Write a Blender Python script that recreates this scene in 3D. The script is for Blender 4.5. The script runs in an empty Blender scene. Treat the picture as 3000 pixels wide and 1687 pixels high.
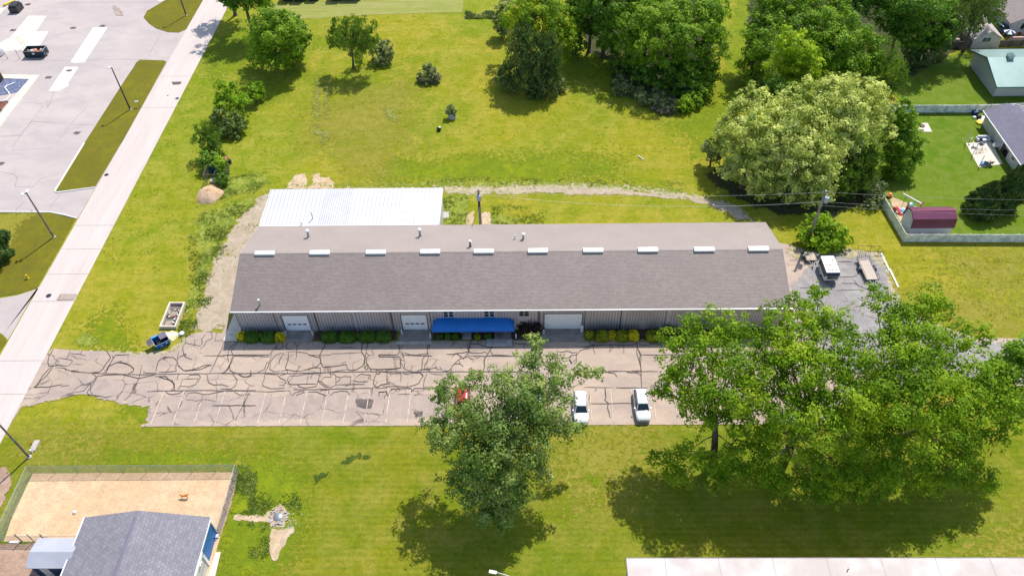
import bpy, math, random
import numpy as np
from mathutils import Vector, Matrix
sc = bpy.context.scene
# ---------------------------------------------------------------- camera
cam = bpy.data.cameras.new('camera'); cam.lens = 27.1973; cam.sensor_width = 36; cam.clip_start = .5; cam.clip_end = 3000
co = bpy.data.objects.new('camera', cam); sc.collection.objects.link(co); sc.camera = co
RR = [[0.999796, 0.007536, -0.018762], [0.007154, 0.736062, 0.676876], [0.018911, -0.676872, 0.735858]]
mw = Matrix([[RR[j][i] for j in range(3)] for i in range(3)]).to_4x4(); mw.translation = (0, 0, 83)
co.matrix_world = mw
# ---------------------------------------------------------------- sky and sun
w = bpy.data.worlds.new('World'); sc.world = w; w.use_nodes = True
nt = w.node_tree; bg = nt.nodes['Background']
sk = nt.nodes.new('ShaderNodeTexSky'); sk.sky_type = 'NISHITA'; sk.sun_disc = False
SUN = Vector((.33, .6, 1)).normalized()
sk.sun_elevation = math.asin(SUN.z); sk.sun_rotation = math.atan2(SUN.x, SUN.y)
nt.links.new(sk.outputs[0], bg.inputs[0]); bg.inputs[1].default_value = .14
sl = bpy.data.lights.new('sun', 'SUN'); sl.energy = 3.9; sl.angle = math.radians(.53); sl.color = (1, .95, .88)
so = bpy.data.objects.new('sun', sl); sc.collection.objects.link(so); so.rotation_euler = SUN.to_track_quat('Z', 'Y').to_euler()
so.location = (0, 60, 120)
sc.view_settings.view_transform = 'Standard'; sc.view_settings.look = 'None'
sc.view_settings.exposure = .42; sc.view_settings.gamma = 1; sc.view_settings.use_curve_mapping = False
sc.cycles.max_bounces = 6; sc.cycles.transparent_max_bounces = 12
# ---------------------------------------------------------------- materials
def N(t, typ, **k):
    n = t.nodes.new(typ)
    for a, v in k.items(): setattr(n, a, v)
    return n
def ins(t, sock, v):
    if isinstance(v, bpy.types.NodeSocket): t.links.new(v, sock)
    elif v is not None: sock.default_value = (*v, 1) if isinstance(v, tuple) and len(v) == 3 and sock.type == 'RGBA' else v
def mathn(t, op, a, b=0, c=None, clamp=False):
    n = N(t, 'ShaderNodeMath', operation=op, use_clamp=clamp); ins(t, n.inputs[0], a); ins(t, n.inputs[1], b)
    if c is not None: ins(t, n.inputs[2], c)
    return n.outputs[0]
def mixc(t, f, a, b, bt='MIX'):
    n = N(t, 'ShaderNodeMix', data_type='RGBA', blend_type=bt); ins(t, n.inputs[0], f); ins(t, n.inputs[6], a); ins(t, n.inputs[7], b); return n.outputs[2]
def pos(t, local=False):
    if local: return N(t, 'ShaderNodeTexCoord').outputs['Object']
    return N(t, 'ShaderNodeNewGeometry').outputs['Position']
def vmul(t, v, s):
    n = N(t, 'ShaderNodeVectorMath', operation='MULTIPLY'); ins(t, n.inputs[0], v); n.inputs[1].default_value = s; return n.outputs[0]
def noise(t, v, scale, detail=4, rough=.55, dist=0):
    n = N(t, 'ShaderNodeTexNoise'); ins(t, n.inputs['Vector'], v); n.inputs['Scale'].default_value = scale
    n.inputs['Detail'].default_value = detail; n.inputs['Roughness'].default_value = rough; n.inputs['Distortion'].default_value = dist
    return n.outputs['Fac']
def ss(t, v, a, b):
    n = N(t, 'ShaderNodeMapRange', interpolation_type='SMOOTHSTEP'); ins(t, n.inputs[0], v)
    n.inputs[1].default_value = a; n.inputs[2].default_value = b; return n.outputs[0]
def newmat(name):
    m = bpy.data.materials.new(name); m.use_nodes = True; return m, m.node_tree, m.node_tree.nodes['Principled BSDF']
def bump(t, bs, hgt, st, dist=.05):
    b = N(t, 'ShaderNodeBump'); b.inputs['Strength'].default_value = st; b.inputs['Distance'].default_value = dist
    ins(t, b.inputs['Height'], hgt); t.links.new(b.outputs[0], bs.inputs['Normal'])
def mat(name, c, var=.12, scale=3., rough=.7, metal=0, spec=.4, c2=None, fine=25., bmp=0, trans=0, emit=None):
    """plain surface: base colour wandering to c2 (or a shade of c) on two scales of noise"""
    m, t, b = newmat(name); p = pos(t)
    if c2 is None: c2 = tuple(x*(1-2.2*var) for x in c)
    f = ss(t, noise(t, p, scale, 5), .38, .68)
    col = mixc(t, f, c, c2)
    g = noise(t, p, fine, 3)
    col = mixc(t, mathn(t, 'MULTIPLY', ss(t, g, .35, .7), var), col, tuple(x*.55 for x in c))
    ins(t, b.inputs['Base Color'], col); b.inputs['Roughness'].default_value = rough
    b.inputs['Metallic'].default_value = metal; b.inputs['Specular IOR Level'].default_value = spec
    if bmp: bump(t, b, noise(t, p, fine, 4), bmp)
    return m
def alpha_edge(t, b, m, amp=.6, scale=1.2, hole=0):
    """ragged edge: the mesh carries its distance from the outline in 'edge'"""
    a = N(t, 'ShaderNodeAttribute', attribute_name='edge').outputs['Fac']; p = pos(t)
    n = mathn(t, 'ADD', mathn(t, 'MULTIPLY', mathn(t, 'SUBTRACT', noise(t, p, scale, 6, .7), .5), amp*2), a)
    if hole: n = mathn(t, 'SUBTRACT', n, mathn(t, 'MULTIPLY', ss(t, noise(t, p, scale*.35, 3), .5, .75), hole))
    al = mathn(t, 'GREATER_THAN', n, .5)
    ins(t, b.inputs['Alpha'], al)
def ground_mat(name, cols, scales=(.06, .5, 4.), ragged=None, bmp=.3, stretch=(1, 1, 1), rough=.95, mow=None, speck=.35):
    """three colours blended on three scales + fine dark specks"""
    m, t, b = newmat(name); p = vmul(t, pos(t), stretch)
    f1 = ss(t, noise(t, p, scales[0], 5, .6, .6), .36, .64); f2 = ss(t, noise(t, p, scales[1], 6, .65, .4), .35, .68)
    col = mixc(t, f1, cols[0], cols[1]); col = mixc(t, mathn(t, 'MULTIPLY', f2, .75), col, cols[2])
    f3 = ss(t, noise(t, p, scales[2], 5, .7), .42, .7)
    dark = mixc(t, 1., col, (.45, .5, .5), 'MULTIPLY')
    col = mixc(t, mathn(t, 'MULTIPLY', f3, speck), col, dark)
    f4 = ss(t, noise(t, p, scales[2]*2.3, 3, .6), .56, .74)
    col = mixc(t, mathn(t, 'MULTIPLY', f4, speck*.8), col, mixc(t, 1., col, (1.7, 1.55, 1.6), 'MULTIPLY'))
    if mow:
        sn = ss(t, noise(t, vmul(t, pos(t), (.07, .75, 1)), 1., 6, .62, .5), .38, .66)
        col = mixc(t, mathn(t, 'MULTIPLY', sn, .65), col, mixc(t, 1., col, (1.28, 1.12, 1.5), 'MULTIPLY'))
        hu = ss(t, noise(t, pos(t), .022, 4, .55), .4, .62); col = mixc(t, mathn(t, 'MULTIPLY', hu, .6), col, mixc(t, 1., col, (.72, .95, .8), 'MULTIPLY'))
        fg = ss(t, noise(t, vmul(t, pos(t), (1, 1.5, 1)), 1.1, 8, .78, .3), .44, .60); col = mixc(t, mathn(t, 'MULTIPLY', fg, .6), col, mixc(t, 1., col, (.60, .74, .6), 'MULTIPLY'))
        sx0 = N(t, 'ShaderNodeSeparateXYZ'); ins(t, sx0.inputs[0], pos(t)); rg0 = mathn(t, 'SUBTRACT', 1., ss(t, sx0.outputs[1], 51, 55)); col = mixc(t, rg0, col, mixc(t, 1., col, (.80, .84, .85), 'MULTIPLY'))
        wv = N(t, 'ShaderNodeTexWave', wave_type='BANDS', bands_direction='Y'); ins(t, wv.inputs[0], pos(t))
        wv.inputs['Scale'].default_value = mow[0]; wv.inputs['Distortion'].default_value = 1.2; wv.inputs['Detail'].default_value = 3; wv.inputs['Detail Scale'].default_value = .6
        sx = N(t, 'ShaderNodeSeparateXYZ'); ins(t, sx.inputs[0], pos(t))
        reg = mathn(t, 'SUBTRACT', 1., ss(t, sx.outputs[1], 50, 56))
        col = mixc(t, mathn(t, 'MULTIPLY', mathn(t, 'MULTIPLY', wv.outputs['Fac'], mow[1]), reg), col, mixc(t, 1., col, (.72, .80, .62), 'MULTIPLY'))
        tr = mathn(t, 'MULTIPLY', ss(t, noise(t, vmul(t, pos(t), (.12, 1.6, 1)), 1., 4), .6, .72), reg)
        col = mixc(t, mathn(t, 'MULTIPLY', tr, .3), col, (.26, .22, .045))
    ins(t, b.inputs['Base Color'], col); b.inputs['Roughness'].default_value = rough; b.inputs['Specular IOR Level'].default_value = .15
    bump(t, b, noise(t, p, scales[2]*1.6, 6, .7), bmp, .12)
    if ragged: alpha_edge(t, b, m, *ragged)
    return m
def rib_mat(name, c, axis='X', freq=2.5, depth=.35, rough=.45, metal=.2, c2=None):
    m, t, b = newmat(name); p = pos(t)
    wv = N(t, 'ShaderNodeTexWave', wave_type='BANDS', bands_direction=axis); ins(t, wv.inputs[0], p); wv.inputs['Scale'].default_value = freq
    r = ss(t, wv.outputs['Fac'], .86, .99)
    f = ss(t, noise(t, p, .35, 4), .4, .65)
    col = mixc(t, f, c, c2 or tuple(x*.9 for x in c))
    col = mixc(t, mathn(t, 'MULTIPLY', r, depth), col, tuple(x*.45 for x in c))
    ins(t, b.inputs['Base Color'], col); b.inputs['Roughness'].default_value = rough; b.inputs['Metallic'].default_value = metal
    bump(t, b, wv.outputs['Fac'], .25, .04); return m
def shingle_mat(name, c, c2, row=.2, brick=.5, rot=False, slope=1., rough=.75, contrast=.5):
    m, t, b = newmat(name); sx = N(t, 'ShaderNodeSeparateXYZ'); ins(t, sx.inputs[0], pos(t))
    cb = N(t, 'ShaderNodeCombineXYZ')
    a, d = (sx.outputs[1], sx.outputs[0]) if rot else (sx.outputs[0], sx.outputs[1])
    t.links.new(a, cb.inputs[0]); ins(t, cb.inputs[1], mathn(t, 'MULTIPLY', d, slope))
    br = N(t, 'ShaderNodeTexBrick'); ins(t, br.inputs['Vector'], cb.outputs[0]); br.inputs['Scale'].default_value = 1
    br.inputs['Brick Width'].default_value = brick; br.inputs['Row Height'].default_value = row; br.inputs['Mortar Size'].default_value = .022; br.inputs['Mortar Smooth'].default_value = .6
    br.inputs['Color1'].default_value = (*c, 1); br.inputs['Color2'].default_value = (*c2, 1); br.inputs['Mortar'].default_value = (*[x*contrast for x in c], 1); br.inputs['Bias'].default_value = 0
    f = ss(t, noise(t, pos(t), .25, 5, .6), .35, .7)
    col = mixc(t, mathn(t, 'MULTIPLY', f, .35), br.outputs['Color'], tuple(x*.78 for x in c))
    g = ss(t, noise(t, vmul(t, pos(t), (1, 1, 1)), 5., 4, .7), .5, .8)
    col = mixc(t, mathn(t, 'MULTIPLY', g, .4), col, tuple(min(1, x*1.6) for x in c))
    ins(t, b.inputs['Base Color'], col); b.inputs['Roughness'].default_value = rough; b.inputs['Specular IOR Level'].default_value = .5
    bump(t, b, br.outputs['Fac'], -.35, .02); return m
def leaf_mat(name, c1, c2, c3, patch=.35, tl=.35, rough=.5):
    """c1 dark, c2 mid, c3 light leaf colours; 'rnd' varies per leaf, noise varies per bough"""
    m, t, b = newmat(name); a = N(t, 'ShaderNodeAttribute', attribute_name='rnd').outputs['Fac']
    f = mathn(t, 'ADD', mathn(t, 'MULTIPLY', a, .6), mathn(t, 'MULTIPLY', ss(t, noise(t, pos(t), patch, 3), .35, .65), .4))
    r = N(t, 'ShaderNodeValToRGB'); ins(t, r.inputs[0], f); e = r.color_ramp.elements
    e[0].color = (*c1, 1); e[0].position = .1; e[1].color = (*c3, 1); e[1].position = .95
    q = e.new(.5); q.color = (*c2, 1)
    ins(t, b.inputs['Base Color'], r.outputs[0]); b.inputs['Roughness'].default_value = rough+.1; b.inputs['Specular IOR Level'].default_value = .18
    tr = N(t, 'ShaderNodeBsdfTranslucent'); ins(t, tr.inputs[0], mixc(t, 1., r.outputs[0], (1.5, 1.6, .6), 'MULTIPLY'))
    mx = N(t, 'ShaderNodeMixShader'); mx.inputs[0].default_value = tl
    t.links.new(b.outputs[0], mx.inputs[1]); t.links.new(tr.outputs[0], mx.inputs[2])
    t.links.new(mx.outputs[0], t.nodes['Material Output'].inputs[0]); return m
# ---------------------------------------------------------------- mesh helper
class MB:
    def __init__(s): s.v = []; s.f = []; s.m = []; s.sm = []
    def add(s, vs, fs, mi=0, smooth=False):
        o = len(s.v); s.v += [tuple(map(float, q)) for q in vs]
        for f in fs: s.f.append([o+i for i in f]); s.m.append(mi); s.sm.append(smooth)
        return s
    def box(s, a, b, mi=0, rot=0, piv=None):
        x0, y0, z0 = a; x1, y1, z1 = b
        vs = [(x, y, z) for z in (z0, z1) for x, y in ((x0, y0), (x1, y0), (x1, y1), (x0, y1))]
        if rot:
            px, py = piv or ((x0+x1)/2, (y0+y1)/2); c, n = math.cos(rot), math.sin(rot)
            vs = [(px+(x-px)*c-(y-py)*n, py+(x-px)*n+(y-py)*c, z) for x, y, z in vs]
        return s.add(vs, [(3, 2, 1, 0), (4, 5, 6, 7), (0, 1, 5, 4), (1, 2, 6, 5), (2, 3, 7, 6), (3, 0, 4, 7)], mi)
    def prism(s, p, z0, z1, mi=0):
        n = len(p); ar = sum(p[i][0]*p[(i+1) % n][1]-p[(i+1) % n][0]*p[i][1] for i in range(n))
        if ar < 0: p = p[::-1]
        vs = [(x, y, z0) for x, y in p]+[(x, y, z1) for x, y in p]
        return s.add(vs, [list(range(n, 2*n)), list(range(n))[::-1]]+[(i, (i+1) % n, n+(i+1) % n, n+i) for i in range(n)], mi)
    def sheet(s, p, z, mi=0):
        n = len(p); ar = sum(p[i][0]*p[(i+1) % n][1]-p[(i+1) % n][0]*p[i][1] for i in range(n))
        if ar < 0: p = p[::-1]
        return s.add([(x, y, z) for x, y in p], [list(range(n))], mi)
    def loft(s, rings, mi=0, smooth=False, cap=True, closed=True):
        n = len(rings[0]); o = []; fs = []
        for r in rings: o += r
        for k in range(len(rings)-1):
            for i in range(n if closed else n-1):
                j = (i+1) % n; fs.append((k*n+i, k*n+j, (k+1)*n+j, (k+1)*n+i))
        s.add(o, fs, mi, smooth)
        if cap:
            s.add(rings[0], [list(range(n))[::-1]], mi); s.add(rings[-1], [list(range(n))], mi)
        return s
    def tube(s, pts, rad, n=6, mi=0, smooth=True, cap=True):
        pts = [Vector(p) for p in pts]; rr = rad if isinstance(rad, (list, tuple)) else [rad]*len(pts); rings = []
        for i, p in enumerate(pts):
            d = (pts[min(i+1, len(pts)-1)]-pts[max(i-1, 0)]).normalized()
            a = d.cross(Vector((0, 0, 1)) if abs(d.z) < .95 else Vector((1, 0, 0))).normalized(); b2 = d.cross(a)
            rings.append([tuple(p+(a*math.cos(2*math.pi*k/n)+b2*math.sin(2*math.pi*k/n))*rr[i]) for k in range(n)])
        return s.loft(rings, mi, smooth, cap)
    def lathe(s, cx, cy, prof, n=14, mi=0, smooth=True):
        rings = [[(cx+r*math.cos(2*math.pi*k/n), cy+r*math.sin(2*math.pi*k/n), z) for k in range(n)] for r, z in prof]
        return s.loft(rings, mi, smooth)
    def ribbon(s, pts, wd, z, mi=0):
        P = [Vector(p[:2]) for p in pts]; L = []; Rr = []
        for i, p in enumerate(P):
            d = (P[min(i+1, len(P)-1)]-P[max(i-1, 0)])
            if d.length < 1e-6: d = Vector((1, 0))
            d.normalize(); q = Vector((-d.y, d.x))*wd/2*(1 if 0 < i < len(P)-1 else .6)
            L.append((*(p+q), z)); Rr.append((*(p-q), z))
        n = len(P); return s.add(L+Rr, [(n+i, n+i+1, i+1, i) for i in range(n-1)], mi)
    def build(s, name, mats, parent=None, world=True, origin=None):
        me = bpy.data.meshes.new(name); off = (0, 0, 0); o = bpy.data.objects.new(name, me)
        if parent is not None:
            o.parent = parent
            if world:
                q = parent; off = Vector((0, 0, 0))
                while q is not None: off = off+q.location; q = q.parent
        elif world:
            a = np.array(s.v); off = origin or (float((a[:, 0].min()+a[:, 0].max())/2), float((a[:, 1].min()+a[:, 1].max())/2), float(a[:, 2].min())); o.location = off
        me.from_pydata([(x-off[0], y-off[1], z-off[2]) for x, y, z in s.v], [], s.f)
        for m in (mats if isinstance(mats, (list, tuple)) else [mats]): me.materials.append(m)
        me.polygons.foreach_set('material_index', s.m); me.polygons.foreach_set('use_smooth', s.sm); me.update()
        sc.collection.objects.link(o); return o
def tag(o, label=None, cat=None, group=None, kind=None):
    if label: o['label'] = label
    if cat: o['category'] = cat
    if group: o['group'] = group
    if kind: o['kind'] = kind
    return o
def empty(name, loc, label, cat, group=None, rz=0):
    o = bpy.data.objects.new(name, None); sc.collection.objects.link(o); o.location = loc; o.rotation_euler = (0, 0, rz); o.empty_display_size = .3
    return tag(o, label, cat, group)
def copy_thing(src, loc, label, rz=0, group=None, scale=None):
    def rec(o, par):
        c = o.copy(); sc.collection.objects.link(c); c.parent = par
        for ch in list(o.children): rec(ch, c)
        return c
    c = rec(src, None); c.location = loc; c.rotation_euler = (0, 0, rz); c['label'] = label
    if group: c['group'] = group
    if scale: c.scale = (scale,)*3
    return c
def structure(name, mb, m, label=None): return tag(mb.build(name, m), label, None, None, 'structure')
# ragged ground patch on a grid with an 'edge' attribute
def sdist(P, poly):
    A = np.array(poly, float); B = np.roll(A, -1, 0); d = np.full(len(P), 1e9); ins_ = np.zeros(len(P), bool)
    for a, b2 in zip(A, B):
        e = b2-a; q = P-a; h = np.clip((q@e)/max(e@e, 1e-9), 0, 1); d = np.minimum(d, np.hypot(*(q-h[:, None]*e).T))
        c = (a[1] > P[:, 1]) != (b2[1] > P[:, 1])
        with np.errstate(divide='ignore', invalid='ignore'): xx = (b2[0]-a[0])*(P[:, 1]-a[1])/(b2[1]-a[1])+a[0]
        ins_ ^= c & (P[:, 0] < xx)
    return np.where(ins_, d, -d)
ZK = [0, 0]
def patch(name, poly, m, z, fade=.8, cell=None, label=None, kind='structure', cat=None):
    if z < .0125 and name != 'parking_lot': ZK[0] += 1; z = .003+.0013*ZK[0]
    elif z < .06: ZK[1] += 1; z = .062+.0011*ZK[1]
    A = np.array(poly, float); x0, y0 = A.min(0)-fade; x1, y1 = A.max(0)+fade
    cell = cell or max(.25, min(2., max(x1-x0, y1-y0)/90)); nx = int((x1-x0)/cell)+2; ny = int((y1-y0)/cell)+2
    gx, gy = np.meshgrid(x0+np.arange(nx)*cell, y0+np.arange(ny)*cell); P = np.c_[gx.ravel(), gy.ravel()]
    e = np.clip(.5+sdist(P, poly)/(2*fade), 0, 1)
    idx = np.arange(nx*ny).reshape(ny, nx); q = np.stack([idx[:-1, :-1], idx[:-1, 1:], idx[1:, 1:], idx[1:, :-1]], -1).reshape(-1, 4)
    q = q[e[q].max(1) > .02]; used, inv = np.unique(q, return_inverse=True); q = inv.reshape(-1, 4)
    c = P[used].mean(0); me = bpy.data.meshes.new(name)
    me.from_pydata(np.c_[P[used]-c, np.zeros(len(used))].tolist(), [], q.tolist())
    at = me.attributes.new('edge', 'FLOAT', 'POINT'); at.data.foreach_set('value', e[used].astype(np.float32))
    me.materials.append(m); o = bpy.data.objects.new(name, me); o.location = (c[0], c[1], z); sc.collection.objects.link(o)
    return tag(o, label, cat, None, kind)
# ---------------------------------------------------------------- foliage
def leaf_arrays(lobes, size, k, rng, clump=.3, up=.5, shell=.45, elong=1., droop=0., spread=1.):
    """leaves sit on the skins of many small tufts spread through each lobe, so every bough has a lit and a shaded side"""
    C = []; NR = []; RN = []
    for (x, y, z, r, *rz) in lobes:
        rzz = rz[0] if rz else r*.85; rc = max(.38, r*clump*1.05)*spread
        nc = int(7+3.0*(r/rc)**2); n = max(60, int(3.6*k*r*r/size**2)); per = max(8, n//nc)
        d = rng.normal(size=(nc, 3)); d /= np.linalg.norm(d, axis=1)[:, None]
        cc = d*((shell+(1-shell)*rng.random(nc)**.8)*(1+.14*rng.normal(size=nc)))[:, None]*np.array([r, r, rzz])
        sc_ = rc*(.55+.75*rng.random(nc)); cr = rng.random(nc)
        w_ = np.repeat(np.arange(nc), np.maximum(6, (per*(sc_/sc_.mean())**2).astype(int))); n = len(w_)
        e = rng.normal(size=(n, 3))+d[w_]*.55+np.array([0, 0, .35]); e /= np.linalg.norm(e, axis=1)[:, None]
        off = e*(sc_[w_]*(.4+.6*rng.random(n)))[:, None]*np.array([1.1, 1.1, .8])
        st = rng.random(n) < .04; off[st] *= 1.6
        if droop: off[:, 2] = off[:, 2]*1.3-np.abs(rng.normal(size=n))*droop*sc_[w_]
        C.append(cc[w_]+off+np.array([x, y, z])); nn = e*.95+d[w_]*.25+rng.normal(size=(n, 3))*.42; nn[:, 2] += up*.7
        NR.append(nn/np.linalg.norm(nn, axis=1)[:, None]); RN.append(np.clip(.42*cr[w_]+.42*rng.random(n)+.16*rng.random(), 0, 1))
    C = np.concatenate(C); NRM = np.concatenate(NR); RN = np.concatenate(RN); keep = C[:, 2] > .08; C = C[keep]; NRM = NRM[keep]; RN = RN[keep]; n = len(C)
    t = np.cross(NRM, rng.normal(size=(n, 3))); t /= np.linalg.norm(t, axis=1)[:, None]
    if droop: t = t*.5+np.array([0, 0, -.8]); t /= np.linalg.norm(t, axis=1)[:, None]
    b2 = np.cross(NRM, t); s_ = size*(.5+1.*rng.random((n, 1)))
    t = t*s_*.62*elong; b2 = b2*s_*.45
    return np.stack([C-t, C+b2*.9-t*.1, C+t, C-b2*.9-t*.1], 1), RN
def leaf_mesh(name, V, m, rng, parent=None, off=(0, 0, 0)):
    V, RN = V if isinstance(V, tuple) else (V, rng.random(len(V)))
    n = len(V); me = bpy.data.meshes.new(name); V = (V-np.array(off)).reshape(-1, 3).astype(np.float32)
    me.vertices.add(n*4); me.vertices.foreach_set('co', V.ravel()); me.loops.add(n*4); me.loops.foreach_set('vertex_index', np.arange(n*4, dtype=np.int32))
    me.polygons.add(n); me.polygons.foreach_set('loop_start', np.arange(0, n*4, 4, dtype=np.int32)); me.polygons.foreach_set('loop_total', np.full(n, 4, dtype=np.int32))
    me.update(calc_edges=True); at = me.attributes.new('rnd', 'FLOAT', 'FACE'); at.data.foreach_set('value', RN.astype(np.float32))
    me.materials.append(m); o = bpy.data.objects.new(name, me); sc.collection.objects.link(o)
    if parent is not None: o.parent = parent
    return o
SEED = [7]
def limbs(base, r0, lobes, rng, fork=.3, twigs=5, hub=None):
    mb = MB(); bx, by = base; zt = max(l[2] for l in lobes); cx = np.mean([l[0] for l in lobes]); cy = np.mean([l[1] for l in lobes])
    F = Vector((bx+(cx-bx)*.25, by+(cy-by)*.25, zt*fork)); tp = Vector((bx+(cx-bx)*.6, by+(cy-by)*.6, zt*.72))
    mb.tube([(bx, by, -.1), (bx, by, .4), tuple(Vector((bx, by, 0)).lerp(F, .55)+Vector((.1*r0, .05, .1))), tuple(F), tuple(tp)], [r0*1.35, r0, r0*.85, r0*.72, r0*.28], 8)
    for l in lobes:
        T = Vector(l[:3]); s = F.lerp(tp, min(.9, max(0, (T.z/zt-.35)))) if T.z > F.z else Vector((bx, by, 0)).lerp(F, max(.25, min(.95, T.z/F.z*.7)))
        mid = s.lerp(T, .5)+Vector((rng.normal()*.5, rng.normal()*.5, .12*(T-s).length))*.8; rr = min(.2, r0*(.15+.03*l[3]))
        mb.tube([tuple(s), tuple(s.lerp(mid, .5)+Vector((0, 0, .05*l[3]))), tuple(mid), tuple(T)], [rr, rr*.8, rr*.6, rr*.25], 5)
        for _ in range(twigs):
            d = Vector(rng.normal(size=3)); d.z = abs(d.z)*.6; d.normalize(); st = mid.lerp(T, rng.random())
            e = st+d*l[3]*(.7+.4*rng.random()); q = st.lerp(e, .5)+Vector(rng.normal(size=3))*.12*l[3]
            mb.tube([tuple(st), tuple(q), tuple(e)], [rr*.3, rr*.2, rr*.07], 3)
    return mb
def tree(label, base, r0, lobes, lm, leaf=.34, k=8., group=None, droop=0, fork=.3, clump=.3, name='broadleaf_tree', up=.5, shell=.45, elong=1., twigs=5, bark=None, spread=1., cat='tree'):
    SEED[0] += 1; rng = np.random.default_rng(SEED[0])
    if group != 'big trees along the lower edge of the lot':
        lw = sorted(lobes, key=lambda l: l[2])[:max(2, len(lobes)//2)]; base = (float(np.mean([l[0] for l in lw])), float(np.mean([l[1] for l in lw])))
    root = empty(name, (base[0], base[1], 0), label, cat, group); o3 = (base[0], base[1], 0)
    limbs(base, r0, lobes, rng, fork, twigs).build('trunk', bark or M['bark'], root)
    leaf_mesh('crown', leaf_arrays(lobes, leaf, k, rng, clump, up, shell, elong, droop, spread), lm, rng, root, o3)
    return root
def bush(label, lobes, lm, leaf=.22, k=9., group=None, name='shrub', core=True, clump=.28, up=.45, shell=.6, cat='shrub', droop=0, elong=1.):
    SEED[0] += 1; rng = np.random.default_rng(SEED[0])
    bx = float(np.mean([l[0] for l in lobes])); by = float(np.mean([l[1] for l in lobes])); root = empty(name, (bx, by, 0), label, cat, group)
    mb = MB()
    for l in lobes:
        for _ in range(4):
            e = Vector((l[0]+rng.normal()*l[3]*.4, l[1]+rng.normal()*l[3]*.4, l[2]+l[3]*.5*rng.random()))
            mb.tube([(bx+(l[0]-bx)*.5, by+(l[1]-by)*.5, -.05), tuple(Vector((l[0], l[1], l[2]*.5))+Vector(rng.normal(size=3))*.12), tuple(e)], [.05, .035, .012], 4)
    mb.build('stem', M['bark'], root)
    leaf_mesh('foliage', leaf_arrays(lobes, leaf, k, rng, clump, up, shell, elong, droop), lm, rng, root, (bx, by, 0))
    return root
# ---------------------------------------------------------------- palette
M = {}
M['field'] = ground_mat('field_grass', [(0.256, 0.254, 0.010), (0.186, 0.228, 0.006), (0.355, 0.300, 0.039)], (.045, .30, 2.6), mow=(.42, .45), bmp=.35)
M['lush'] = ground_mat('lush_grass', [(0.164, 0.215, 0.008), (0.222, 0.264, 0.008), (0.116, 0.173, 0.008)], (.15, .8, 4.), ragged=(1.3, 1.6), bmp=.5)
M['darkg'] = ground_mat('dark_grass', [(.05, .085, .012), (.08, .12, .012), (.04, .07, .012)], (.3, 1.2, 4.), ragged=(1.2, 1.5), bmp=.6)
M['weeds'] = ground_mat('weedy_grass', [(0.112, 0.192, 0.010), (0.225, 0.275, 0.022), (0.356, 0.344, 0.082)], (.25, 1.1, 3.5), ragged=(1.5, 1.5), bmp=.7)
M['pale'] = ground_mat('pale_mown_grass', [(0.300, 0.307, 0.083), (0.247, 0.270, 0.053), (0.345, 0.330, 0.120)], (.1, .5, 2.), ragged=(.3, .3), stretch=(.15, 1.3, 1))
M['straw'] = ground_mat('straw_track', [(0.221, 0.224, 0.045), (0.254, 0.261, 0.070), (0.183, 0.194, 0.025)], (.3, 1.2, 4.), ragged=(1.5, 1.6), bmp=.3)
M['dry'] = ground_mat('dry_grass', [(.235, .215, .022), (.215, .21, .018), (.29, .26, .05)], (.12, .6, 3.), ragged=(1.5, 1.6), bmp=.3)
M['island'] = ground_mat('verge_grass', [(0.154, 0.139, 0.010), (0.190, 0.170, 0.011), (0.128, 0.125, 0.018)], (.12, .6, 3.), bmp=.3)
M['lawn'] = ground_mat('garden_lawn', [(0.090, 0.170, 0.004), (0.121, 0.189, 0.008), (0.172, 0.216, 0.032)], (.1, .5, 3.), ragged=(.2, .5))
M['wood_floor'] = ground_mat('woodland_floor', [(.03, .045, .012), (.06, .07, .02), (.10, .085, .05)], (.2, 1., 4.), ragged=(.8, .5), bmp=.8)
M['gravel'] = ground_mat('gravel', [(0.435, 0.348, 0.253), (0.519, 0.420, 0.323), (0.352, 0.293, 0.190)], (.3, 1.2, 5.), ragged=(1.0, 1.1, .5), bmp=.5)
M['gravel2'] = ground_mat('thin_gravel', [(0.458, 0.383, 0.265), (0.528, 0.442, 0.328), (0.282, 0.272, 0.094)], (.3, 1.2, 5.), ragged=(1.3, 1.3, .5), bmp=.5)
M['chips'] = ground_mat('wood_chips', [(0.570, 0.413, 0.250), (0.644, 0.499, 0.343), (0.442, 0.326, 0.208)], (.4, 1.6, 5.), ragged=(.6, 1.0, .2), bmp=.7)
M['sand'] = ground_mat('yard_sand', [(0.657, 0.445, 0.249), (0.732, 0.523, 0.316), (0.563, 0.377, 0.237)], (.15, .9, 3.2), bmp=.8, speck=.28)
M['soil'] = ground_mat('bare_soil', [(.40, .27, .19), (.48, .33, .24), (.33, .22, .15)], (.2, 1., 4.), ragged=(.6, .8), bmp=.8)
M['lot'] = ground_mat('worn_asphalt', [(0.421, 0.326, 0.257), (0.504, 0.389, 0.303), (0.351, 0.287, 0.244)], (.11, .35, 2.2), ragged=(.3, 1.4), stretch=(.5, 1, 1), bmp=.12, rough=.85, speck=.16)
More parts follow.
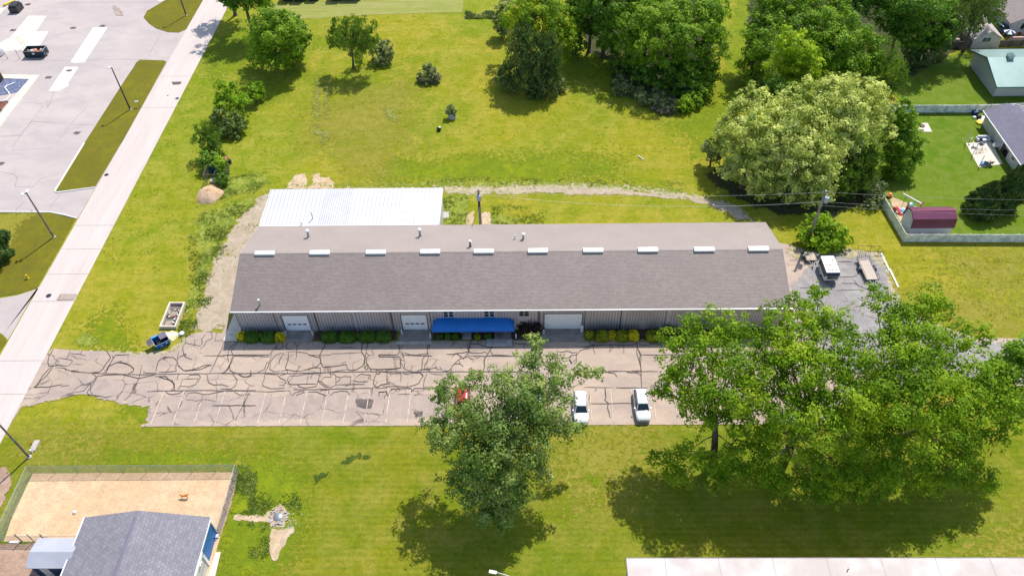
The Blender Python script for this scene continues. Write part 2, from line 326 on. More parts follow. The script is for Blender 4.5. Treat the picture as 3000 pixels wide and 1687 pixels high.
def crack_net(m, scale, wd, amt, side):
    t = m.node_tree; bs = t.nodes['Principled BSDF']; src = bs.inputs['Base Color'].links[0].from_socket
    p = pos(t); vd = N(t, 'ShaderNodeVectorMath', operation='ADD'); nz = N(t, 'ShaderNodeTexNoise'); nz.inputs['Scale'].default_value = .9; nz.inputs['Detail'].default_value = 4; t.links.new(p, nz.inputs['Vector'])
    t.links.new(p, vd.inputs[0]); t.links.new(vmul(t, nz.outputs['Color'], (.9, .9, 0)), vd.inputs[1])
    vo = N(t, 'ShaderNodeTexVoronoi', feature='DISTANCE_TO_EDGE'); t.links.new(vmul(t, vd.outputs[0], (.75, 1, 0)), vo.inputs['Vector']); vo.inputs['Scale'].default_value = scale; vo.inputs['Randomness'].default_value = .75
    ln = mathn(t, 'SUBTRACT', 1., ss(t, vo.outputs['Distance'], wd*.4, wd)); gap = ss(t, noise(t, p, .33, 3), .42, .54)
    sx = N(t, 'ShaderNodeSeparateXYZ'); ins(t, sx.inputs[0], p); lf = mathn(t, 'SUBTRACT', 1., ss(t, sx.outputs[0], side-8, side+4))
    f = mathn(t, 'MULTIPLY', mathn(t, 'MULTIPLY', mathn(t, 'MULTIPLY', ln, gap), lf), amt)
    t.links.new(mixc(t, f, src, (.075, .06, .06)), bs.inputs['Base Color'])
crack_net(M['lot'], .36, .020, .55, -4)
M['lot2'] = ground_mat('grey_asphalt', [(0.305, 0.282, 0.274), (0.378, 0.348, 0.325), (0.244, 0.228, 0.230)], (.2, .9, 4.), ragged=(.8, .9), bmp=.25, rough=.85, speck=.3)
M['stall'] = ground_mat('greyer_asphalt', [(0.397, 0.315, 0.266), (0.339, 0.275, 0.239), (0.445, 0.346, 0.283)], (.15, .7, 3.), ragged=(1.0, .35), bmp=.12, rough=.85, speck=.2)
crack_net(M['stall'], .36, .022, .7, 60)
M['left_lot'] = ground_mat('pale_pavement', [(0.449, 0.388, 0.369), (0.503, 0.436, 0.406), (0.395, 0.345, 0.332)], (.05, .25, 1.6), bmp=.05, rough=.85, speck=.08, stretch=(.6, 1, 1))
M['road'] = ground_mat('road_concrete', [(0.574, 0.492, 0.451), (0.607, 0.533, 0.492), (0.525, 0.451, 0.410)], (.04, .35, 1.8), bmp=.05, rough=.85, speck=.12, stretch=(1.8, .12, 1))
M['slab'] = mat('white_concrete', (.86, .84, .82), .05, .5, .85)
M['beige_slab'] = mat('beige_concrete', (.74, .64, .52), .06, .6, .85)
M['concrete'] = mat('concrete', (.50, .46, .42), .12, 1.2, .9, bmp=.1)
M['dark_slab'] = mat('weathered_concrete', (.33, .29, .26), .15, 1., .9, bmp=.1)
M['tar'] = mat('tar', (0.041, 0.032, 0.032), .1, 3, .6)
M['tar_old'] = mat('faded_tar', (.14, .11, .105), .1, 3, .7)
M['joint'] = mat('joint_line', (.30, .25, .23), .2, 2, .9)
M['faint'] = mat('faint_crack', (.27, .235, .235), .2, 2, .9)
M['paint'] = mat('worn_line_paint', (.66, .55, .42), .2, 1.5, .8)
M['stain'] = ground_mat('oil_stain', [(.10, .08, .075), (.14, .11, .10), (.20, .17, .15)], (.5, 2, 5), ragged=(.6, 1.5), bmp=.05)
M['mulch'] = ground_mat('mulch', [(.10, .065, .055), (.15, .10, .08), (.07, .05, .045)], (.5, 2, 6), ragged=(.3, 2), bmp=.8)
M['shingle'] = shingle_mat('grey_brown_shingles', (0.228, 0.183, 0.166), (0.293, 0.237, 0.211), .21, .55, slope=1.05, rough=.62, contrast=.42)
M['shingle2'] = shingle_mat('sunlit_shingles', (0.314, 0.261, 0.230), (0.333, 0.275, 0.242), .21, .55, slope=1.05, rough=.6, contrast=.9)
M['k_shingle'] = shingle_mat('blue_grey_shingles', (0.200, 0.190, 0.220), (0.267, 0.255, 0.277), .36, .42, True, rough=.8, contrast=.55)
M['h_shingle'] = shingle_mat('slate_shingles', (.16, .15, .20), (.20, .19, .245), .2, .4, True, rough=.8, contrast=.8)
M['tan_shingle'] = shingle_mat('tan_shingles', (.42, .36, .33), (.46, .40, .36), .2, .4, rough=.8, contrast=.9)
M['siding'] = mat('taupe_metal_siding', (0.581, 0.529, 0.542), .05, .3, .45, .1, .5, c2=(.47, .42, .42))
M['rib_shade'] = mat('siding_rib_shade', (0.300, 0.262, 0.277), .05, 2, .6)  # dark strip beside each wall rib, its shade put into the colour
M['rib_seam'] = mat('roof_seam_shadow', (.30, .30, .33), .05, 2, .5)  # grey colour carries the shade along the raised white roof ribs
M['siding_dark'] = mat('siding_seam', (.07, .062, .066), .05, 2, .6)
M['white_roof'] = mat('white_metal_roof', (.66, .66, .67), .05, .3, .35, .1, .5, c2=(.60, .60, .62)) if 1 else rib_mat('white_metal_roof', (0.671, 0.671, 0.686), 'X', 1.25, .6, .35, .1, (0.624, 0.624, 0.647))
M['white_roof2'] = mat('grey_white_metal_roof', (.63, .63, .65), .05, .4, .35, .1) if 1 else rib_mat('grey_white_metal_roof', (0.528, 0.528, 0.560), 'X', 2.9, .3, .35, .1)
M['door'] = mat('door_white', (.93, .94, .96), .02, 1, .4, 0, .5)
M['white'] = mat('white_paint', (.82, .82, .82), .04, 1, .4, 0, .5)
M['offwhite'] = mat('offwhite_siding', (.62, .60, .57), .06, .6, .7)
M['cool_wall'] = rib_mat('pale_metal_wall', (.60, .60, .62), 'X', 1.8, .2, .5, .1)
M['vinyl'] = mat('white_vinyl', (0.895, 0.900, 0.900), .10, 1.1, .5, c2=(.52, .58, .60))
M['green_roof'] = rib_mat('green_metal_roof', (0.239, 0.350, 0.327), 'X', 1.4, .25, .4, .2)
M['teal'] = mat('teal_trim', (.03, .14, .15), .05, 1, .5)
M['maroon'] = rib_mat('maroon_metal_roof', (0.169, 0.039, 0.090), 'X', 1.5, .4, .4, .2)
M['maroon_cap'] = mat('maroon_ridge_cap', (.45, .12, .19), .05, 1, .35, .2)  # pink highlight along the ridge is put into the cap colour
M['blue'] = mat('bright_blue_metal', (.0, .13, .52), .06, .6, .4, .1, c2=(.0, .10, .45))
M['blue_rib'] = rib_mat('blue_ribbed_metal', (.0, .16, .50), 'Y', 1.6, .4, .4, .1)
M['navy'] = mat('navy_metal', (.004, .04, .12), .06, 1, .5)
M['canopy'] = rib_mat('blue_standing_seam', (.004, .19, .62), 'X', 1.35, .22, .38, .15)
M['grey_roof'] = rib_mat('light_grey_metal', (.48, .49, .54), 'X', 3.2, .15, .4, .2)
M['glass'] = mat('dark_glass', (.012, .022, .028), .05, 1, .08, 0, .8)
M['black'] = mat('black_rubber', (.012, .012, .014), .1, 3, .6)
M['steel'] = mat('galvanised_steel', (.42, .43, .44), .12, 2, .45, .6)
M['dark_steel'] = mat('dark_steel', (.055, .057, .065), .12, 2, .5, .4)
M['bluesteel'] = mat('blue_black_steel', (.02, .045, .075), .12, 2, .4, .3)
M['pole_wood'] = mat('weathered_pole', (.23, .20, .17), .2, 2, .85)
M['old_pole'] = mat('sun_bleached_pole', (.36, .32, .28), .2, 2, .85)
M['bark'] = mat('grey_bark', (.16, .125, .095), .3, 2, .95, c2=(.075, .058, .045), bmp=.5)
M['pale_bark'] = mat('pale_bark', (.40, .36, .30), .3, 2, .95, c2=(.18, .15, .12), bmp=.4)
M['brick'] = mat('brown_brick', (.17, .105, .10), .3, 3, .9, c2=(.30, .25, .24), fine=8)
M['lumber'] = mat('weathered_lumber', (.52, .44, .33), .15, 2, .85)
M['old_wood'] = mat('grey_timber', (.20, .17, .15), .25, 2, .9)
M['plank'] = rib_mat('deck_boards', (.55, .46, .38), 'X', 3.4, .3, .8, 0)
M['rust'] = mat('rust', (.30, .10, .05), .3, 3, .9, c2=(.45, .22, .15))
M['yellow'] = mat('yellow_plastic', (.75, .55, .03), .08, 2, .5)
M['orange'] = mat('orange_plastic', (.75, .24, .03), .1, 3, .5)
M['redp'] = mat('red_plastic', (.60, .06, .06), .1, 3, .5)
M['cardboard'] = mat('pale_yellow_board', (.78, .66, .36), .06, 2, .8)
M['teal_plastic'] = mat('green_plastic', (.03, .22, .18), .1, 3, .5)
M['lightblue'] = mat('light_blue_plastic', (.10, .32, .55), .1, 3, .5)
M['car_white'] = mat('white_car_paint', (.80, .81, .83), .02, 1, .18, 0, .7)
M['car_red'] = mat('red_car_paint', (.50, .012, .018), .03, 1, .2, 0, .7)
M['car_blue'] = mat('blue_car_paint', (.03, .07, .14), .03, 1, .2, .2, .7)
M['bluegravel'] = mat('blue_grey_gravel', (.085, .10, .20), .5, 3, .9, c2=(.28, .32, .44), fine=6, bmp=.5)
M['seam_m'] = mat('membrane_seam', (.42, .38, .36), .1, 1, .8)
M['membrane'] = mat('white_roof_membrane', (0.515, 0.451, 0.419), .05, .35, .7, c2=(.66, .59, .55), fine=3)
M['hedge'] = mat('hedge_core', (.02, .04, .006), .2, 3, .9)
G1 = (.020, .042, .008); 
M['l_cotton'] = leaf_mat('cottonwood_leaves', (0.090, 0.155, 0.028), (0.193, 0.287, 0.056), (0.490, 0.531, 0.185), .3, .3)
M['l_cotton2'] = leaf_mat('poplar_leaves', (0.071, 0.152, 0.005), (0.188, 0.316, 0.008), (0.388, 0.480, 0.021), .25, .3)
M['l_mid'] = leaf_mat('midgreen_leaves', (0.084, 0.171, 0.008), (0.184, 0.319, 0.017), (0.338, 0.465, 0.038), .25, .28)
M['l_dark'] = leaf_mat('dark_leaves', (0.060, 0.125, 0.012), (0.125, 0.241, 0.024), (0.249, 0.375, 0.048), .25, .22)
M['l_maple'] = leaf_mat('maple_leaves', (0.071, 0.150, 0.005), (0.177, 0.303, 0.008), (0.426, 0.481, 0.018), .3, .3)
M['l_willow'] = leaf_mat('willow_leaves', (0.071, 0.136, 0.019), (0.151, 0.248, 0.034), (0.287, 0.382, 0.063), .3, .25)
M['l_birch'] = leaf_mat('birch_leaves', (0.044, 0.095, 0.028), (0.109, 0.179, 0.054), (0.301, 0.307, 0.087), .22, .22)
M['l_silver'] = leaf_mat('silvery_leaves', (0.091, 0.133, 0.048), (0.200, 0.251, 0.088), (0.399, 0.422, 0.166), .5, .2)
M['l_lime'] = leaf_mat('lime_leaves', (0.085, 0.176, 0.011), (0.238, 0.384, 0.017), (0.408, 0.544, 0.028), .5, .35)
M['l_locust'] = leaf_mat('locust_flowers_and_leaves', (0.134, 0.214, 0.031), (0.483, 0.529, 0.123), (0.900, 0.900, 0.370), .5, .3)
M['l_conifer'] = leaf_mat('conifer_needles', (0.026, 0.069, 0.016), (0.064, 0.126, 0.022), (0.147, 0.194, 0.036), .6, .1)
M['l_yew'] = leaf_mat('clipped_green_leaves', (0.044, 0.120, 0.009), (0.091, 0.211, 0.019), (0.168, 0.312, 0.036), .8, .2)
M['l_gold'] = leaf_mat('golden_leaves', (0.326, 0.286, 0.012), (0.734, 0.632, 0.017), (0.900, 0.900, 0.041), .8, .3)
M['l_olive'] = leaf_mat('olive_leaves', (0.146, 0.194, 0.015), (0.316, 0.365, 0.024), (0.583, 0.583, 0.049), .9, .3)
M['l_red'] = leaf_mat('dark_red_leaves', (.015, .012, .010), (.035, .022, .018), (.06, .045, .03), .8, .15)
M['l_dead'] = leaf_mat('dry_twigs', (.10, .08, .06), (.20, .165, .125), (.30, .25, .20), .6, .1)
M['l_weed'] = leaf_mat('weed_leaves', (0.098, 0.162, 0.024), (0.182, 0.257, 0.036), (0.364, 0.405, 0.120), .5, .3)
M['l_bright'] = leaf_mat('bright_leaves', (0.133, 0.240, 0.010), (0.304, 0.432, 0.014), (0.570, 0.640, 0.030), .3, .3)
M['l_wood'] = leaf_mat('woodland_leaves', (0.039, 0.102, 0.010), (0.118, 0.241, 0.017), (0.283, 0.450, 0.032), .2, .22)
M['l_grey'] = leaf_mat('grey_green_leaves', (0.052, 0.101, 0.023), (0.123, 0.182, 0.042), (0.229, 0.304, 0.075), .25, .22)
# ---------------------------------------------------------------- ground
structure('ground', MB().sheet([(-1500, -1500), (1500, -1500), (1500, 1500), (-1500, 1500)], 0), M['field'], 'yellow green grass field around the long grey roofed warehouse')
# soft variations of the turf (own growth: lusher, drier, mown)
def P(name, pts, m, z, fade, label=None, cell=None): return patch(name, pts, M[m], z, fade, cell, label)
P('grass', [(-51.04,131.26),(-45.36,131.13),(-44.49,128.7),(-45.62,126.7),(-48.33,123.47),(-50.83,122.87),(-51.37,126.82)], 'lush', .004, 3.2)
P('grass', [(-45.03,147.16),(-40.77,147.86),(-40.39,143.12),(-43.9,144.37)], 'lush', .004, 3.2)
P('grass', [(-46.15,135.04),(-40.06,134.19),(-40.08,132.06),(-44.66,132.52)], 'lush', .004, 2.8)
P('grass', [(8.07,139.65),(14.64,139.5),(16.57,133.62),(16.08,127.41),(14.3,128.8),(11.61,131.62),(8.07,134.53)], 'lush', .004, 4.6)
P('grass', [(25.9,116.08),(37.41,133.85),(33.38,110.29),(29.49,110.36)], 'lush', .004, 6.4)
P('grass', [(50.11,172.8),(53.26,172.7),(48.01,151.23),(44.02,137.31),(38.87,122.35),(33.48,108.12),(28.37,106.0),(34.7,123.72),(41.32,141.87),(45.65,156.36)], 'lush', .004, 2.5)
P('grass', [(-67.38,148.54),(-59.67,153.29),(-56.39,139.7),(-57.12,135.29),(-62.13,133.97)], 'lush', .004, 4.6)
P('grass', [(-28.99,104.96),(-22.47,107.88),(-13.98,104.18),(-13.72,100.24),(-24.99,100.41)], 'lush', .004, 4.6)
P('grass', [(-17.01,105.58),(-5.1,107.59),(2.61,105.81),(3.34,100.49),(-11.6,100.46),(-16.62,100.8)], 'lush', .004, 4.6)
P('grass', [(0.06,106.67),(15.41,106.42),(15.01,101.61),(3.36,101.27)], 'lush', .004, 6.4)
P('dry_grass', [(52.05,74.01),(55.74,74.55),(63.83,73.71),(69.63,71.79),(67.01,65.77),(62.04,65.81),(56.94,70.07),(52.85,70.11)], 'dry', .006, 6.4)
P('dry_grass', [(63.31,81.66),(74.32,82.58),(71.26,75.55),(64.89,76.39)], 'dry', .006, 8.2)
P('dry_grass', [(48.57,36.53),(55.93,40.31),(53.93,35.71),(48.25,35.71)], 'dry', .006, 6.4)
P('dry_grass', [(-38.49,121.98),(-23.5,129.96),(-21.57,111.25),(-37.52,111.53)], 'dry', .006, 10.0)
P('dry_grass', [(-61.32,51.73),(-46.88,49.96),(-35.54,49.22),(-40.08,47.86),(-54.08,49.29),(-61.54,49.31)], 'dry', .006, 6.4)
P('dry_grass', [(-33.37,110.89),(-24.61,111.32),(-23.54,102.21),(-29.57,103.09)], 'dry', .006, 6.4)
P('dry_grass', [(3.85,52.53),(15.14,53.49),(14.35,46.34),(6.74,42.78),(3.32,46.38)], 'dry', .006, 8.2)
P('grass', [(-51.7,49.56),(-36.23,49.5),(-35.71,47.44),(-46.06,47.47),(-51.2,48.17)], 'lush', .008, 3.7)
P('grass', [(-52.19,56.25),(-48.11,56.07),(-47.71,53.66),(-50.96,54.57)], 'lush', .008, 2.4)
P('grass', [(-35.24,48.0),(-30.48,48.54),(-27.03,45.83),(-25.69,41.24),(-26.04,36.03),(-27.79,33.84),(-33.47,33.84),(-36.91,46.93)], 'lush', .008, 3.2)
P('grass', [(-61.94,69.89),(-59.68,72.29),(-56.19,67.68),(-54.06,65.55),(-59.04,65.94)], 'lush', .008, 3.7)
P('mown_strip', [(-58.66,161.97),(-40.38,164.17),(-13.78,166.16),(-13.35,157.67),(-32.8,157.26),(-50.92,155.6),(-55.59,156.16)], 'pale', .008, 1.)
# left side pavement, road, driveway
structure('pavement', MB().sheet([(-163.94,188.79),(-69.33,185.58),(-72.22,165.11),(-72.25,112.15),(-72.36,93.41),(-72.39,92.18),(-77.31,93.56),(-84.7,93.75),(-108.59,94.07)], .010), M['left_lot'], 'broad pale pinkish paved yard left of the road')
structure('driveway', MB().sheet([(-72.44,77.27),(-72.1,77.03),(-74.74,75.6),(-77.14,75.04),(-81.45,74.79),(-78.59,68.93),(-74.12,68.5),(-73.55,68.17),(-72.46,67.27),(-72.39,67.8)], .010), M['left_lot'], 'small pale driveway joining the road at the left edge')
structure('road', MB().sheet([(-72.25, -60), (-65.85, -60), (-65.85, 330), (-72.25, 330)], .016), M['road'], 'straight pale concrete road crossing the left of the picture')
mb = MB()
for s_ in ([(-72.23,90.56),(-65.61,90.48)], [(-72.36,85.17),(-66.34,85.1)], [(-72.07,79.8),(-65.69,79.74)], [(-72.42,74.35),(-66.03,74.3)], [(-71.83,63.54),(-64.69,63.49)], [(-70.1,58.05),(-65.33,58.03)], [(-72.16,103.23),(-66.02,103.08)][:0] or [(-71.06,123.11),(-66.31,123.02)], [(-70.62,133.8),(-65.83,133.7)]):
    y = s_[0][1]; mb.box((-72.2, y-.035, .018), (-65.9, y+.035, .0205))
mb.build('road_joint', M['joint'])['kind'] = 'structure'
structure('concrete_slab', MB().sheet([(-92.89,153.33),(-89.86,153.34),(-89.47,139.43),(-91.23,139.24),(-92.35,139.5)], .014), M['slab'])
structure('concrete_slab', MB().sheet([(-92.75,137.68),(-89.99,137.62),(-89.85,131.83),(-89.41,131.22),(-89.95,130.02),(-90.43,129.27),(-92.48,129.04)], .014), M['slab'])
structure('concrete_slab', MB().sheet([(-104.93,151.73),(-102.08,151.82),(-101.57,146.52),(-102.85,143.87),(-104.32,143.91)], .017), M['slab'])
structure('concrete_slab', MB().sheet([(-82.57,164.95),(-79.75,165.33),(-79.41,167.18),(-82.17,167.26)], .014), M['slab'])
structure('concrete_slab', MB().sheet([(-109.47,158.82),(-105.27,158.7),(-104.76,150.73),(-104.46,144.69),(-108.97,144.02),(-110.63,147.62),(-109.3,149.62)], .014), M['beige_slab'])
structure('concrete_slab', MB().sheet([(-117.51,162.53),(-116.24,162.72),(-116.13,154.8),(-118.34,154.86)], .014), M['beige_slab'])
mb = MB()
for s_ in ([(-91.66,114.81),(-91.48,123.96)], [(-91.68,111.36),(-91.66,114.81)], [(-91.23,119.04),(-88.37,118.8)], [(-95.31,114.42),(-91.66,114.81)], [(-96.07,125.17),(-91.63,124.88)], [(-91.73,113.75),(-91.55,119.22)], [(-91.52,119.16),(-84.66,118.31)], [(-84.07,112.35),(-83.79,118.45)], [(-83.79,118.45),(-82.95,123.51)], [(-91.73,126.33),(-90.29,123.33),(-91.26,128.68)], [(-83.6,117.98),(-79.24,117.69)], [(-90.71,104.46),(-88.14,103.74),(-86.99,102.92),(-86.24,100.29),(-83.03,100.32),(-82.64,102.59),(-79.96,103.62)], [(-91.33,110.46),(-84.37,110.91)], [(-83.36,94.23),(-83.05,96.68)], [(-78.08,94.16),(-77.72,98.12)], [(-76.97,141.7),(-77.31,149.2)], [(-95.44,114.71),(-91.52,114.94)], [(-107.36,140.53),(-94.87,140.16),(-76.47,140.17)], [(-106.48,164.72),(-82.12,164.24)]):
    mb.ribbon(s_, .09, .0135)
structure('pavement_crack', mb, M['faint'])
# grass verges with kerbs
def verge(pts, label, kerb=None):
    structure('grass_verge', MB().prism(pts, -.05, .06), M['island'], label)
    if kerb:
        mb = MB(); q = [(x, y, .06) for x, y in kerb]; mb.tube(q, .13, 6, smooth=False); structure('kerb', mb, M['slab'])
verge([(-72.35,165.11),(-71.93,176.69),(-79.07,176.92),(-80.5,166.28),(-81.82,163.32),(-83.49,160.22),(-83.31,157.35),(-81.24,154.71),(-79.03,152.55),(-75.93,150.89),(-73.52,150.66),(-72.37,151.95)], 'rounded green verge at the top between yard and road')
verge([(-78.25,139.99),(-78.7,138.91),(-78.61,136.88),(-78.75,133.81),(-78.99,112.26)] + [(-78.99,112.27),(-78.97,99.2),(-78.49,98.84),(-72.48,99.98),(-72.27,112.15)] [1:] + [(-72.21,112.14),(-72.56,139.14),(-73.25,139.65)], 'long olive green verge between pale yard and road', [(-79.03,112.27),(-78.91,99.05),(-78.37,98.68),(-72.44,99.88)])
verge([(-72.65,92.05),(-77.38,93.66),(-84.71,93.76),(-95.72,93.91),(-85.62,74.29)] + [(-81.64,75.18),(-77.28,75.33),(-74.86,75.86),(-72.49,76.97)], 'green lawn corner under the light pole by the road', [(-72.56,92.23),(-75.02,93.1),(-77.41,93.74),(-84.78,93.91),(-90.82,93.99)])
verge([(-74.06,68.35),(-73.47,67.99),(-72.56,67.18),(-72.47,66.74),(-72.59,65.17),(-72.57,59.34),(-73.91,59.35),(-78.32,68.39)], 'small grass corner at the left edge beside the road')
P('dry_grass', [(-84.6,93.52),(-79.41,93.45),(-81.42,91.33),(-81.19,89.01),(-79.96,84.52),(-83.62,82.4),(-88.98,93.58)], 'dry', .068, .9)
# rear gravel and side gravel
P('gravel_track', [(-41.99,98.41),(-43.74,97.32),(-44.94,95.21),(-46.09,91.92),(-46.83,87.96),(-47.33,84.17),(-47.46,79.81),(-47.33,75.67),(-47.21,71.72),(-46.78,68.87),(-45.01,68.24),(-42.66,68.41),(-41.88,72.97),(-42.74,82.64),(-42.4,90.26),(-40.56,91.85)], 'gravel', .008, .9, 'pale gravel track along the left end of the warehouse', .45)
P('gravel_track', [(-40.0,99.35),(-31.82,99.22),(-13.63,98.96)] + [(-15.52,99.49),(-11.05,99.55),(-7.9,99.51),(-4.92,99.08),(-2.29,99.93),(1.68,99.95),(8.28,99.78),(16.45,99.14),(21.28,98.44),(25.59,97.12)] + [(30.08,95.94),(33.6,94.14),(35.97,90.25),(33.5,90.28),(31.99,92.26),(29.16,94.2),(25.56,95.71),(18.02,97.4),(8.29,97.74),(1.76,97.63),(-1.51,97.08),(-6.73,97.36),(-10.65,97.21),(-14.65,98.28)], 'gravel2', .009, .8, 'thin gravel track curving behind the warehouse', .35)
P('gravel_track', [(-2.28,98.28),(1.66,98.73),(8.21,98.51),(16.32,97.76),(21.1,96.94),(25.43,96.01)] + [(29.99,95.35),(33.42,93.19),(34.84,90.82),(33.07,91.31),(29.76,94.0),(25.52,95.42),(17.95,96.7),(8.25,96.94)] , 'gravel', .011, .5, None, .3)
P('chip_spill', [(-39.95,99.09),(-39.17,102.71),(-37.54,103.09),(-36.88,101.36),(-36.61,99.04)], 'chips', .012, .6)
P('chip_spill', [(-36.44,99.04),(-35.73,100.57),(-36.06,102.4),(-35.01,103.18),(-34.83,102.12),(-33.26,101.83),(-32.2,100.51),(-32.11,98.97)], 'chips', .012, .7)
P('gravel_patch', [(-9.62,92.28),(-8.46,92.98),(-8.18,89.93),(-9.59,89.95)], 'chips', .008, .6)
P('gravel_patch', [(-7.17,92.72),(-5.74,92.94),(-5.04,89.89),(-7.08,89.91)], 'chips', .008, .6)
# weedy belts beside the gravel
P('weeds', [(-44.98,97.76),(-47.12,96.08),(-49.17,95.27),(-49.96,91.97),(-50.3,87.23),(-49.83,82.72),(-49.3,76.36),(-49.07,73.03),(-47.58,70.45),(-47.59,75.67),(-47.92,80.53),(-47.73,85.67),(-46.64,91.93),(-44.66,95.2)], 'weeds', .010, .9, 'rough weeds along the gravel track', .35)
P('weeds', [(-49.35,102.71),(-44.18,103.08),(-43.09,100.81),(-45.47,98.64),(-48.12,97.81),(-50.52,96.13),(-52.55,95.31),(-52.36,98.74)], 'weeds', .007, 1.3)
P('weeds', [(-52.17,93.33),(-49.24,94.49),(-47.5,90.9),(-47.89,86.35),(-50.39,84.18),(-52.45,88.65)], 'weeds', .006, 1.5)
P('weeds', [(-39.99,100.11),(-13.72,100.24)] + [(-16.62,100.8),(8.29,100.03),(25.69,97.87),(25.59,97.12),(8.26,99.39),(-16.51,99.51)], 'weeds', .006, 1.)
P('weeds', [(-13.5,96.69),(-9.43,96.64),(-9.43,89.94),(-13.05,89.99)], 'weeds', .006, 1.)
P('weeds', [(-5.58,92.7),(-1.59,91.47),(-2.22,90.08),(-5.35,90.01)], 'weeds', .006, 1.)
P('weeds', [(-62.59,66.14),(-62.52,67.73),(-61.63,68.35),(-59.86,67.0),(-59.46,65.94)], 'weeds', .010, .7, 'circle of taller pale weeds in the lawn by the lot')
P('dark_grass', [(-22.49,47.96),(-21.5,48.78),(-19.56,48.88),(-19.17,48.5),(-20.92,48.18),(-22.12,47.42)], 'darkg', .006, .6, None, .2)
P('dark_grass', [(-25.6,45.83),(-25.21,46.36),(-23.76,46.25),(-24.74,45.83),(-25.22,45.04)], 'darkg', .006, .6, None, .2)
P('weeds', [(6.62,46.37),(8.54,45.63),(8.14,44.55),(7.04,45.09)], 'lush', .006, .8)
P('weeds', [(-22.69,56.17),(-19.61,57.22),(-18.56,57.43),(-20.76,55.1)], 'lush', .006, .4)
# parking lot
LOT = [(-65.5,65.6),(-62.68,65.3),(-58.73,65.1),(-53.03,64.55),(-50.24,64.39),(-48.38,65.0),(-47.41,66.38),(-47.36,67.61),(-46.04,68.35),(-44.07,68.34),(-42.61,68.11)] + [(-42.3, 70.5), (-41.6, 66.5), (35.5, 66.5), (35.5, 86)] + [(39.82,84.9),(42.71,83.26),(44.62,82.6),(49.02,82.97),(51.26,83.05),(52.85,81.98),(52.89,79.3),(52.36,76.52),(52.19,74.01),(52.88,72.68),(53.43,71.01)] + [(60.5, 66.6), (75, 66.0), (130, 65.), (130, 58.5), (45, 58.3), (38, 55), (37, 52.95), (-49.6, 52.95)] + [(-47.67,53.74),(-48.17,56.07),(-51.27,56.24),(-52.96,56.59),(-55.97,57.69),(-58.04,57.95),(-60.01,57.92),(-61.56,57.22),(-63.44,56.69),(-65.48,56.13)] + [(-65.85, 52.8), (-65.86, 64.2)]
patch('parking_lot', LOT, M['lot'], .06, .18, .3, 'pinkish grey asphalt parking lot full of tar sealed cracks')
P('side_yard', [(38.47,76.66),(41.95,80.24),(46.77,82.89),(48.99,82.87),(51.23,82.95),(52.85,81.98),(52.89,79.3),(52.36,76.52),(52.19,74.01),(52.88,72.68),(53.43,71.01)] + [(60.5, 65.8), (75, 65.3), (130, 64.5), (130, 59), (45, 59), (40, 64), (38, 68)], 'lot2', .018, 1.2, 'darker grey asphalt yard with trailers at the right end')
P('gravel_edge', [(-65.46,56.24),(-63.47,56.77),(-61.6,57.3),(-60.04,58.0),(-58.09,58.07),(-56.01,57.79),(-52.99,56.68),(-51.31,56.33),(-48.14,56.17),(-47.44,55.61),(-47.49,53.59),(-47.69,53.59),(-48.21,56.0),(-51.24,56.13),(-52.9,56.44),(-55.91,57.54),(-58.0,57.83),(-59.95,57.78),(-61.5,57.07),(-63.37,56.54),(-65.09,55.98)], 'gravel2', .016, .35, None, .25)
P('gravel_edge', [(-62.66,65.27),(-58.72,65.07),(-53.02,64.51),(-50.22,64.32),(-48.35,64.91),(-47.25,66.29),(-47.08,67.61),(-47.83,67.79),(-48.16,66.56),(-49.12,65.17),(-53.09,64.72),(-58.81,65.31)], 'gravel2', .017, .35, None, .25)
P('gravel_edge', [(39.77,84.68),(44.78,83.23),(48.55,83.94),(53.41,82.82),(52.86,76.51),(53.31,72.31),(53.94,70.1),(53.09,70.83),(51.71,73.82),(52.74,79.31),(51.14,82.63),(44.59,82.49),(39.96,82.34)], 'gravel2', .020, .6, None, .3)
P('asphalt_patch', [(-48.6, 57.8), (-48.6, 53.9), (-10, 53.9), (-10, 57.8)], 'stall', .016, .8)
P('asphalt_patch', [(-64.51,56.16),(-63.88,59.29),(-58.5,60.87),(-50.17,60.01),(-48.08,57.62),(-48.93,56.23),(-52.97,56.64),(-58.06,57.99),(-61.56,57.22)], 'stall', .016, .8)
P('asphalt_patch', [(-62.94,65.27),(-57.27,64.89),(-59.64,63.88),(-61.98,64.23)], 'stall', .016, .6)
P('asphalt_patch', [(-22.12,58.77),(-20.55,58.76),(-20.38,57.48),(-22.11,57.49)], 'stall', .019, .2)
P('stain', [(-22.3,57.0),(-19.88,56.99),(-19.91,55.64),(-20.95,55.41),(-21.89,55.9)], 'stain', .021, .35, None, .15)
P('stain', [(-14.54,55.07),(-13.43,55.07),(-13.26,54.29),(-14.16,54.18)], 'stain', .021, .35, None, .15)
P('stain', [(-61.35,61.63),(-61.06,61.91),(-60.3,61.71),(-60.14,61.46),(-61.03,61.51)], 'stain', .021, .25, None, .1)
P('stain', [(-91.97,162.48),(-91.56,162.92),(-90.25,161.75),(-88.64,159.69),(-88.28,158.36),(-89.14,158.61),(-89.46,157.96),(-90.81,160.2)], 'stall', .017, .4, None, .2)
for s_ in ((-97.29,153.24), (-91.16,153.92), (-110.12,152.61), (-91.48,136.3), (-94.52,133.91), (-91.64,106.66), (-81.58,115.42), (-111.86,164.05)):
    P('stain', [(s_[0]+dx, s_[1]+dy) for dx, dy in ((-.6, -.3), (.5, -.4), (.7, .3), (-.4, .4))], 'stain', .019, .3, None, .15)
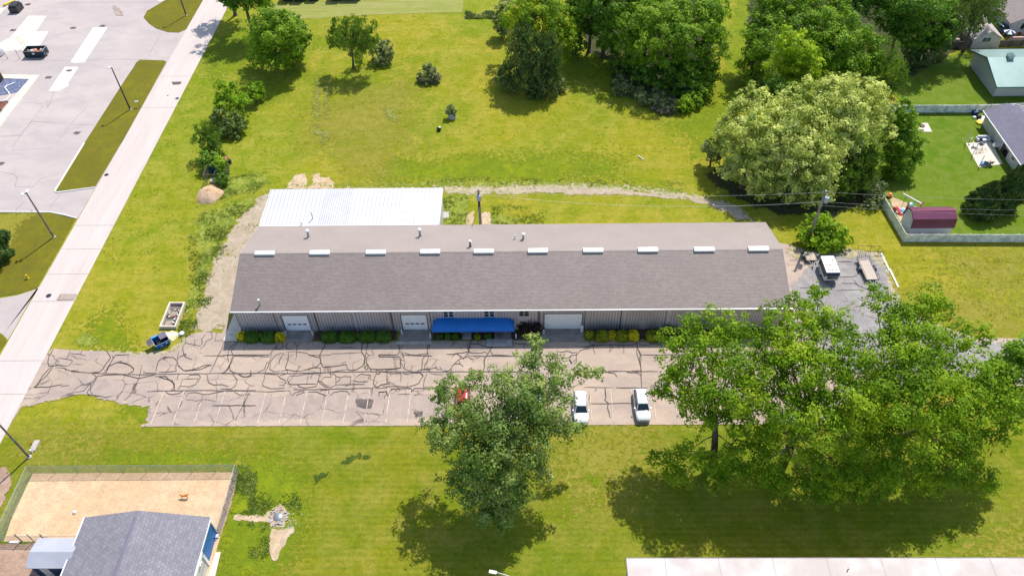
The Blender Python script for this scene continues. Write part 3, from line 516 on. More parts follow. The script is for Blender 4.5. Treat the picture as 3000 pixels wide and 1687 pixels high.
# parking lines
mb = MB()
for n_ in range(13): x = -47.65+2.707*n_; mb.box((x-.05, 53.25, .110), (x+.05, 58.35, .114), rot=-.018 if n_ == 0 else 0)
for n_ in range(11): x = -9.6+2.68*n_-(.0 if n_ < 5 else 1.07)+(2.68 if n_ > 5 else 0); mb.box((x-.05, 53.25, .110), (x+.05, 58.35, .114))
structure('parking_line', mb, M['paint'], 'worn pale parking bay lines along the lower side of the lot')
# tar sealed cracks, traced
mb = MB()
CR = [[(-65.3,65.64),(-65.22,64.94),(-65.36,64.43),(-65.06,63.24),(-64.65,62.56),(-63.79,62.64),(-62.87,62.72)], [(-64.24,62.56),(-64.83,60.91),(-64.95,59.29),(-65.18,59.06),(-63.4,59.09),(-62.18,59.36),(-61.51,59.51)], [(-64.03,62.56),(-64.29,60.91),(-64.82,59.94),(-64.94,59.13)], [(-61.67,59.15),(-60.59,59.38)], [(-63.66,62.31),(-62.53,62.22),(-61.55,61.8),(-60.24,61.54),(-58.7,61.4),(-57.33,61.32)], [(-62.26,62.21),(-62.03,61.8)], [(-63.85,63.94),(-64.0,63.15),(-63.62,62.72),(-62.32,62.51),(-61.89,62.63),(-61.74,63.47),(-61.99,63.59),(-63.18,63.82),(-63.78,63.94)], [(-62.72,63.76),(-62.73,64.41),(-62.8,65.27)], [(-62.63,64.67),(-61.28,64.57),(-60.19,64.22)], [(-61.08,64.57),(-61.1,65.17)], [(-57.68,65.06),(-56.89,64.2),(-56.7,63.86),(-57.02,62.68),(-57.04,62.02),(-57.4,61.52),(-58.31,61.45)], [(-56.19,64.36),(-56.38,63.18),(-56.5,62.01),(-56.7,61.27)], [(-56.67,64.37),(-56.35,63.86),(-56.19,64.36),(-54.37,64.44)], [(-56.39,61.35),(-56.41,62.51),(-55.53,63.09),(-54.41,63.0),(-53.42,62.49),(-52.85,61.99),(-52.84,61.58),(-53.37,61.17)], [(-55.53,63.09),(-55.15,63.34),(-54.69,63.0),(-53.75,62.66)], [(-58.7,61.4),(-55.95,61.23),(-51.85,61.03),(-49.21,61.14),(-43.86,61.19),(-36.15,61.13)], [(-58.28,61.36),(-57.43,60.7),(-57.65,60.06),(-58.09,59.09),(-58.24,58.46),(-59.7,58.15)], [(-57.43,60.7),(-57.39,60.05),(-57.48,59.25),(-57.78,58.3),(-57.5,57.9),(-54.82,57.42)], [(-57.46,60.78),(-56.41,61.02),(-54.15,61.09),(-52.83,60.76),(-51.64,60.42),(-50.68,60.74),(-49.69,60.98)], [(-51.99,62.65),(-51.75,61.32),(-51.62,60.34),(-51.79,58.9),(-51.91,57.72),(-52.36,56.94)], [(-53.02,58.43),(-53.23,58.12),(-53.34,57.49)], [(-51.19,61.07),(-51.37,61.62),(-51.0,61.28),(-49.65,61.28),(-49.9,62.47),(-49.9,63.3),(-49.54,63.89),(-48.73,63.94),(-48.03,63.88),(-47.38,63.29)], [(-49.43,63.55),(-49.32,64.06),(-48.88,63.97),(-49.28,63.5)], [(-47.38,63.29),(-47.23,62.12),(-46.94,61.62),(-48.1,61.46),(-49.3,61.44)], [(-47.38,63.29),(-46.92,62.45),(-46.02,61.7),(-45.1,61.77),(-44.12,62.1),(-43.56,62.51),(-42.52,62.64)], [(-47.38,63.29),(-47.57,64.13),(-47.59,64.9)], [(-47.5,67.61),(-47.07,66.37),(-44.91,65.84),(-44.83,66.53),(-45.11,67.06),(-44.78,67.86)], [(-47.12,66.55),(-47.34,65.68),(-46.85,64.47),(-46.42,63.96),(-45.41,63.53)], [(-47.41,63.63),(-47.16,64.13),(-46.38,64.3),(-46.6,64.55),(-46.85,64.47)], [(-44.93,68.4),(-44.06,68.3),(-43.63,67.23),(-44.32,66.7),(-44.4,66.01),(-44.76,65.31)], [(-43.29,68.29),(-43.16,66.78),(-41.87,66.86)], [(-41.89,66.69),(-41.8,65.29),(-42.01,64.27),(-42.15,62.75),(-42.37,61.35)], [(-44.03,64.16),(-41.98,64.15),(-36.88,64.23)], [(-39.99,64.08),(-40.02,62.9),(-40.04,61.91),(-40.43,61.33)], [(-42.52,62.64),(-42.87,62.42),(-43.78,61.85),(-45.86,61.61)], [(-40.07,62.57),(-39.68,61.57),(-38.8,61.24)], [(-40.17,61.91),(-40.07,62.57)], [(-49.61,60.74),(-48.14,60.73),(-47.58,60.24),(-46.65,59.59),(-46.42,59.03),(-46.73,58.55),(-46.14,58.55)], [(-49.07,60.73),(-48.3,60.4),(-46.98,59.99),(-46.27,58.55)], [(-46.43,60.15),(-46.52,61.13)], [(-45.74,60.31),(-45.74,59.18),(-44.58,59.05),(-43.69,59.41),(-43.7,60.38),(-45.74,60.31)], [(-45.12,60.47),(-45.0,60.95),(-43.82,61.03),(-43.44,60.62),(-43.54,59.81)], [(-45.65,59.1),(-45.9,58.63)], [(-49.87,58.29),(-47.01,58.4),(-43.09,58.45),(-39.12,58.35),(-35.52,58.41)], [(-47.36,58.24),(-46.87,57.92),(-46.32,57.84),(-45.58,58.0),(-45.15,58.31)], [(-44.43,57.44),(-44.29,58.07),(-43.39,58.14),(-42.25,57.82),(-42.23,56.81),(-42.55,56.12)], [(-42.25,57.82),(-41.6,57.82),(-40.88,58.05),(-39.76,58.28)], [(-42.7,61.1),(-42.12,59.72),(-41.35,59.32),(-40.31,59.39),(-39.31,59.07)], [(-39.31,61.16),(-38.38,60.1),(-38.4,59.14),(-38.81,58.67),(-40.26,58.68)], [(-38.36,61.07),(-37.7,60.58),(-36.92,60.66),(-36.75,61.06)], [(-40.6,56.08),(-34.97,56.05)], [(-36.29,58.02),(-36.54,56.63),(-36.79,55.26),(-37.05,53.76)], [(-47.83,56.84),(-48.07,56.15)], [(-38.3,58.19),(-37.37,57.64),(-36.65,57.87)],
[(-39.97,66.6),(-40.6,65.85),(-40.84,65.16),(-40.68,64.02),(-40.31,63.12)], [(-39.97,66.6),(-40.27,65.27),(-40.46,64.93),(-39.94,64.3),(-41.54,64.16)], [(-39.94,64.3),(-38.38,64.25),(-35.02,64.23),(-34.73,65.0),(-34.36,65.8)], [(-39.89,64.13),(-38.05,64.0),(-36.36,64.16),(-35.59,63.93),(-35.01,63.98)], [(-39.88,64.24),(-39.88,63.0),(-40.04,62.23),(-40.38,61.46),(-40.75,61.19)], [(-40.02,62.5),(-39.72,61.67),(-39.18,61.29)], [(-40.75,61.15),(-37.19,61.16),(-32.74,61.14),(-29.19,61.17),(-25.67,61.31),(-20.36,61.33),(-17.92,61.32)], [(-38.6,61.12),(-37.96,60.68),(-37.31,60.57),(-36.75,60.84),(-36.68,61.11)], [(-35.98,61.32),(-35.19,61.75),(-35.04,63.08),(-34.79,62.97),(-34.72,62.08)], [(-34.73,64.54),(-34.71,63.64),(-34.77,62.3),(-34.96,61.53),(-34.9,61.1),(-34.82,60.12),(-34.91,59.37),(-34.58,59.05),(-33.62,58.68),(-31.93,58.77),(-31.99,59.25),(-32.7,59.28)], [(-33.41,64.54),(-34.26,64.09),(-34.59,63.08),(-34.45,61.86),(-33.78,61.42),(-32.91,61.52)], [(-33.15,64.59),(-33.31,63.85),(-33.46,63.29),(-33.32,62.62)], [(-32.49,64.7),(-32.31,63.62),(-32.31,62.73),(-32.42,62.18),(-32.15,61.73),(-31.04,61.51),(-29.89,61.56)], [(-33.7,66.38),(-33.42,65.45),(-33.87,65.22),(-34.68,65.17)], [(-34.29,65.92),(-34.28,65.23)], [(-31.43,64.86),(-31.52,65.78),(-32.23,66.6),(-32.78,66.61),(-33.1,65.91),(-32.82,65.22),(-32.13,65.15)], [(-31.43,65.78),(-30.94,66.59),(-30.22,66.64),(-30.06,65.77)], [(-31.43,64.86),(-31.27,64.07),(-31.26,63.34)], [(-32.86,64.76),(-31.42,64.81),(-29.91,64.51),(-29.68,64.23),(-28.12,64.1),(-26.69,64.2),(-26.36,64.43),(-24.38,64.47),(-22.49,64.57)], [(-29.68,64.23),(-28.81,63.94),(-28.09,63.71),(-28.03,64.1)], [(-27.59,66.33),(-27.87,65.3),(-28.13,64.16),(-27.71,62.81),(-27.32,62.14),(-25.82,62.24),(-24.27,62.56),(-23.97,61.79)], [(-24.89,62.57),(-24.77,62.9),(-24.34,63.01)], [(-27.73,62.92),(-28.15,62.26),(-28.64,62.04),(-28.79,62.82)], [(-29.89,61.56),(-29.07,61.93),(-28.64,62.04),(-27.66,62.03),(-27.51,61.16),(-27.58,60.08),(-27.65,59.01),(-29.18,58.76),(-29.82,58.92),(-30.26,59.35)], [(-29.17,61.5),(-29.14,61.82),(-28.48,62.1)], [(-32.82,61.52),(-32.06,61.73),(-31.86,61.19),(-32.83,60.76)], [(-33.12,60.87),(-32.77,60.43),(-31.97,60.0),(-31.84,59.57),(-31.99,59.25)], [(-34.88,60.99),(-34.31,61.04),(-33.12,60.87)], [(-31.73,60.1),(-31.5,60.75),(-30.44,60.74),(-29.35,61.06),(-28.29,61.05),(-27.61,61.21)], [(-31.73,60.1),(-31.33,59.46),(-31.04,59.33),(-27.72,59.39)], [(-29.09,61.06),(-29.03,60.3),(-29.03,59.34)], [(-28.54,61.0),(-28.68,60.3)], [(-27.21,59.7),(-26.95,60.51),(-25.98,60.5),(-26.16,61.04),(-25.63,61.04),(-25.34,60.6),(-25.11,59.21),(-25.79,58.84),(-26.5,58.9),(-27.42,59.65),(-27.61,59.97),(-27.08,59.7),(-26.15,58.9)], [(-26.91,61.26),(-27.01,62.14)], [(-26.2,61.31),(-26.34,62.14)], [(-25.38,60.6),(-24.74,60.44),(-24.75,59.95),(-25.13,59.64)], [(-24.73,60.38),(-24.23,60.6),(-23.34,60.54),(-23.26,59.41),(-23.81,58.99)], [(-25.12,59.26),(-23.59,59.26),(-21.41,59.3),(-21.45,59.93)], [(-22.99,59.94),(-22.34,59.73),(-21.03,59.72),(-20.93,60.63)], [(-22.55,60.59),(-21.99,60.96),(-20.72,60.74),(-20.73,60.09)], [(-23.97,61.79),(-23.58,61.57),(-22.8,61.67),(-22.0,62.33),(-21.87,63.33),(-21.95,63.89),(-22.51,64.69),(-22.64,66.3)], [(-21.91,66.29),(-21.88,64.68),(-21.83,62.99),(-21.78,62.0)], [(-21.86,64.57),(-21.43,64.06),(-20.81,64.16)], [(-20.07,63.99),(-19.82,64.16),(-18.23,64.15)], [(-20.07,63.99),(-19.78,63.82),(-18.2,63.81)], [(-21.42,64.0),(-21.65,63.66),(-21.62,62.77),(-21.42,62.66),(-21.69,62.0),(-21.47,61.67),(-21.22,61.77),(-21.39,62.44)], [(-21.42,62.66),(-20.95,61.77),(-19.52,61.71),(-17.97,61.81)], [(-20.96,61.88),(-20.73,61.44)], [(-19.98,61.17),(-20.22,60.25),(-20.2,59.39),(-19.87,58.86),(-19.44,58.91),(-19.21,59.18),(-18.36,59.33)], [(-19.46,61.22),(-19.61,61.0),(-19.96,61.0)], [(-18.63,61.27),(-18.42,59.49),(-17.99,59.22)], [(-18.39,59.6),(-18.04,59.59),(-18.04,59.22)], [(-19.26,57.47),(-19.29,58.07),(-18.56,58.07),(-18.41,58.28),(-18.14,57.47)], [(-20.22,58.87),(-20.17,57.48)], [(-35.8,58.27),(-34.39,58.21),(-33.68,58.15),(-32.49,58.3),(-30.97,58.35),(-30.84,57.67)], [(-30.59,57.53),(-30.19,58.13),(-29.18,58.29),(-29.05,58.08),(-30.01,57.66)], [(-28.63,58.13),(-27.5,58.17),(-26.46,57.65),(-25.91,57.51)], [(-27.09,58.27),(-26.6,58.48),(-25.98,58.43),(-25.8,57.85)], [(-25.57,57.51),(-25.23,58.05),(-24.3,58.26),(-23.51,58.2),(-22.99,57.63)], [(-36.67,57.57),(-36.24,57.96),(-36.06,57.56)], [(-35.88,58.27),(-38.11,58.44),(-40.02,58.4)], [(-26.12,61.31),(-25.26,61.53),(-23.96,61.74)], [(-25.75,61.26),(-23.49,58.62),(-22.63,58.67)][:0] or [(-30.61,58.5),(-26.96,58.54),(-23.48,58.57),(-20.28,58.66)], [(-25.52,65.39),(-24.53,65.48),(-23.7,65.38)],
[(-17.77,66.73),(-17.58,65.8),(-17.36,64.99),(-17.45,64.2),(-17.94,64.11),(-20.02,64.16),(-20.13,63.99),(-19.88,63.82),(-17.19,63.83),(-17.04,63.3),(-17.02,62.63),(-16.86,61.97),(-18.03,61.75),(-20.23,61.6)], [(-16.86,61.97),(-17.59,61.75),(-18.46,61.65),(-18.88,61.38)], [(-16.97,66.08),(-17.15,65.56),(-17.15,64.76),(-16.86,64.08),(-16.89,63.52),(-16.95,62.85),(-16.45,61.85),(-15.79,61.52),(-15.16,61.35)], [(-17.58,66.26),(-16.24,66.08),(-14.42,66.12),(-13.6,66.06),(-13.34,66.23),(-13.28,66.58)], [(-13.6,66.06),(-13.61,65.08),(-13.46,64.4),(-13.87,63.83),(-14.09,63.28),(-14.04,62.17),(-14.01,61.4)], [(-13.69,66.06),(-13.34,65.65),(-13.36,65.31),(-13.58,65.25)], [(-13.47,64.51),(-13.29,63.94),(-13.4,63.05),(-13.7,62.38),(-13.67,61.51)], [(-17.0,64.65),(-16.65,63.85),(-16.59,63.29)], [(-16.72,64.53),(-15.78,64.13),(-14.97,64.07),(-13.46,64.4)], [(-16.68,64.08),(-12.79,63.88)], [(-16.5,62.85),(-16.35,62.18),(-16.45,61.85)], [(-14.71,61.3),(-14.21,61.62),(-13.34,61.78),(-12.86,61.34)], [(-13.86,61.62),(-12.89,61.72),(-12.12,61.99),(-12.18,62.21),(-12.0,61.66),(-11.38,61.66),(-11.68,62.1)], [(-11.37,61.49),(-10.48,61.38),(-10.15,61.7),(-10.01,62.25),(-9.67,62.58),(-8.96,62.57),(-8.49,62.08)], [(-10.15,61.7),(-9.99,61.27)], [(-9.76,62.52),(-9.34,63.13),(-8.92,63.46),(-9.03,63.91),(-9.5,64.25),(-9.85,64.14),(-10.13,63.64)], [(-9.03,63.91),(-8.55,63.35),(-8.22,63.91),(-7.98,64.47)], [(-9.17,63.24),(-9.01,62.69),(-9.04,62.52)], [(-10.93,64.21),(-10.21,64.15),(-9.59,64.31),(-8.61,64.42),(-7.99,64.64),(-7.85,65.5),(-7.69,66.19),(-7.81,66.65)], [(-8.14,65.9),(-7.69,66.01),(-7.14,65.89),(-6.59,65.95),(-6.22,65.66),(-5.4,65.36),(-4.76,65.3)], [(-8.14,65.9),(-8.05,65.04),(-7.8,64.47),(-7.34,64.35),(-6.18,64.34),(-5.83,64.57),(-5.37,64.34)], [(-6.8,66.59),(-6.78,65.95)], [(-6.51,66.0),(-6.42,66.18),(-6.15,66.35)], [(-7.75,65.5),(-7.88,64.36),(-7.95,63.79),(-8.56,63.57),(-8.82,63.35)], [(-7.95,63.79),(-7.48,63.34),(-7.22,63.4),(-7.23,62.78)], [(-7.77,63.9),(-5.62,63.78),(-5.27,63.89),(0.1,63.74)], [(-7.14,63.68),(-6.69,63.56),(-6.33,63.61)], [(-4.76,65.3),(-5.02,64.79),(-5.36,64.11),(-5.7,63.44),(-5.77,62.77),(-5.66,62.11),(-5.89,61.02),(-5.99,60.16)], [(-5.79,63.33),(-5.77,62.77)], [(-4.98,64.79),(-4.64,64.0),(-3.48,63.99),(-2.05,63.87)], [(-5.62,66.64),(-5.53,65.36),(-1.97,65.4),(-1.93,66.61),(-1.25,66.54)], [(-20.2,61.33),(-14.89,61.28),(-9.59,61.26),(-4.31,61.23),(0.26,61.22)], [(-18.63,61.21),(-18.38,59.38),(-18.1,59.28)], [(-19.66,61.27),(-19.54,61.0),(-20.14,60.9)], [(-18.44,61.05),(-16.76,61.04),(-16.65,60.44),(-16.71,59.69)], [(-18.38,59.38),(-19.23,59.23),(-19.45,58.86),(-19.88,58.86)], [(-16.54,61.04),(-15.91,60.92),(-15.23,61.14),(-14.16,61.08),(-13.76,60.53),(-14.0,60.21),(-14.2,59.47),(-14.69,59.15),(-15.54,58.89),(-19.02,58.96)], [(-14.07,61.07),(-13.73,60.64)], [(-13.27,60.96),(-13.55,60.1),(-13.57,58.83),(-12.93,58.88)], [(-12.92,61.01),(-12.21,60.85),(-10.98,60.84)], [(-9.76,61.1),(-10.01,60.94),(-9.77,60.51),(-9.78,59.97)], [(-1.95,62.53),(-1.98,61.22),(-0.97,60.99)], [(-4.31,61.18),(-3.67,59.72)], [(-17.98,57.46),(-17.89,58.22),(-17.5,58.53),(-16.96,58.43),(-17.2,58.17)], [(-19.19,57.47),(-19.31,58.07),(-18.57,58.07),(-18.46,58.28),(-18.07,57.46)], [(-17.84,58.54),(-15.16,58.63),(-15.05,58.36),(-15.1,58.0),(-14.95,58.21),(-14.73,58.62),(-12.91,58.61),(-9.27,58.65)], [(-16.8,57.7),(-15.94,57.74),(-15.16,57.71)], [(-14.67,57.53),(-14.04,57.68)], [(-19.86,58.65),(-18.3,58.7)], [(-10.0,66.79),(-10.06,66.2),(-10.24,65.46)], [(-4.14,65.58),(-3.98,62.1),(-2.65,61.66)][:0] or [(-2.66,62.53),(-2.6,61.76)], [(-0.43,65.9),(-0.43,65.21)], [(-1.88,66.14),(-1.16,65.85),(-0.25,65.9),(0.2,65.55)],
[(4.13,64.84),(4.04,63.38)], [(4.25,64.5),(4.74,64.44),(5.29,64.6),(5.73,64.54),(5.99,64.32),(6.62,64.37),(6.67,64.54)], [(3.12,63.85),(4.5,63.88),(4.57,63.37)], [(5.24,63.37),(5.6,63.53),(5.97,63.92),(6.64,63.92),(7.17,64.7),(7.91,64.98),(8.72,65.09)], [(6.66,64.37),(6.59,62.8),(6.26,62.36)], [(5.97,63.81),(5.68,63.25),(6.0,62.59),(5.91,62.37)], [(6.62,63.36),(6.1,62.7)], [(5.59,63.14),(5.91,62.48)], [(9.62,66.4),(8.93,65.6),(8.59,65.84),(8.52,66.3)], [(8.93,65.6),(9.11,64.13)], [(7.47,65.27),(8.38,65.38),(8.93,65.55),(10.56,65.65),(12.89,65.57),(14.33,65.62),(14.9,65.9),(14.87,66.48)], [(11.32,65.59),(11.13,64.34),(11.6,65.24),(11.45,65.53)], [(12.34,65.46),(12.48,65.01)], [(13.16,65.57),(13.03,64.21)], [(14.9,65.9),(14.98,64.99),(15.22,63.86),(14.97,63.08),(15.08,62.53),(15.05,61.32),(14.91,60.04),(14.84,58.56)], [(15.09,66.02),(15.49,65.56),(16.3,65.55),(16.95,65.72),(19.17,65.53)], [(14.93,65.33),(14.78,64.31),(14.85,63.64),(14.98,62.75),(15.03,61.98)], [(15.13,64.65),(15.32,63.97),(15.23,63.08),(14.99,62.42)], [(15.32,63.91),(17.18,63.84),(18.96,63.94),(21.79,63.87)], [(18.23,65.54),(18.32,64.51),(18.64,64.17),(18.61,63.95)], [(15.14,66.48),(15.47,66.25),(16.84,66.41),(16.86,65.77)], [(18.09,66.23),(18.09,65.54)], [(19.2,65.76),(19.23,65.3)], [(18.15,65.99),(20.09,65.69),(22.24,65.73)], [(21.41,66.2),(21.28,65.28),(21.09,64.27),(20.91,63.93),(21.27,63.93),(21.18,64.27)], [(21.18,64.27),(21.73,64.66)], [(20.63,63.82),(20.79,63.04)], [(6.56,61.25),(9.88,61.19),(15.11,61.13),(17.29,61.12)], [(10.4,61.08),(10.99,60.92),(11.51,60.86),(11.81,60.27)], [(10.76,61.24),(11.89,61.24)], [(13.1,61.07),(13.7,60.95),(14.76,61.06),(14.97,61.43),(15.02,61.11)], [(13.73,61.22),(14.78,61.33)], [(14.13,60.9),(14.65,60.84),(14.96,60.46)], [(7.29,58.66),(9.7,58.61),(11.24,58.6)], [(11.5,58.6),(15.53,58.53)], [(8.91,58.49),(8.94,58.18),(8.71,58.07)], [(10.07,58.48),(10.07,57.31)], [(6.18,60.62),(6.14,59.88)],
[(10.09,58.52),(10.08,57.71),(10.08,56.97),(9.91,56.72),(10.32,56.17),(10.17,55.51),(10.31,54.73),(10.4,53.96)], [(7.93,56.13),(9.35,56.12),(10.37,56.11),(11.89,56.17),(13.61,56.1)], [(14.15,58.5),(14.18,58.25)], [(8.02,57.6),(7.95,56.86),(7.81,56.67)],
[(45.66,77.98),(46.56,78.02),(47.51,77.98),(48.43,78.33)], [(45.6,76.76),(47.54,76.7),(47.81,76.46),(47.93,76.18),(48.73,75.66),(50.05,75.61),(50.98,76.43),(51.76,76.56)], [(47.5,77.49),(47.72,76.83),(47.89,76.27)], [(44.4,75.34),(46.63,75.41),(48.12,75.44)], [(47.09,73.99),(47.61,73.27),(48.75,73.08)], [(46.15,72.13),(47.07,72.34),(47.8,72.34)], [(39.42,75.89),(40.56,75.88)], [(39.3,81.48),(40.42,81.47)], [(46.39,81.11),(48.4,81.09)], [(50.45,75.6),(50.86,76.24)]]
for c in CR:
    if len(c) < 2 or not isinstance(c[0], (tuple, list)): continue
    pts = [c[0]]
    for a, b2 in zip(c[:-1], c[1:]):           # hand-held bitumen: each run wanders a little
        d = math.dist(a, b2); k = max(1, int(d/.8))
        for q in range(1, k+1):
            t_ = q/k; j = .05 if q < k else 0
            pts.append((a[0]+(b2[0]-a[0])*t_+random.Random(int(a[0]*997+q)).uniform(-j, j), a[1]+(b2[1]-a[1])*t_+random.Random(int(a[1]*991+q)).uniform(-j, j)))
    mb.ribbon(pts, .07+.02*(len(c) % 3), .118, 1 if len(c) % 4 == 1 else 0)
structure('tar_seam', mb, [M['tar'], M['tar_old']], 'dark tar sealed cracks wandering over the parking lot')
# pads and walks at the front
def slab(name, pts, m, z=.035, label=None): return structure(name, MB().prism(pts, -.05, z+.09), M[m], label)
slab('concrete_pad', [(-34.1, 68.4), (-29.6, 68.4), (-29.6, 66.45), (-34.1, 66.45)], 'dark_slab', .06)
slab('concrete_pad', [(-17.5, 68.4), (-13.3, 68.4), (-13.15, 66.5), (-17.75, 66.5)], 'dark_slab', .09)
slab('concrete_pad', [(-18.0, 66.45), (-13.1, 66.45), (-13.1, 65.95), (-18.0, 65.95)], 'concrete', .05)
slab('concrete_pad', [(2.1, 68.4), (7.8, 68.4), (8.0, 66.25), (1.8, 66.25)], 'dark_slab', .06)
slab('walkway', [(-8.84,68.13),(-7.69,68.12),(-7.65,66.74),(-8.92,66.75)], 'concrete', .06)
slab('walkway', [(-4.47,68.15),(-2.17,68.14),(-2.16,66.81),(-4.44,66.82)], 'dark_slab', .06)
slab('walkway', [(-5.53,66.75),(-1.98,66.72),(-2.01,65.42),(-5.58,65.44)], 'concrete', .05)
slab('concrete_strip', [(-42.0, 66.7), (-40.0, 66.7), (-40.0, 78), (-41.4, 78)], 'beige_slab', .04)
slab('concrete_strip', [(34.95, 66.6), (37.5, 66.6), (37.5, 78), (34.95, 78)], 'concrete', .03)
slab('concrete_strip', [(-34.89,36.53),(-34.38,36.55),(-34.28,33.64),(-35.06,33.64)], 'beige_slab', .03)
P('mulch_bed', [(-39.8, 68.45), (-39.8, 66.7), (-34.2, 66.7), (-34.2, 68.45)], 'mulch', .022, .2, None, .2)
P('mulch_bed', [(-29.4, 68.45), (-29.4, 66.7), (-18.1, 66.7), (-18.1, 68.45)], 'mulch', .022, .2, None, .2)
P('mulch_bed', [(-13, 68.0), (-13, 66.7), (1.9, 66.7), (1.9, 68.2)], 'mulch', .022, .2, None, .2)
P('mulch_bed', [(8.1, 68.45), (8.1, 66.7), (35, 66.7), (35, 68.45)], 'mulch', .022, .2, None, .2)
# kennel yard
structure('sand_yard', MB().sheet([(-59.91,46.41),(-34.87,46.52),(-34.8,41.11),(-34.92,38.28)] + [(-34.9, 20), (-53.5, 20), (-53.5, 37.8)] + [(-59.52,37.83),(-59.93,41.03)], .056), M['sand'], 'square pale orange sand yard behind the blue kennel')
P('bare_soil', [(-72, 37.6), (-53.6, 37.6), (-53.6, 20), (-72, 20)], 'soil', .010, .5)
P('bare_soil', [(-64.32,47.26),(-63.53,47.12),(-62.24,45.91),(-61.83,44.46),(-61.85,41.91),(-64.55,40.18),(-67.55,46.32)], 'soil', .010, .9)
P('bare_soil', [(-34.87,46.5),(-34.69,43.88),(-34.69,41.11),(-34.94,38.34),(-35.45,38.34),(-35.4,46.23)], 'soil', .014, .3)
P('sand_path', [(-34.12,41.03),(-30.37,40.97),(-30.26,41.43),(-29.4,41.55),(-29.52,42.08),(-28.82,42.43),(-28.11,41.66),(-27.66,41.08),(-27.84,40.38),(-27.76,39.46),(-29.28,39.47),(-29.86,40.15),(-31.44,40.16),(-33.97,40.45)], 'chips', .012, .35, 'short sandy path from the kennel yard to a stone ring', .15)
P('sand_path', [(-29.31,39.35),(-28.15,39.24),(-27.63,39.35),(-26.84,39.46),(-26.68,38.9),(-27.32,37.84),(-27.2,37.28),(-27.68,37.01),(-27.81,35.66),(-28.44,35.66),(-28.94,36.46),(-29.13,37.84)], 'chips', .013, .4, None, .15)
# backyards at the right
P('garden_lawn', [(57.6, 85.4), (130, 85.), (130, 135), (76, 134), (74, 118.4), (56.5, 118.4)], 'lawn', .006, .5)
P('garden_lawn', [(67.98,126.3),(77.03,136.53),(88.41,138.46),(91.02,120.97),(89.68,117.89),(70.76,118.26)], 'lawn', .005, 1.5)
slab('patio', [(75.98,109.41),(75.6,102.76),(79.89,103.61),(80.53,109.67)], 'beige_slab', .05, 'square concrete patio beside the slate roofed house')
slab('patio', [(81.54,115.62),(80.38,115.52),(81.7,117.45),(82.55,117.43)], 'beige_slab', .05)
slab('fire_pit_base', [(70.49,115.45),(71.6,115.37),(71.45,112.8),(68.9,112.85)], 'beige_slab', .04)
P('sand_patch', [(58.4,95.92),(60.87,94.14),(62.4,93.03),(62.22,92.67),(60.45,92.52),(58.35,89.73),(58.28,90.6)], 'chips', .010, .25, None, .15)
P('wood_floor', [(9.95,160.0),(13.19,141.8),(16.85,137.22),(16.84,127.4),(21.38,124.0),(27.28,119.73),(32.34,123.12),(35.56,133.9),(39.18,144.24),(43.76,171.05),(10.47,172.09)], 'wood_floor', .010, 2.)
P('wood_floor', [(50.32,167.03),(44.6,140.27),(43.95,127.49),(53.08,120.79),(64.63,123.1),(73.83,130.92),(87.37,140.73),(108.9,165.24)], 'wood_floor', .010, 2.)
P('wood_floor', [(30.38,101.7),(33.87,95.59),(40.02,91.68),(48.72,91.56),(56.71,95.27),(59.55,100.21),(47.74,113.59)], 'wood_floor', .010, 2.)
P('dirt_patch', [(39.26,84.35),(40.39,83.12),(41.85,83.3),(43.91,83.08),(46.69,82.94),(49.02,83.72),(50.22,83.0),(49.2,81.92),(46.47,82.15),(43.65,82.08),(40.73,81.62),(39.29,82.63)], 'gravel2', .019, .8, None, .3)
P('worn_track', [(-41.02,132.09),(-40.57,132.08),(-39.36,126.91),(-38.67,121.98),(-37.71,116.06),(-37.98,116.06),(-39.86,125.26)], 'straw', .007, 1.1, None, .2)
P('worn_track', [(-39.39,132.58),(-38.95,132.57),(-38.02,128.57),(-36.51,119.1),(-36.78,119.11),(-38.21,126.88)], 'straw', .007, 1.1, None, .2)
P('worn_track', [(-38.65,115.77),(-35.42,114.81),(-35.56,111.5),(-36.1,111.5),(-36.16,113.93),(-37.84,114.26)], 'straw', .007, 1.1, None, .2)
P('worn_track', [(-25.99,121.73),(-25.06,121.71),(-23.6,118.54),(-23.65,117.31),(-24.33,118.56),(-25.51,119.2)], 'straw', .007, 1.1, None, .2)
# ---------------------------------------------------------------- the warehouse
X0, X1, YF, YR, YM, ZE, ZR = -40.05, 35.35, 68.02, 84.85, 76.43, 4.72, 7.45
W = empty('warehouse', (-2.4, 76.4, 0), 'very long taupe metal warehouse with grey shingle roof and ridge skylights', 'warehouse')
mb = MB(); wl, wr, wf, wb = X0+.3, X1-.3, 68.45, 84.45
for a, b2 in (((wl, wf), (-33.65, wf)), ((-29.9, wf), (-17.3, wf)), ((-13.6, wf), (2.3, wf)), ((7.65, wf), (wr, wf))): mb.box((a[0], wf, 0), (b2[0], wf+.25, ZE-.14))
for a, b2 in ((-33.65, -29.9), (-17.3, -13.6), (2.3, 7.65)): mb.box((a, wf, 3.35), (b2, wf+.25, ZE-.14))
mb.box((wl, wf+.25, 0), (wl+.25, wb, ZE-.1)); mb.box((wr-.25, wf+.25, 0), (wr, wb, ZE-.1)); mb.box((wl+.25, wb-.25, 0), (wr-.25, wb, ZE-.1))
for x in (wl, wr):   # gable ends
    s_ = .24 if x == wl else -.24
    mb.loft([[(x, wf+.05, ZE-.1), (x, wb-.05, ZE-.1), (x, YM, ZR-.25)], [(x+s_, wf+.05, ZE-.1), (x+s_, wb-.05, ZE-.1), (x+s_, YM, ZR-.25)]])
x = wl+.2
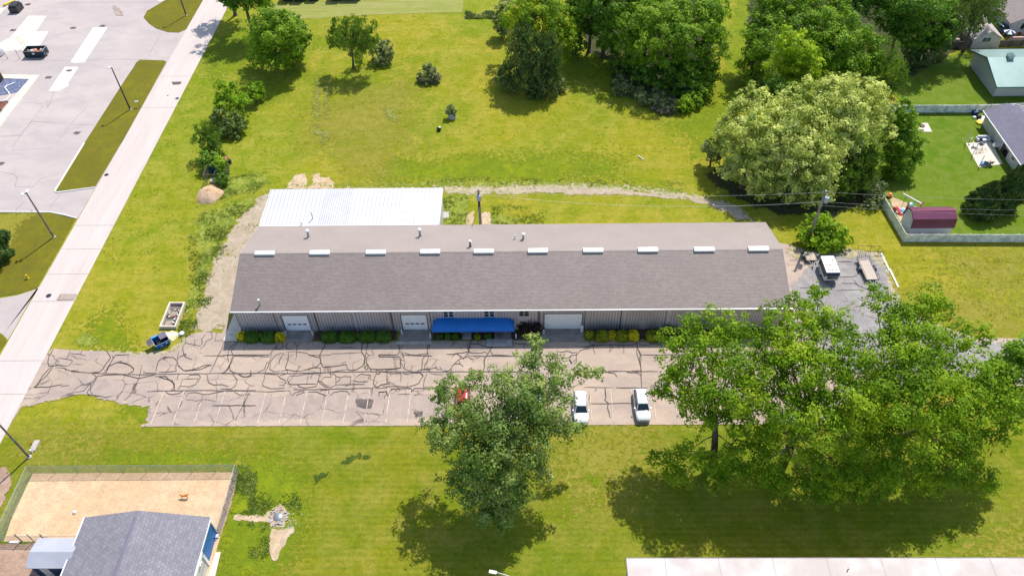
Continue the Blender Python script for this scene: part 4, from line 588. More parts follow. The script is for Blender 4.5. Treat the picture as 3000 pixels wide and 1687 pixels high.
while x < wr:
    top = ZE-.15; z0 = 0
    for a, b2 in ((-33.65, -29.9), (-17.3, -13.6), (2.3, 7.65)):
        if a-.06 < x < b2+.06: z0 = 3.36
    if not any(a < x < b2 for a, b2 in ((-11.4, -9.9), (-5.85, -4.3), (-1.1, .4))): mb.box((x-.045, wf-.035, z0), (x+.045, wf+.001, top)).box((x+.046, wf-.012, z0), (x+.135, wf+.001, top), 1)
    x += .405
wall = mb.build('wall', [M['siding'], M['rib_shade']], W)
mb = MB()
for x in (wl+.05, -34.5, -28.98, -23.8, -18.58, -13.19, 1.74, 7.9, 12.85, 18.85, 24.4, 29.8, wr-.05): MB().box((x-.05, wf-.06, 0), (x+.01, wf-.036, ZE-.15)).build('panel_seam', M['siding_dark'], W)
for x in (-23.6, -13.0, 8.2, 13.3, 19.2): mb = MB().box((x-.14, wf-.1, 0), (x+.14, wf-.037, ZE-.15)); mb.build('wall_column', M['siding'], W)
# roof: two slopes as one skin with thickness, rear slope's sunlight put into a paler copy of the shingle
def slope(name, y0, z0, y1, z1, m, x0=X0, x1=X1, th=.12, par=W):
    return MB().loft([[(x0, y0, z0), (x0, y1, z1), (x0, y1, z1-th), (x0, y0, z0-th)], [(x1, y0, z0), (x1, y1, z1), (x1, y1, z1-th), (x1, y0, z0-th)]]).build(name, m, par)
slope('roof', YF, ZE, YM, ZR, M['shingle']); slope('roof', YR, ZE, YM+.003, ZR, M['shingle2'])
MB().box((X0, YF-.13, ZE-.14), (X1, YF-.005, ZE+.01)).build('gutter', M['white'], W)
mb = MB()
for x in (X0, X1):
    mb = MB()
    for (y0, z0), (y1, z1) in (((YF, ZE), (YM, ZR)), ((YM, ZR), (YR, ZE))):
        s_ = -.03 if x == X0 else .03
        mb.loft([[(x, y0, z0+.02), (x, y1, z1+.02), (x, y1, z1-.18), (x, y0, z0-.18)], [(x+s_, y0, z0+.02), (x+s_, y1, z1+.02), (x+s_, y1, z1-.18), (x+s_, y0, z0-.18)]])
    mb.build('rake_trim', M['siding'], W)
mb = MB().loft([[(X0+.02, YM-.16, ZR-.03), (X0+.02, YM, ZR+.03), (X0+.02, YM+.16, ZR-.02), (X0+.02, YM, ZR-.06)], [(X1-.02, YM-.16, ZR-.03), (X1-.02, YM, ZR+.03), (X1-.02, YM+.16, ZR-.02), (X1-.02, YM, ZR-.06)]]); mb.build('ridge_cap', M['shingle2'], W)
for k in range(10):
    x = -37.85+7.62*k+(.35 if k > 3 else 0)+(.1 if k > 6 else 0)*(1); x = (-37.85, -30.15, -22.3, -14.75, -7.3, .2, 7.85, 15.4, 23.15, 30.6)[k]
    s_ = MB().loft([[(x+a, YM-.42, ZR-.17), (x+a, YM-.42, ZR+.16), (x+a, YM-.1, ZR+.27), (x+a, YM+.3, ZR+.2), (x+a, YM+.3, ZR-.12)] for a in (0, 2.78)]).build('skylight', M['white'], W)
    MB().box((x-.03, YM+.3, ZR-.1), (x+2.81, YM+.36, ZR+.2)).box((x+.03, YM-.432, ZR-.02), (x+2.75, YM-.421, ZR+.02)).build('frame', M['steel'], s_)
for x, y, r, hh, m in ((-31.6, 81.3, .16, 1.15, 'steel'), (-15.35, 81.3, .16, 1.2, 'steel'), (-7.88, 77.9, .13, .95, 'dark_steel'), (-1.6, 80.2, .08, .55, 'white'), (-.42, 80.05, .16, .9, 'steel'), (-36.1, 68.95, .1, .9, 'steel')):
    z = ZR-(ZR-ZE)*abs(y-YM)/(YM-YF) if y < YM else ZR-(ZR-ZE)*(y-YM)/(YR-YM)
    v = MB().tube([(x, y, z-.1), (x, y, z+hh)], r, 10).lathe(x, y, [(r*1.7, z+.0), (r*1.2, z+.14)]).build('flue_pipe', M[m], W)
    MB().lathe(x, y, [(r*1.2, z+hh), (r*1.9, z+hh+.03), (r*1.8, z+hh+.12), (r*.5, z+hh+.22), (.01, z+hh+.23)]).build('rain_cap', M['white'], v)
def gdoor(x0, x1, win, nrow):
    d = MB(); n = 5; hgt = 3.34
    for i in range(n): d.box((x0, wf+.06, hgt*i/n+.008), (x1, wf+.12, hgt*(i+1)/n-.008))
    d.box((x0, wf+.12, 0), (x1, wf+.13, hgt)); o = d.build('garage_door', M['door'], W)
    if win:
        for i in range(4):
            cx = x0+(x1-x0)*(.2+.2*i); cz = 1.4; ring = [(cx+.27*math.copysign(abs(math.cos(t))**.45, math.cos(t)), cz+.13*math.copysign(abs(math.sin(t))**.6, math.sin(t))) for t in np.linspace(0, 2*math.pi, 17)[:-1]]
            MB().loft([[(a, wf+.058, b2) for a, b2 in ring], [(a, wf+.05, b2) for a, b2 in ring]]).build('window_pane', M['glass'], o)
    MB().box((x0-.1, wf-.045, 0), (x0-.002, wf+.06, hgt)).box((x1+.002, wf-.045, 0), (x1+.1, wf+.06, hgt)).box((x0-.1, wf-.045, hgt+.002), (x1+.1, wf-.002, hgt+.1)).build('door_frame', M['siding_dark'], o)
gdoor(-33.55, -30.0, True, 4); gdoor(-17.2, -13.7, True, 4); gdoor(2.4, 7.55, False, 5)
def window(x0, x1, z0, z1, full=True):
    f = MB(); t = .07; xm = (x0+x1)/2; zm = (z0+z1)/2
    f.box((x0, wf-.06, z0), (x0+t, wf+.02, z1)).box((x1-t, wf-.06, z0), (x1, wf+.02, z1)).box((x0+t, wf-.06, z0), (x1-t, wf+.02, z0+t)).box((x0+t, wf-.06, z1-t), (x1-t, wf+.02, z1)).box((xm-t, wf-.062, z0+t), (xm+t, wf+.02, z1-t)).box((x0+t, wf-.058, zm-.03), (x1-t, wf+.02, zm+.03))
    o = f.build('window', M['offwhite' if full else 'steel'], W); MB().box((x0+.01, wf-.02, z0+.01), (x1-.01, wf-.003, z1-.01)).build('pane', M['glass'], o)
window(-11.35, -9.95, 2.83, 4.1); window(-5.8, -4.4, 2.84, 4.14); window(-1.05, .3, 2.95, 4.1, False)
MB().box((15.5, wf-.07, .05), (16.3, wf-.037, 2.05)).build('service_door', M['siding'], W)
mb = MB(); x0, x1, xt0, xt1, yo, zo, zt = -12.9, -1.72, -12.2, -2.55, 66.6, 2.62, 3.0
# blue canopy over the entrance: hipped, with a lighter front plane
zc0, zc1 = 2.05, 2.62
c_ = MB().add([(x0, yo, zc0), (x1, yo, zc0), (xt1, wf-.04, zc1), (xt0, wf-.04, zc1), (x0, wf-.04, zc0), (x1, wf-.04, zc0), (x0, yo, zc0-.16), (x1, yo, zc0-.16), (x0, wf-.04, zc0-.16), (x1, wf-.04, zc0-.16)], [(0, 1, 2, 3), (1, 5, 2), (0, 3, 4), (0, 6, 7, 1), (1, 7, 9, 5), (6, 0, 4, 8), (8, 9, 7, 6)])
cn = c_.build('canopy', M['canopy'], W)
MB().box((x0-.02, yo-.03, zc0-.2), (x1+.02, yo-.002, zc0+.01)).build('fascia', M['blue'], cn)
for a, b2 in ((-11.4, -9.9), (-5.85, -4.35)): MB().box((a, wf-.055, 2.6), (b2, wf-.037, 2.8)).build('sill_panel', M['canopy'], W)
mb = MB()
for a, b2 in ((-12.6, -8.7), (-7.6, -4.1), (-3.15, -2.6)): mb.box((a, 67.95, 0), (b2, 68.44, 1.0))
mb.build('brick_base', M['brick'], W)
for a in (-8.65, -4.05): MB().box((a, 68.36, 0), (a+.9, 68.41, 2.0)).build('entrance_door', M['glass'], W)
for x in (-36.0,): MB().box((x-.25, wf-.2, 4.05), (x+.25, wf-.037, 4.3)).build('wall_vent', M['dark_steel'], W)
for x in (-23.75, 1.95): MB().box((x-.12, wf-.25, 4.1), (x+.12, wf-.037, 4.25)).build('wall_lamp', M['white'], W)
for x in (-28.9, -18.45, -13.15, 1.6, 12.75):
    MB().tube([(x, wf-.1, ZE-.2), (x, wf-.1, .2), (x, wf-.32, .06)], .045, 6).build('downspout', M['siding_dark'], W)
for pts, lb in (((-33.46,67.67), 'leaning white bollard left of the first garage door'), ((-29.68,67.64), 'white bollard right of the first garage door'), ((-17.3,67.72), 'white bollard left of the middle garage door'), ((-13.26,66.99), 'white bollard right of the middle garage door'), ((-9.06,67.89), 'thin white bollard by the entrance walk under the blue canopy'), ((-1.5,66.9), 'white bollard beside the dark shrub right of the canopy'), ((2.32,67.57), 'white bollard left of the widest garage door')):
    x, y = pts; y = min(y, 68.2); tag(MB().lathe(x, y, [(.085, 0), (.085, .95), (.07, 1.02), (.02, 1.05)], 10).build('bollard', M['white']), lb, 'bollard', 'bollards along the warehouse front')
x, y = (7.59,67.53)
tk = empty('gas_cylinder', (x, 68.0, 0), 'stout white cylinder standing right of the widest garage door', 'cylinder')
MB().lathe(x, 68.0, [(.2, .02), (.22, .08), (.22, 1.15), (.16, 1.3), (.06, 1.36)], 12).build('tank', M['white'], tk); MB().lathe(x, 68.0, [(.07, 1.36), (.08, 1.5), (.03, 1.52)], 8).build('valve', M['steel'], tk)
# folded white easel like frame at the left corner
x, y = (-40.8,68.41); lf = empty('metal_rack', (x, y, 0), 'white A shaped metal rack leaning at the left front corner', 'rack')
MB().tube([(x-.35, y, 0), (x+.05, y+.35, 1.9)], .03, 5).tube([(x+.4, y, 0), (x+.05, y+.35, 1.9)], .03, 5).tube([(x-.35, y, .05), (x+.4, y, .05)], .03, 5).build('frame', M['white'], lf)
for q in range(4): MB().tube([(x-.28+.08*q, y+.06*q, .3*q+.25), (x+.33-.07*q, y+.06*q, .3*q+.25)], .018, 4).build('crossbar', M['steel'], lf)
x, y = (-41.13,67.77); tag(MB().box((x-.35, y-.2, .04), (x+.35, y+.2, .09)).box((x-.25, y-.12, .09), (x+.3, y+.1, .13)).build('door_mat', M['siding_dark']), 'small dark mat on the concrete by the left corner', 'mat')
# white roofed extension behind
A_ = empty('metal_annex', (-26.5, 89, 0), 'low metal building with bright white ribbed roof behind the warehouse', 'annex')
ax0, ax1, ay0, ay1 = -40.0, -13.0, 84.9, 93.1
MB().box((ax0+.2, ay0+.05, 0), (ax0+.35, ay1-.2, 4.4)).box((ax1-.35, ay0+.05, 0), (ax1-.2, ay1-.2, 4.4)).box((ax0+.35, ay1-.35, 0), (ax1-.35, ay1-.2, 4.4)).build('wall', M['cool_wall'], A_)
def wr_(name, x0, x1, m):
    mb_ = MB().loft([[(x0, ay0, 4.62), (x0, ay1, 4.98), (x0, ay1, 4.88), (x0, ay0, 4.5)], [(x1, ay0, 4.62), (x1, ay1, 4.98), (x1, ay1, 4.88), (x1, ay0, 4.5)]])
    o = mb_.build(name, m, A_); rb = MB(); xx_ = x0+.2
    while xx_ < x1: rb.loft([[(xx_, ay0, 4.621), (xx_+.045, ay0, 4.621), (xx_+.045, ay0, 4.66), (xx_, ay0, 4.66)], [(xx_, ay1, 4.981), (xx_+.045, ay1, 4.981), (xx_+.045, ay1, 5.02), (xx_, ay1, 5.02)]]); xx_ += .62 if m is M['white_roof'] else .34
    rb.build('seam', M['rib_seam'], o); return o
wr_('roof', ax0, ax0+8.6, M['white_roof']); wr_('roof', ax0+8.602, ax0+13, M['white_roof2'])['label'] = 'greyer strip of ribbed roof panels'; wr_('roof', ax0+13.002, ax1, M['white_roof'])
mb = MB().box((ax0-.05, ay0-.02, 4.42), (ax0-.002, ay1, 4.75)).box((ax1+.002, ay0-.02, 4.42), (ax1+.05, ay1, 4.75)).box((ax0, ay0+.002, 4.63), (ax1, ay0+.12, 4.72))
mb.build('trim', M['white'], A_)
for x, y, hh in ((-32.2, 86.5, 1.3), (-33.62, 85.1, .6)):
    v = MB().tube([(x, y, 4.5), (x, y, 4.62+hh)], .07, 8).build('flue_pipe', M['steel'], A_); MB().lathe(x, y, [(.1, 4.62+hh), (.13, 4.7+hh), (.03, 4.76+hh)], 8).build('rain_cap', M['white'], v)
x, y = (-12.8,92.21); tag(MB().box((x-.5, y-.8, 0), (x+.5, y+.8, .12)).box((x-.45, y-.7, .12), (x+.45, y+.7, .16)).build('air_conditioner_pad', M['concrete']), 'small pale pad at the right wall of the white roofed annex', 'pad')
# ---------------------------------------------------------------- blue kennel building and its annex
K_ = empty('kennel_building', (-42.4, 30, 0), 'blue ribbed metal kennel building with grey shingle roof', 'building')
kx0, kx1, ky1, ky0, km, ke, kr = -49.5, -35.33, 39.3, 18, -42.9, 3.0, 4.6
MB().box((kx1-.2, ky0, 0), (kx1-.05, ky1-.4, ke-.05)).box((kx0+.45, ky0, 0), (kx0+.6, ky1-.4, ke-.05)).box((kx0+.6, ky1-.55, 0), (kx1-.2, ky1-.4, ke-.05)).loft([[(kx0+.5, ky1-.55, ke-.05), (kx1-.1, ky1-.55, ke-.05), (km, ky1-.55, kr-.2)], [(kx0+.5, ky1-.4, ke-.05), (kx1-.1, ky1-.4, ke-.05), (km, ky1-.4, kr-.2)]]).build('wall', M['blue_rib'], K_)
for a, za, b2, zb in ((kx0, ke, km, kr), (km+.003, kr, kx1, ke)):
    MB().loft([[(a, ky0, za), (b2, ky0, zb), (b2, ky0, zb-.12), (a, ky0, za-.12)], [(a, ky1, za), (b2, ky1, zb), (b2, ky1, zb-.12), (a, ky1, za-.12)]]).build('roof', M['k_shingle'], K_)
MB().loft([[(km-.2, y, kr-.02), (km, y, kr+.05), (km+.2, y, kr-.02), (km, y, kr-.03)] for y in (ky0, ky1-.7)]).build('ridge_vent', M['h_shingle'], K_)
MB().box((kx1+.002, ky0, ke-.16), (kx1+.07, ky1, ke+.02)).build('gutter', M['white'], K_); MB().box((kx0-.14, ky0, ke-.16), (kx0-.002, ky1, ke+.02)).build('gutter', M['white'], K_)
xx = kx1-.05
d = MB().box((xx+.005, 29.5, .05), (xx+.05, 35.0, 2.45)).build('sliding_door', M['offwhite'], K_)
MB().box((xx+.02, 35.02, 0), (xx+.16, 35.35, 2.6)).box((xx+.02, 29, 2.47), (xx+.16, 35.35, 2.85)).build('frame', M['white'], d)
MB().box((xx+.052, 32.3, .05), (xx+.07, 32.36, 2.45)).box((xx+.052, 29.5, 1.2), (xx+.06, 35, 1.24)).build('door_seam', M['siding_dark'], d)
MB().tube([(xx+.06, ky1-.48, 0.05), (xx+.06, ky1-.48, ke-.1)], .06, 4, smooth=False).build('corner_trim', M['white'], K_)
MB().box((xx+.02, 34.1, 2.62), (xx+.3, 34.2, 2.72)).box((xx+.2, 33.9, 2.6), (xx+.3, 34.4, 2.66)).build('wall_lamp', M['white'], K_)
MB().box((xx, ky1-1.1, 0), (xx+.35, ky1-.7, .25)).build('splash_block', M['slab'], K_)
B_ = empty('kennel_shed', (-52, 35, 0), 'small shed with two tone grey metal roof on the kennel left side', 'shed')
for y0, z0, y1, z1, nm in ((37.0, 2.75, 35.2, 3.25, 'roof'), (35.197, 3.25, 33.6, 2.75, 'roof')):
    MB().loft([[(-53.9, y0, z0), (-53.9, y1, z1), (-53.9, y1, z1-.08), (-53.9, y0, z0-.08)], [(-49.1, y0, z0), (-49.1, y1, z1), (-49.1, y1, z1-.08), (-49.1, y0, z0-.08)]]).build(nm, M['grey_roof'], B_)
MB().box((-53.7, 33.9, 0), (-53.6, 36.8, 2.75)).box((-53.6, 36.7, 0), (-49.2, 36.8, 2.7)).box((-53.6, 33.9, 0), (-52.9, 34.0, 2.6)).box((-51.9, 33.9, 0), (-49.2, 34.0, 2.6)).build('wall', M['navy'], B_)
MB().box((-52.88, 33.86, .05), (-51.92, 33.95, 2.1)).build('door', M['offwhite'], B_)
x, y = -51.5, 33.2; tag(MB().box((x-.25, y-.25, 0), (x+.25, y+.25, .75)).box((x-.17, y-.17, .75), (x+.17, y+.17, .8)).build('crate', M['lumber']), 'small tan wooden box in front of the kennel shed', 'box')
# chain link fence round the sand yard
m, t, b = newmat('chain_link'); uvp = pos(t); sx = N(t, 'ShaderNodeSeparateXYZ'); ins(t, sx.inputs[0], uvp)
hx = mathn(t, 'ADD', sx.outputs[0], sx.outputs[1])
def cyc(v): return mathn(t, 'LESS_THAN', mathn(t, 'FRACT', mathn(t, 'MULTIPLY', v, 9.)), .20)
wire = mathn(t, 'MAXIMUM', cyc(mathn(t, 'ADD', hx, sx.outputs[2])), cyc(mathn(t, 'SUBTRACT', hx, sx.outputs[2])))
ins(t, b.inputs['Alpha'], wire); b.inputs['Base Color'].default_value = (.40, .46, .46, 1); b.inputs['Metallic'].default_value = .3; b.inputs['Roughness'].default_value = .5
M['mesh'] = m
fp = [(-59.51,37.81), (-59.9, 46.4), (-34.85, 46.55), (-34.95, 38.6)]
F_ = empty('chain_link_fence', (-47, 42, 0), 'see through chain link fence around the orange sand yard', 'fence')
fp[0] = (-59.8, 37.8); mesh = MB()
def post(x, y, h=1.75, r=.035, n='post', par=F_, m='steel'): return MB().tube([(x, y, 0), (x, y, h)], r, 6).build(n, M[m], par)
for a, b2 in zip(fp[:-1], fp[1:]):
    mesh.add([(a[0], a[1], .03), (b2[0], b2[1], .03), (b2[0], b2[1], 1.72), (a[0], a[1], 1.72)], [(0, 1, 2, 3)])
    L = math.dist(a, b2); n = round(L/2.7)
    for i in range(n): t_ = i/n; post(a[0]+(b2[0]-a[0])*t_, a[1]+(b2[1]-a[1])*t_)
    MB().tube([(a[0], a[1], 1.74), (b2[0], b2[1], 1.74)], .028, 6).build('top_rail', M['steel'], F_)
mesh.build('mesh_panel', M['mesh'], F_); post(*fp[-1])
F2 = empty('chain_link_fence', (-56, 37.8, 0), 'short lower run of wire fence with gate posts beside the kennel shed', 'fence')
MB().add([(-59.8, 37.78, .03), (-53.8, 37.75, .03), (-53.8, 37.75, 1.5), (-59.8, 37.78, 1.5)], [(0, 1, 2, 3)]).build('mesh_panel', M['mesh'], F2)
for x in (-57.45, -56.05, -54.6): post(x, 37.85, 1.8, .07 if x != -56.05 else .05, 'gate_post', F2, 'old_wood')
MB().tube([(-59.8, 37.78, 1.5), (-50, 37.75, 1.5)], .022, 5).build('top_rail', M['steel'], F2)
x, y = (-58.28,37.75); tag(MB().prism([(x-.55, y-.12), (x+.55, y-.12), (x+.5, y+.12), (x-.5, y+.12)], 0, .12).build('concrete_sill', M['slab']), 'narrow white sill lying at the foot of the gate', 'sill')
x, y = (-40.35,43.19); dg = empty('spring_rider', (x, y, 0), 'small yellow brown toy animal standing on the sand', 'toy')
MB().tube([(x-.55, y+.1, .62), (x-.2, y, .55), (x+.25, y, .58), (x+.55, y+.08, .72)], [.07, .13, .13, .08], 8).build('body', M['orange'], dg)
for a in (-.25, .25): MB().tube([(x+a, y, .5), (x+a*1.5, y-.02, 0)], .05, 5).build('leg', M['orange'], dg)
# ---------------------------------------------------------------- white roofed building bottom right
R_ = empty('flat_roofed_building', (35, 30, 0), 'wide building with pinkish white flat roof at the bottom right', 'building')
MB().box((10.5, 12, 0), (62, 33.9, 3.8)).build('wall', M['offwhite'], R_)
MB().box((10.25, 11.8, 3.8), (62.3, 34.15, 4.0)).build('roof', M['membrane'], R_)
MB().box((10.2, 34.152, 3.72), (62.3, 34.2, 4.04)).box((10.19, 11.8, 3.72), (10.248, 34.15, 4.04)).build('edge_trim', M['dark_slab'], R_)
mb = MB()
for k in range(9): mb.box((14.2+k*5.6, 11.9, 4.0), (14.26+k*5.6, 34.1, 4.012))
mb.box((10.4, 31.2, 4.0), (62.2, 31.25, 4.014)); mb.build('membrane_seam', M['seam_m'], R_)
x, y = (32.86,32.85,4.0)[:2]; MB().tube([(x, y, 4), (x, y, 4.3)], .05, 6).lathe(x, y, [(.08, 4.3), (.02, 4.36)], 6).build('vent_pipe', M['dark_steel'], R_)
# ---------------------------------------------------------------- gambrel shed
S_ = empty('garden_shed', (61.6, 87.9, 0), 'barn style shed with maroon gambrel roof and pale walls', 'shed')
sx0, sx1, sy0 = 58.2, 64.75, 86.35; prof = [(sy0, 1.75), (sy0+.35, 3.3), (sy0+1.75, 3.95), (sy0+3.15, 3.3), (sy0+3.5, 1.75)]
for (a, za), (b2, zb) in zip(prof[:-1], prof[1:]):
    MB().loft([[(x, a, za), (x, b2, zb), (x, b2-.03, zb-.08), (x, a+.05, za-.03)] for x in (sx0, sx1)]).build('roof', M['maroon'], S_)
MB().loft([[(x, sy0+1.55, 3.90), (x, sy0+1.75, 4.02), (x, sy0+1.95, 3.90)] for x in (sx0-.03, sx1+.03)]).build('ridge_cap', M['maroon_cap'], S_)
mb = MB().box((sx0+.25, sy0+.15, 0), (sx1-.25, sy0+.25, 1.8)).box((sx0+.25, sy0+3.25, 0), (sx1-.25, sy0+3.35, 1.8))
for x in (sx0+.15, sx1-.25): mb.loft([[(x+a, sy0+.15, 0), (x+a, sy0+3.35, 0), (x+a, sy0+3.35, 1.75), (x+a, sy0+3.05, 3.22), (x+a, sy0+1.75, 3.83), (x+a, sy0+.45, 3.22), (x+a, sy0+.15, 1.75)] for a in (0, .1)])
mb.build('wall', M['cool_wall'], S_)
mb = MB()
for (a, za), (b2, zb) in zip(prof[:-1], prof[1:]): mb.loft([[(x, a, za+.01), (x, b2, zb+.01), (x, b2, zb-.14), (x, a, za-.14)] for x in (sx0-.04, sx0-.003)])
mb.build('rake_trim', mat('dark_maroon', (.05, .01, .015), .05), S_)
# white vinyl fences
def vfence(a, b2, hgt, label, pm='vinyl', step=2.4, group=None, posts=True):
    f = empty('panel_fence', ((a[0]+b2[0])/2, (a[1]+b2[1])/2, 0), label, 'fence', group); d = Vector((b2[0]-a[0], b2[1]-a[1])); L = d.length; d.normalize(); q = Vector((-d.y, d.x)); n = max(1, round(L/step)); mb = MB()
    rng = random.Random(int(a[0]*10))
    k = int(L/.3)
    for i in range(k):
        s0, s1 = L*i/k+.008, L*(i+1)/k-.008; hh = hgt+rng.uniform(-.02, .02); dd = rng.uniform(-.008, .008)
        P_ = [(a[0]+d.x*s+q.x*o, a[1]+d.y*s+q.y*o) for s, o in ((s0, -.02+dd), (s1, -.02+dd), (s1, .02+dd), (s0, .02+dd))]; mb.prism(P_, .04, hh)
    mb.build('panel', M[pm], f)
    for z in (.25, hgt-.15):
        MB().prism([(a[0]+d.x*s+q.x*o, a[1]+d.y*s+q.y*o) for s, o in ((0, .032), (L, .032), (L, .09), (0, .09))], z, z+.09).build('rail', M[pm], f)
    if posts:
        for i in range(n+1): s = L*i/n; x, y = a[0]+d.x*s+q.x*.09, a[1]+d.y*s+q.y*.09; MB().box((x-.055, y-.055, 0), (x+.055, y+.055, hgt+.08)).build('post', M[pm], f)
    return f
vfence((57.3, 85.25), (100, 84.6), 1.6, 'long white panel fence in front of the maroon roofed shed')
vfence((55.5, 110.5), (57.28, 85.3), 1.6, 'white panel fence running away along the left of the garden')
vfence((81.0, 118.45), (56.5, 118.75), 1.7, 'white panel fence with visible posts at the back of the garden', step=1.75)
vfence((91, 119.5), (81.6, 119.0), 1.3, 'lower white fence run meeting the slate roofed house')
vfence((88.6, 140.3), (76.5, 141.5), 1.5, 'dark brown board fence left of the beige garage', 'old_wood')
vfence((110, 140.9), (94.3, 140.5), 1.6, 'brown board fence right of the beige garage', 'old_wood')
vfence((88.7, 141), (86.4, 150), 1.5, 'brown board fence going back beside the beige garage', 'old_wood')
# slate roofed house
H_ = empty('ranch_house', (86, 106, 0), 'long low house with slate grey shingle roof at the right edge', 'house')
hx0, hy0, hy1, he, hr = 80.35, 88.5, 115.4, 2.6, 4.6; hm = 84.9
MB().box((hx0+.55, hy0, 0), (hx0+.7, hy1-.5, he-.05)).box((hx0+.7, hy1-.65, 0), (91, hy1-.5, he-.05)).box((hx0+.7, hy0, 0), (91, hy0+.15, he-.05)).box((90.85, hy0+.15, 0), (91, hy1-.65, he-.05)).loft([[(hx0+.6, y, he-.05), (90.9, y, he-.05), (hm, y, hr-.3)] for y in (hy1-.65, hy1-.5)]).build('wall', M['offwhite'], H_)
MB().add([(hx0, hy0, he), (hx0, hy1, he), (hm-1.3, hy1, 4.1), (hm, hy1-2, hr), (hm, hy0, hr), (hx0, hy0, he-.12), (hx0, hy1, he-.12)], [(0, 4, 3, 2, 1), (0, 1, 6, 5)]).build('roof', M['h_shingle'], H_)
MB().add([(91.5, hy0, he), (91.5, hy1, he), (hm-1.3, hy1, 4.1), (hm, hy1-2, hr), (hm, hy0, hr)], [(1, 2, 3), (0, 1, 3, 4)]).build('roof', M['h_shingle'], H_)
MB().add([(87.5, 103, 4.2), (82.9, 107.7, 3.75), (84.2, 111.4, 4.32), (90, 112, 4.3)], [(0, 1, 2, 3)]).build('roof_gable', M['k_shingle'], H_)
MB().box((hx0-.12, hy0, he-.14), (hx0-.002, hy1, he+.02)).build('gutter', M['white'], H_)
for y0, y1, z0, z1, nm in ((104.9, 107.2, .2, 2.1, 'patio_door'), (102.9, 103.7, 1.3, 2.1, 'window'), (99.3, 101.6, .2, 2.1, 'patio_door')):
    o = MB().box((hx0+.5, y0, z0), (hx0+.548, y1, z1)).build(nm, M['glass'], H_); MB().box((hx0+.46, y0-.09, z0), (hx0+.548, y0-.002, z1)).box((hx0+.46, y1+.002, z0), (hx0+.548, y1+.09, z1)).box((hx0+.46, y0-.09, z1+.002), (hx0+.548, y1+.09, z1+.09)).build('frame', M['white'], o)
# green roofed barn
N_ = empty('pole_barn', (95, 128.8, 0), 'pale metal barn with mint green ribbed roof and ridge vent box', 'barn')
MB().box((86.3, 123.45, 0), (86.45, 134.2, 2.75)).box((86.45, 123.45, 0), (110, 123.6, 2.75)).box((86.45, 134.05, 0), (110, 134.2, 2.75)).loft([[(x, 123.45, 2.75), (x, 134.2, 2.75), (x, 128.8, 4.75)] for x in (86.3, 86.45)]).build('wall', M['cool_wall'], N_)
for (a, za), (b2, zb) in (((122.3, 2.8), (128.8, 4.95)), ((128.803, 4.95), (135.2, 2.8))): MB().loft([[(x, a, za), (x, b2, zb), (x, b2, zb-.09), (x, a, za-.09)] for x in (85.5, 111)]).build('roof', M['green_roof'], N_)
mb = MB()
for (a, za), (b2, zb) in (((122.3, 2.8), (128.8, 4.95)), ((128.8, 4.95), (135.2, 2.8))): mb.loft([[(x, a, za+.02), (x, b2, zb+.02), (x, b2, zb-.2), (x, a, za-.2)] for x in (85.44, 85.497)])
mb.box((85.5, 122.22, 2.62), (111, 122.298, 2.83)).box((86.25, 123.4, 0), (110, 123.448, .12)); mb.build('trim', M['teal'], N_)
v = MB().box((89.1, 128.3, 4.7), (90.1, 129.3, 5.4)).build('cupola', M['cool_wall'], N_); MB().add([(88.95, 128.15, 5.4), (90.25, 128.15, 5.4), (90.25, 129.45, 5.4), (88.95, 129.45, 5.4), (89.6, 128.8, 5.9)], [(0, 1, 4), (1, 2, 4), (2, 3, 4), (3, 0, 4), (3, 2, 1, 0)]).build('cap', M['green_roof'], v)
# beige garage and far house
G_ = empty('garage', (91.5, 144, 0), 'beige garage with tan shingle roof and dark shuttered window behind the barn', 'garage')
MB().loft([[(88.9, y, 0), (94.1, y, 0), (94.1, y, 2.3), (91.5, y, 3.7), (88.9, y, 2.3)] for y in (140.3, 149.5)]).build('wall', M['offwhite'], G_)
for a, za, b2, zb in ((88.5, 2.15, 91.5, 3.9), (91.503, 3.9, 94.5, 2.15)): MB().loft([[(a, y, za), (b2, y, zb), (b2, y, zb-.09), (a, y, za-.09)] for y in (139.9, 149.9)]).build('roof', M['tan_shingle'], G_)
o = MB().box((91.05, 140.22, 1.5), (91.55, 140.298, 2.2)).build('window', M['glass'], G_); MB().box((90.6, 140.2, 1.5), (91.0, 140.298, 2.25)).build('shutter', M['teal'], o); MB().box((91.6, 140.2, 1.5), (92.0, 140.298, 2.25)).build('shutter', M['teal'], o)
MB().box((91.0, 140.19, 1.82), (91.6, 140.218, 1.9)).build('frame', M['white'], o)
L_ = empty('far_house', (104, 151, 0), 'beige gabled house with brown roof in the top right corner', 'house')
MB().loft([[(98.4, y, 0), (110, y, 0), (110, y, 2.8), (104.2, y, 5.6), (98.4, y, 2.8)] for y in (145.5, 158)]).build('wall', M['offwhite'], L_)
for a, za, b2, zb in ((97.6, 2.6, 104.2, 5.9), (104.203, 5.9, 110.8, 2.6)): MB().loft([[(a, y, za), (b2, y, zb), (b2, y, zb-.1), (a, y, za-.1)] for y in (145, 158.5)]).build('roof', M['shingle'], L_)
for x, z0, z1, nm in ((100.2, 1.2, 2.5, 'window'), (101.6, .1, 2.1, 'door')):
    o = MB().box((x, 145.42, z0), (x+.8, 145.498, z1)).build(nm, M['glass'] if nm == 'window' else M['offwhite'], L_); MB().box((x-.14, 145.4, z0-.12), (x-.002, 145.498, z1+.12)).box((x+.802, 145.4, z0-.12), (x+.94, 145.498, z1+.12)).box((x, 145.4, z1+.002), (x+.8, 145.498, z1+.12)).build('frame', M['white'], o)
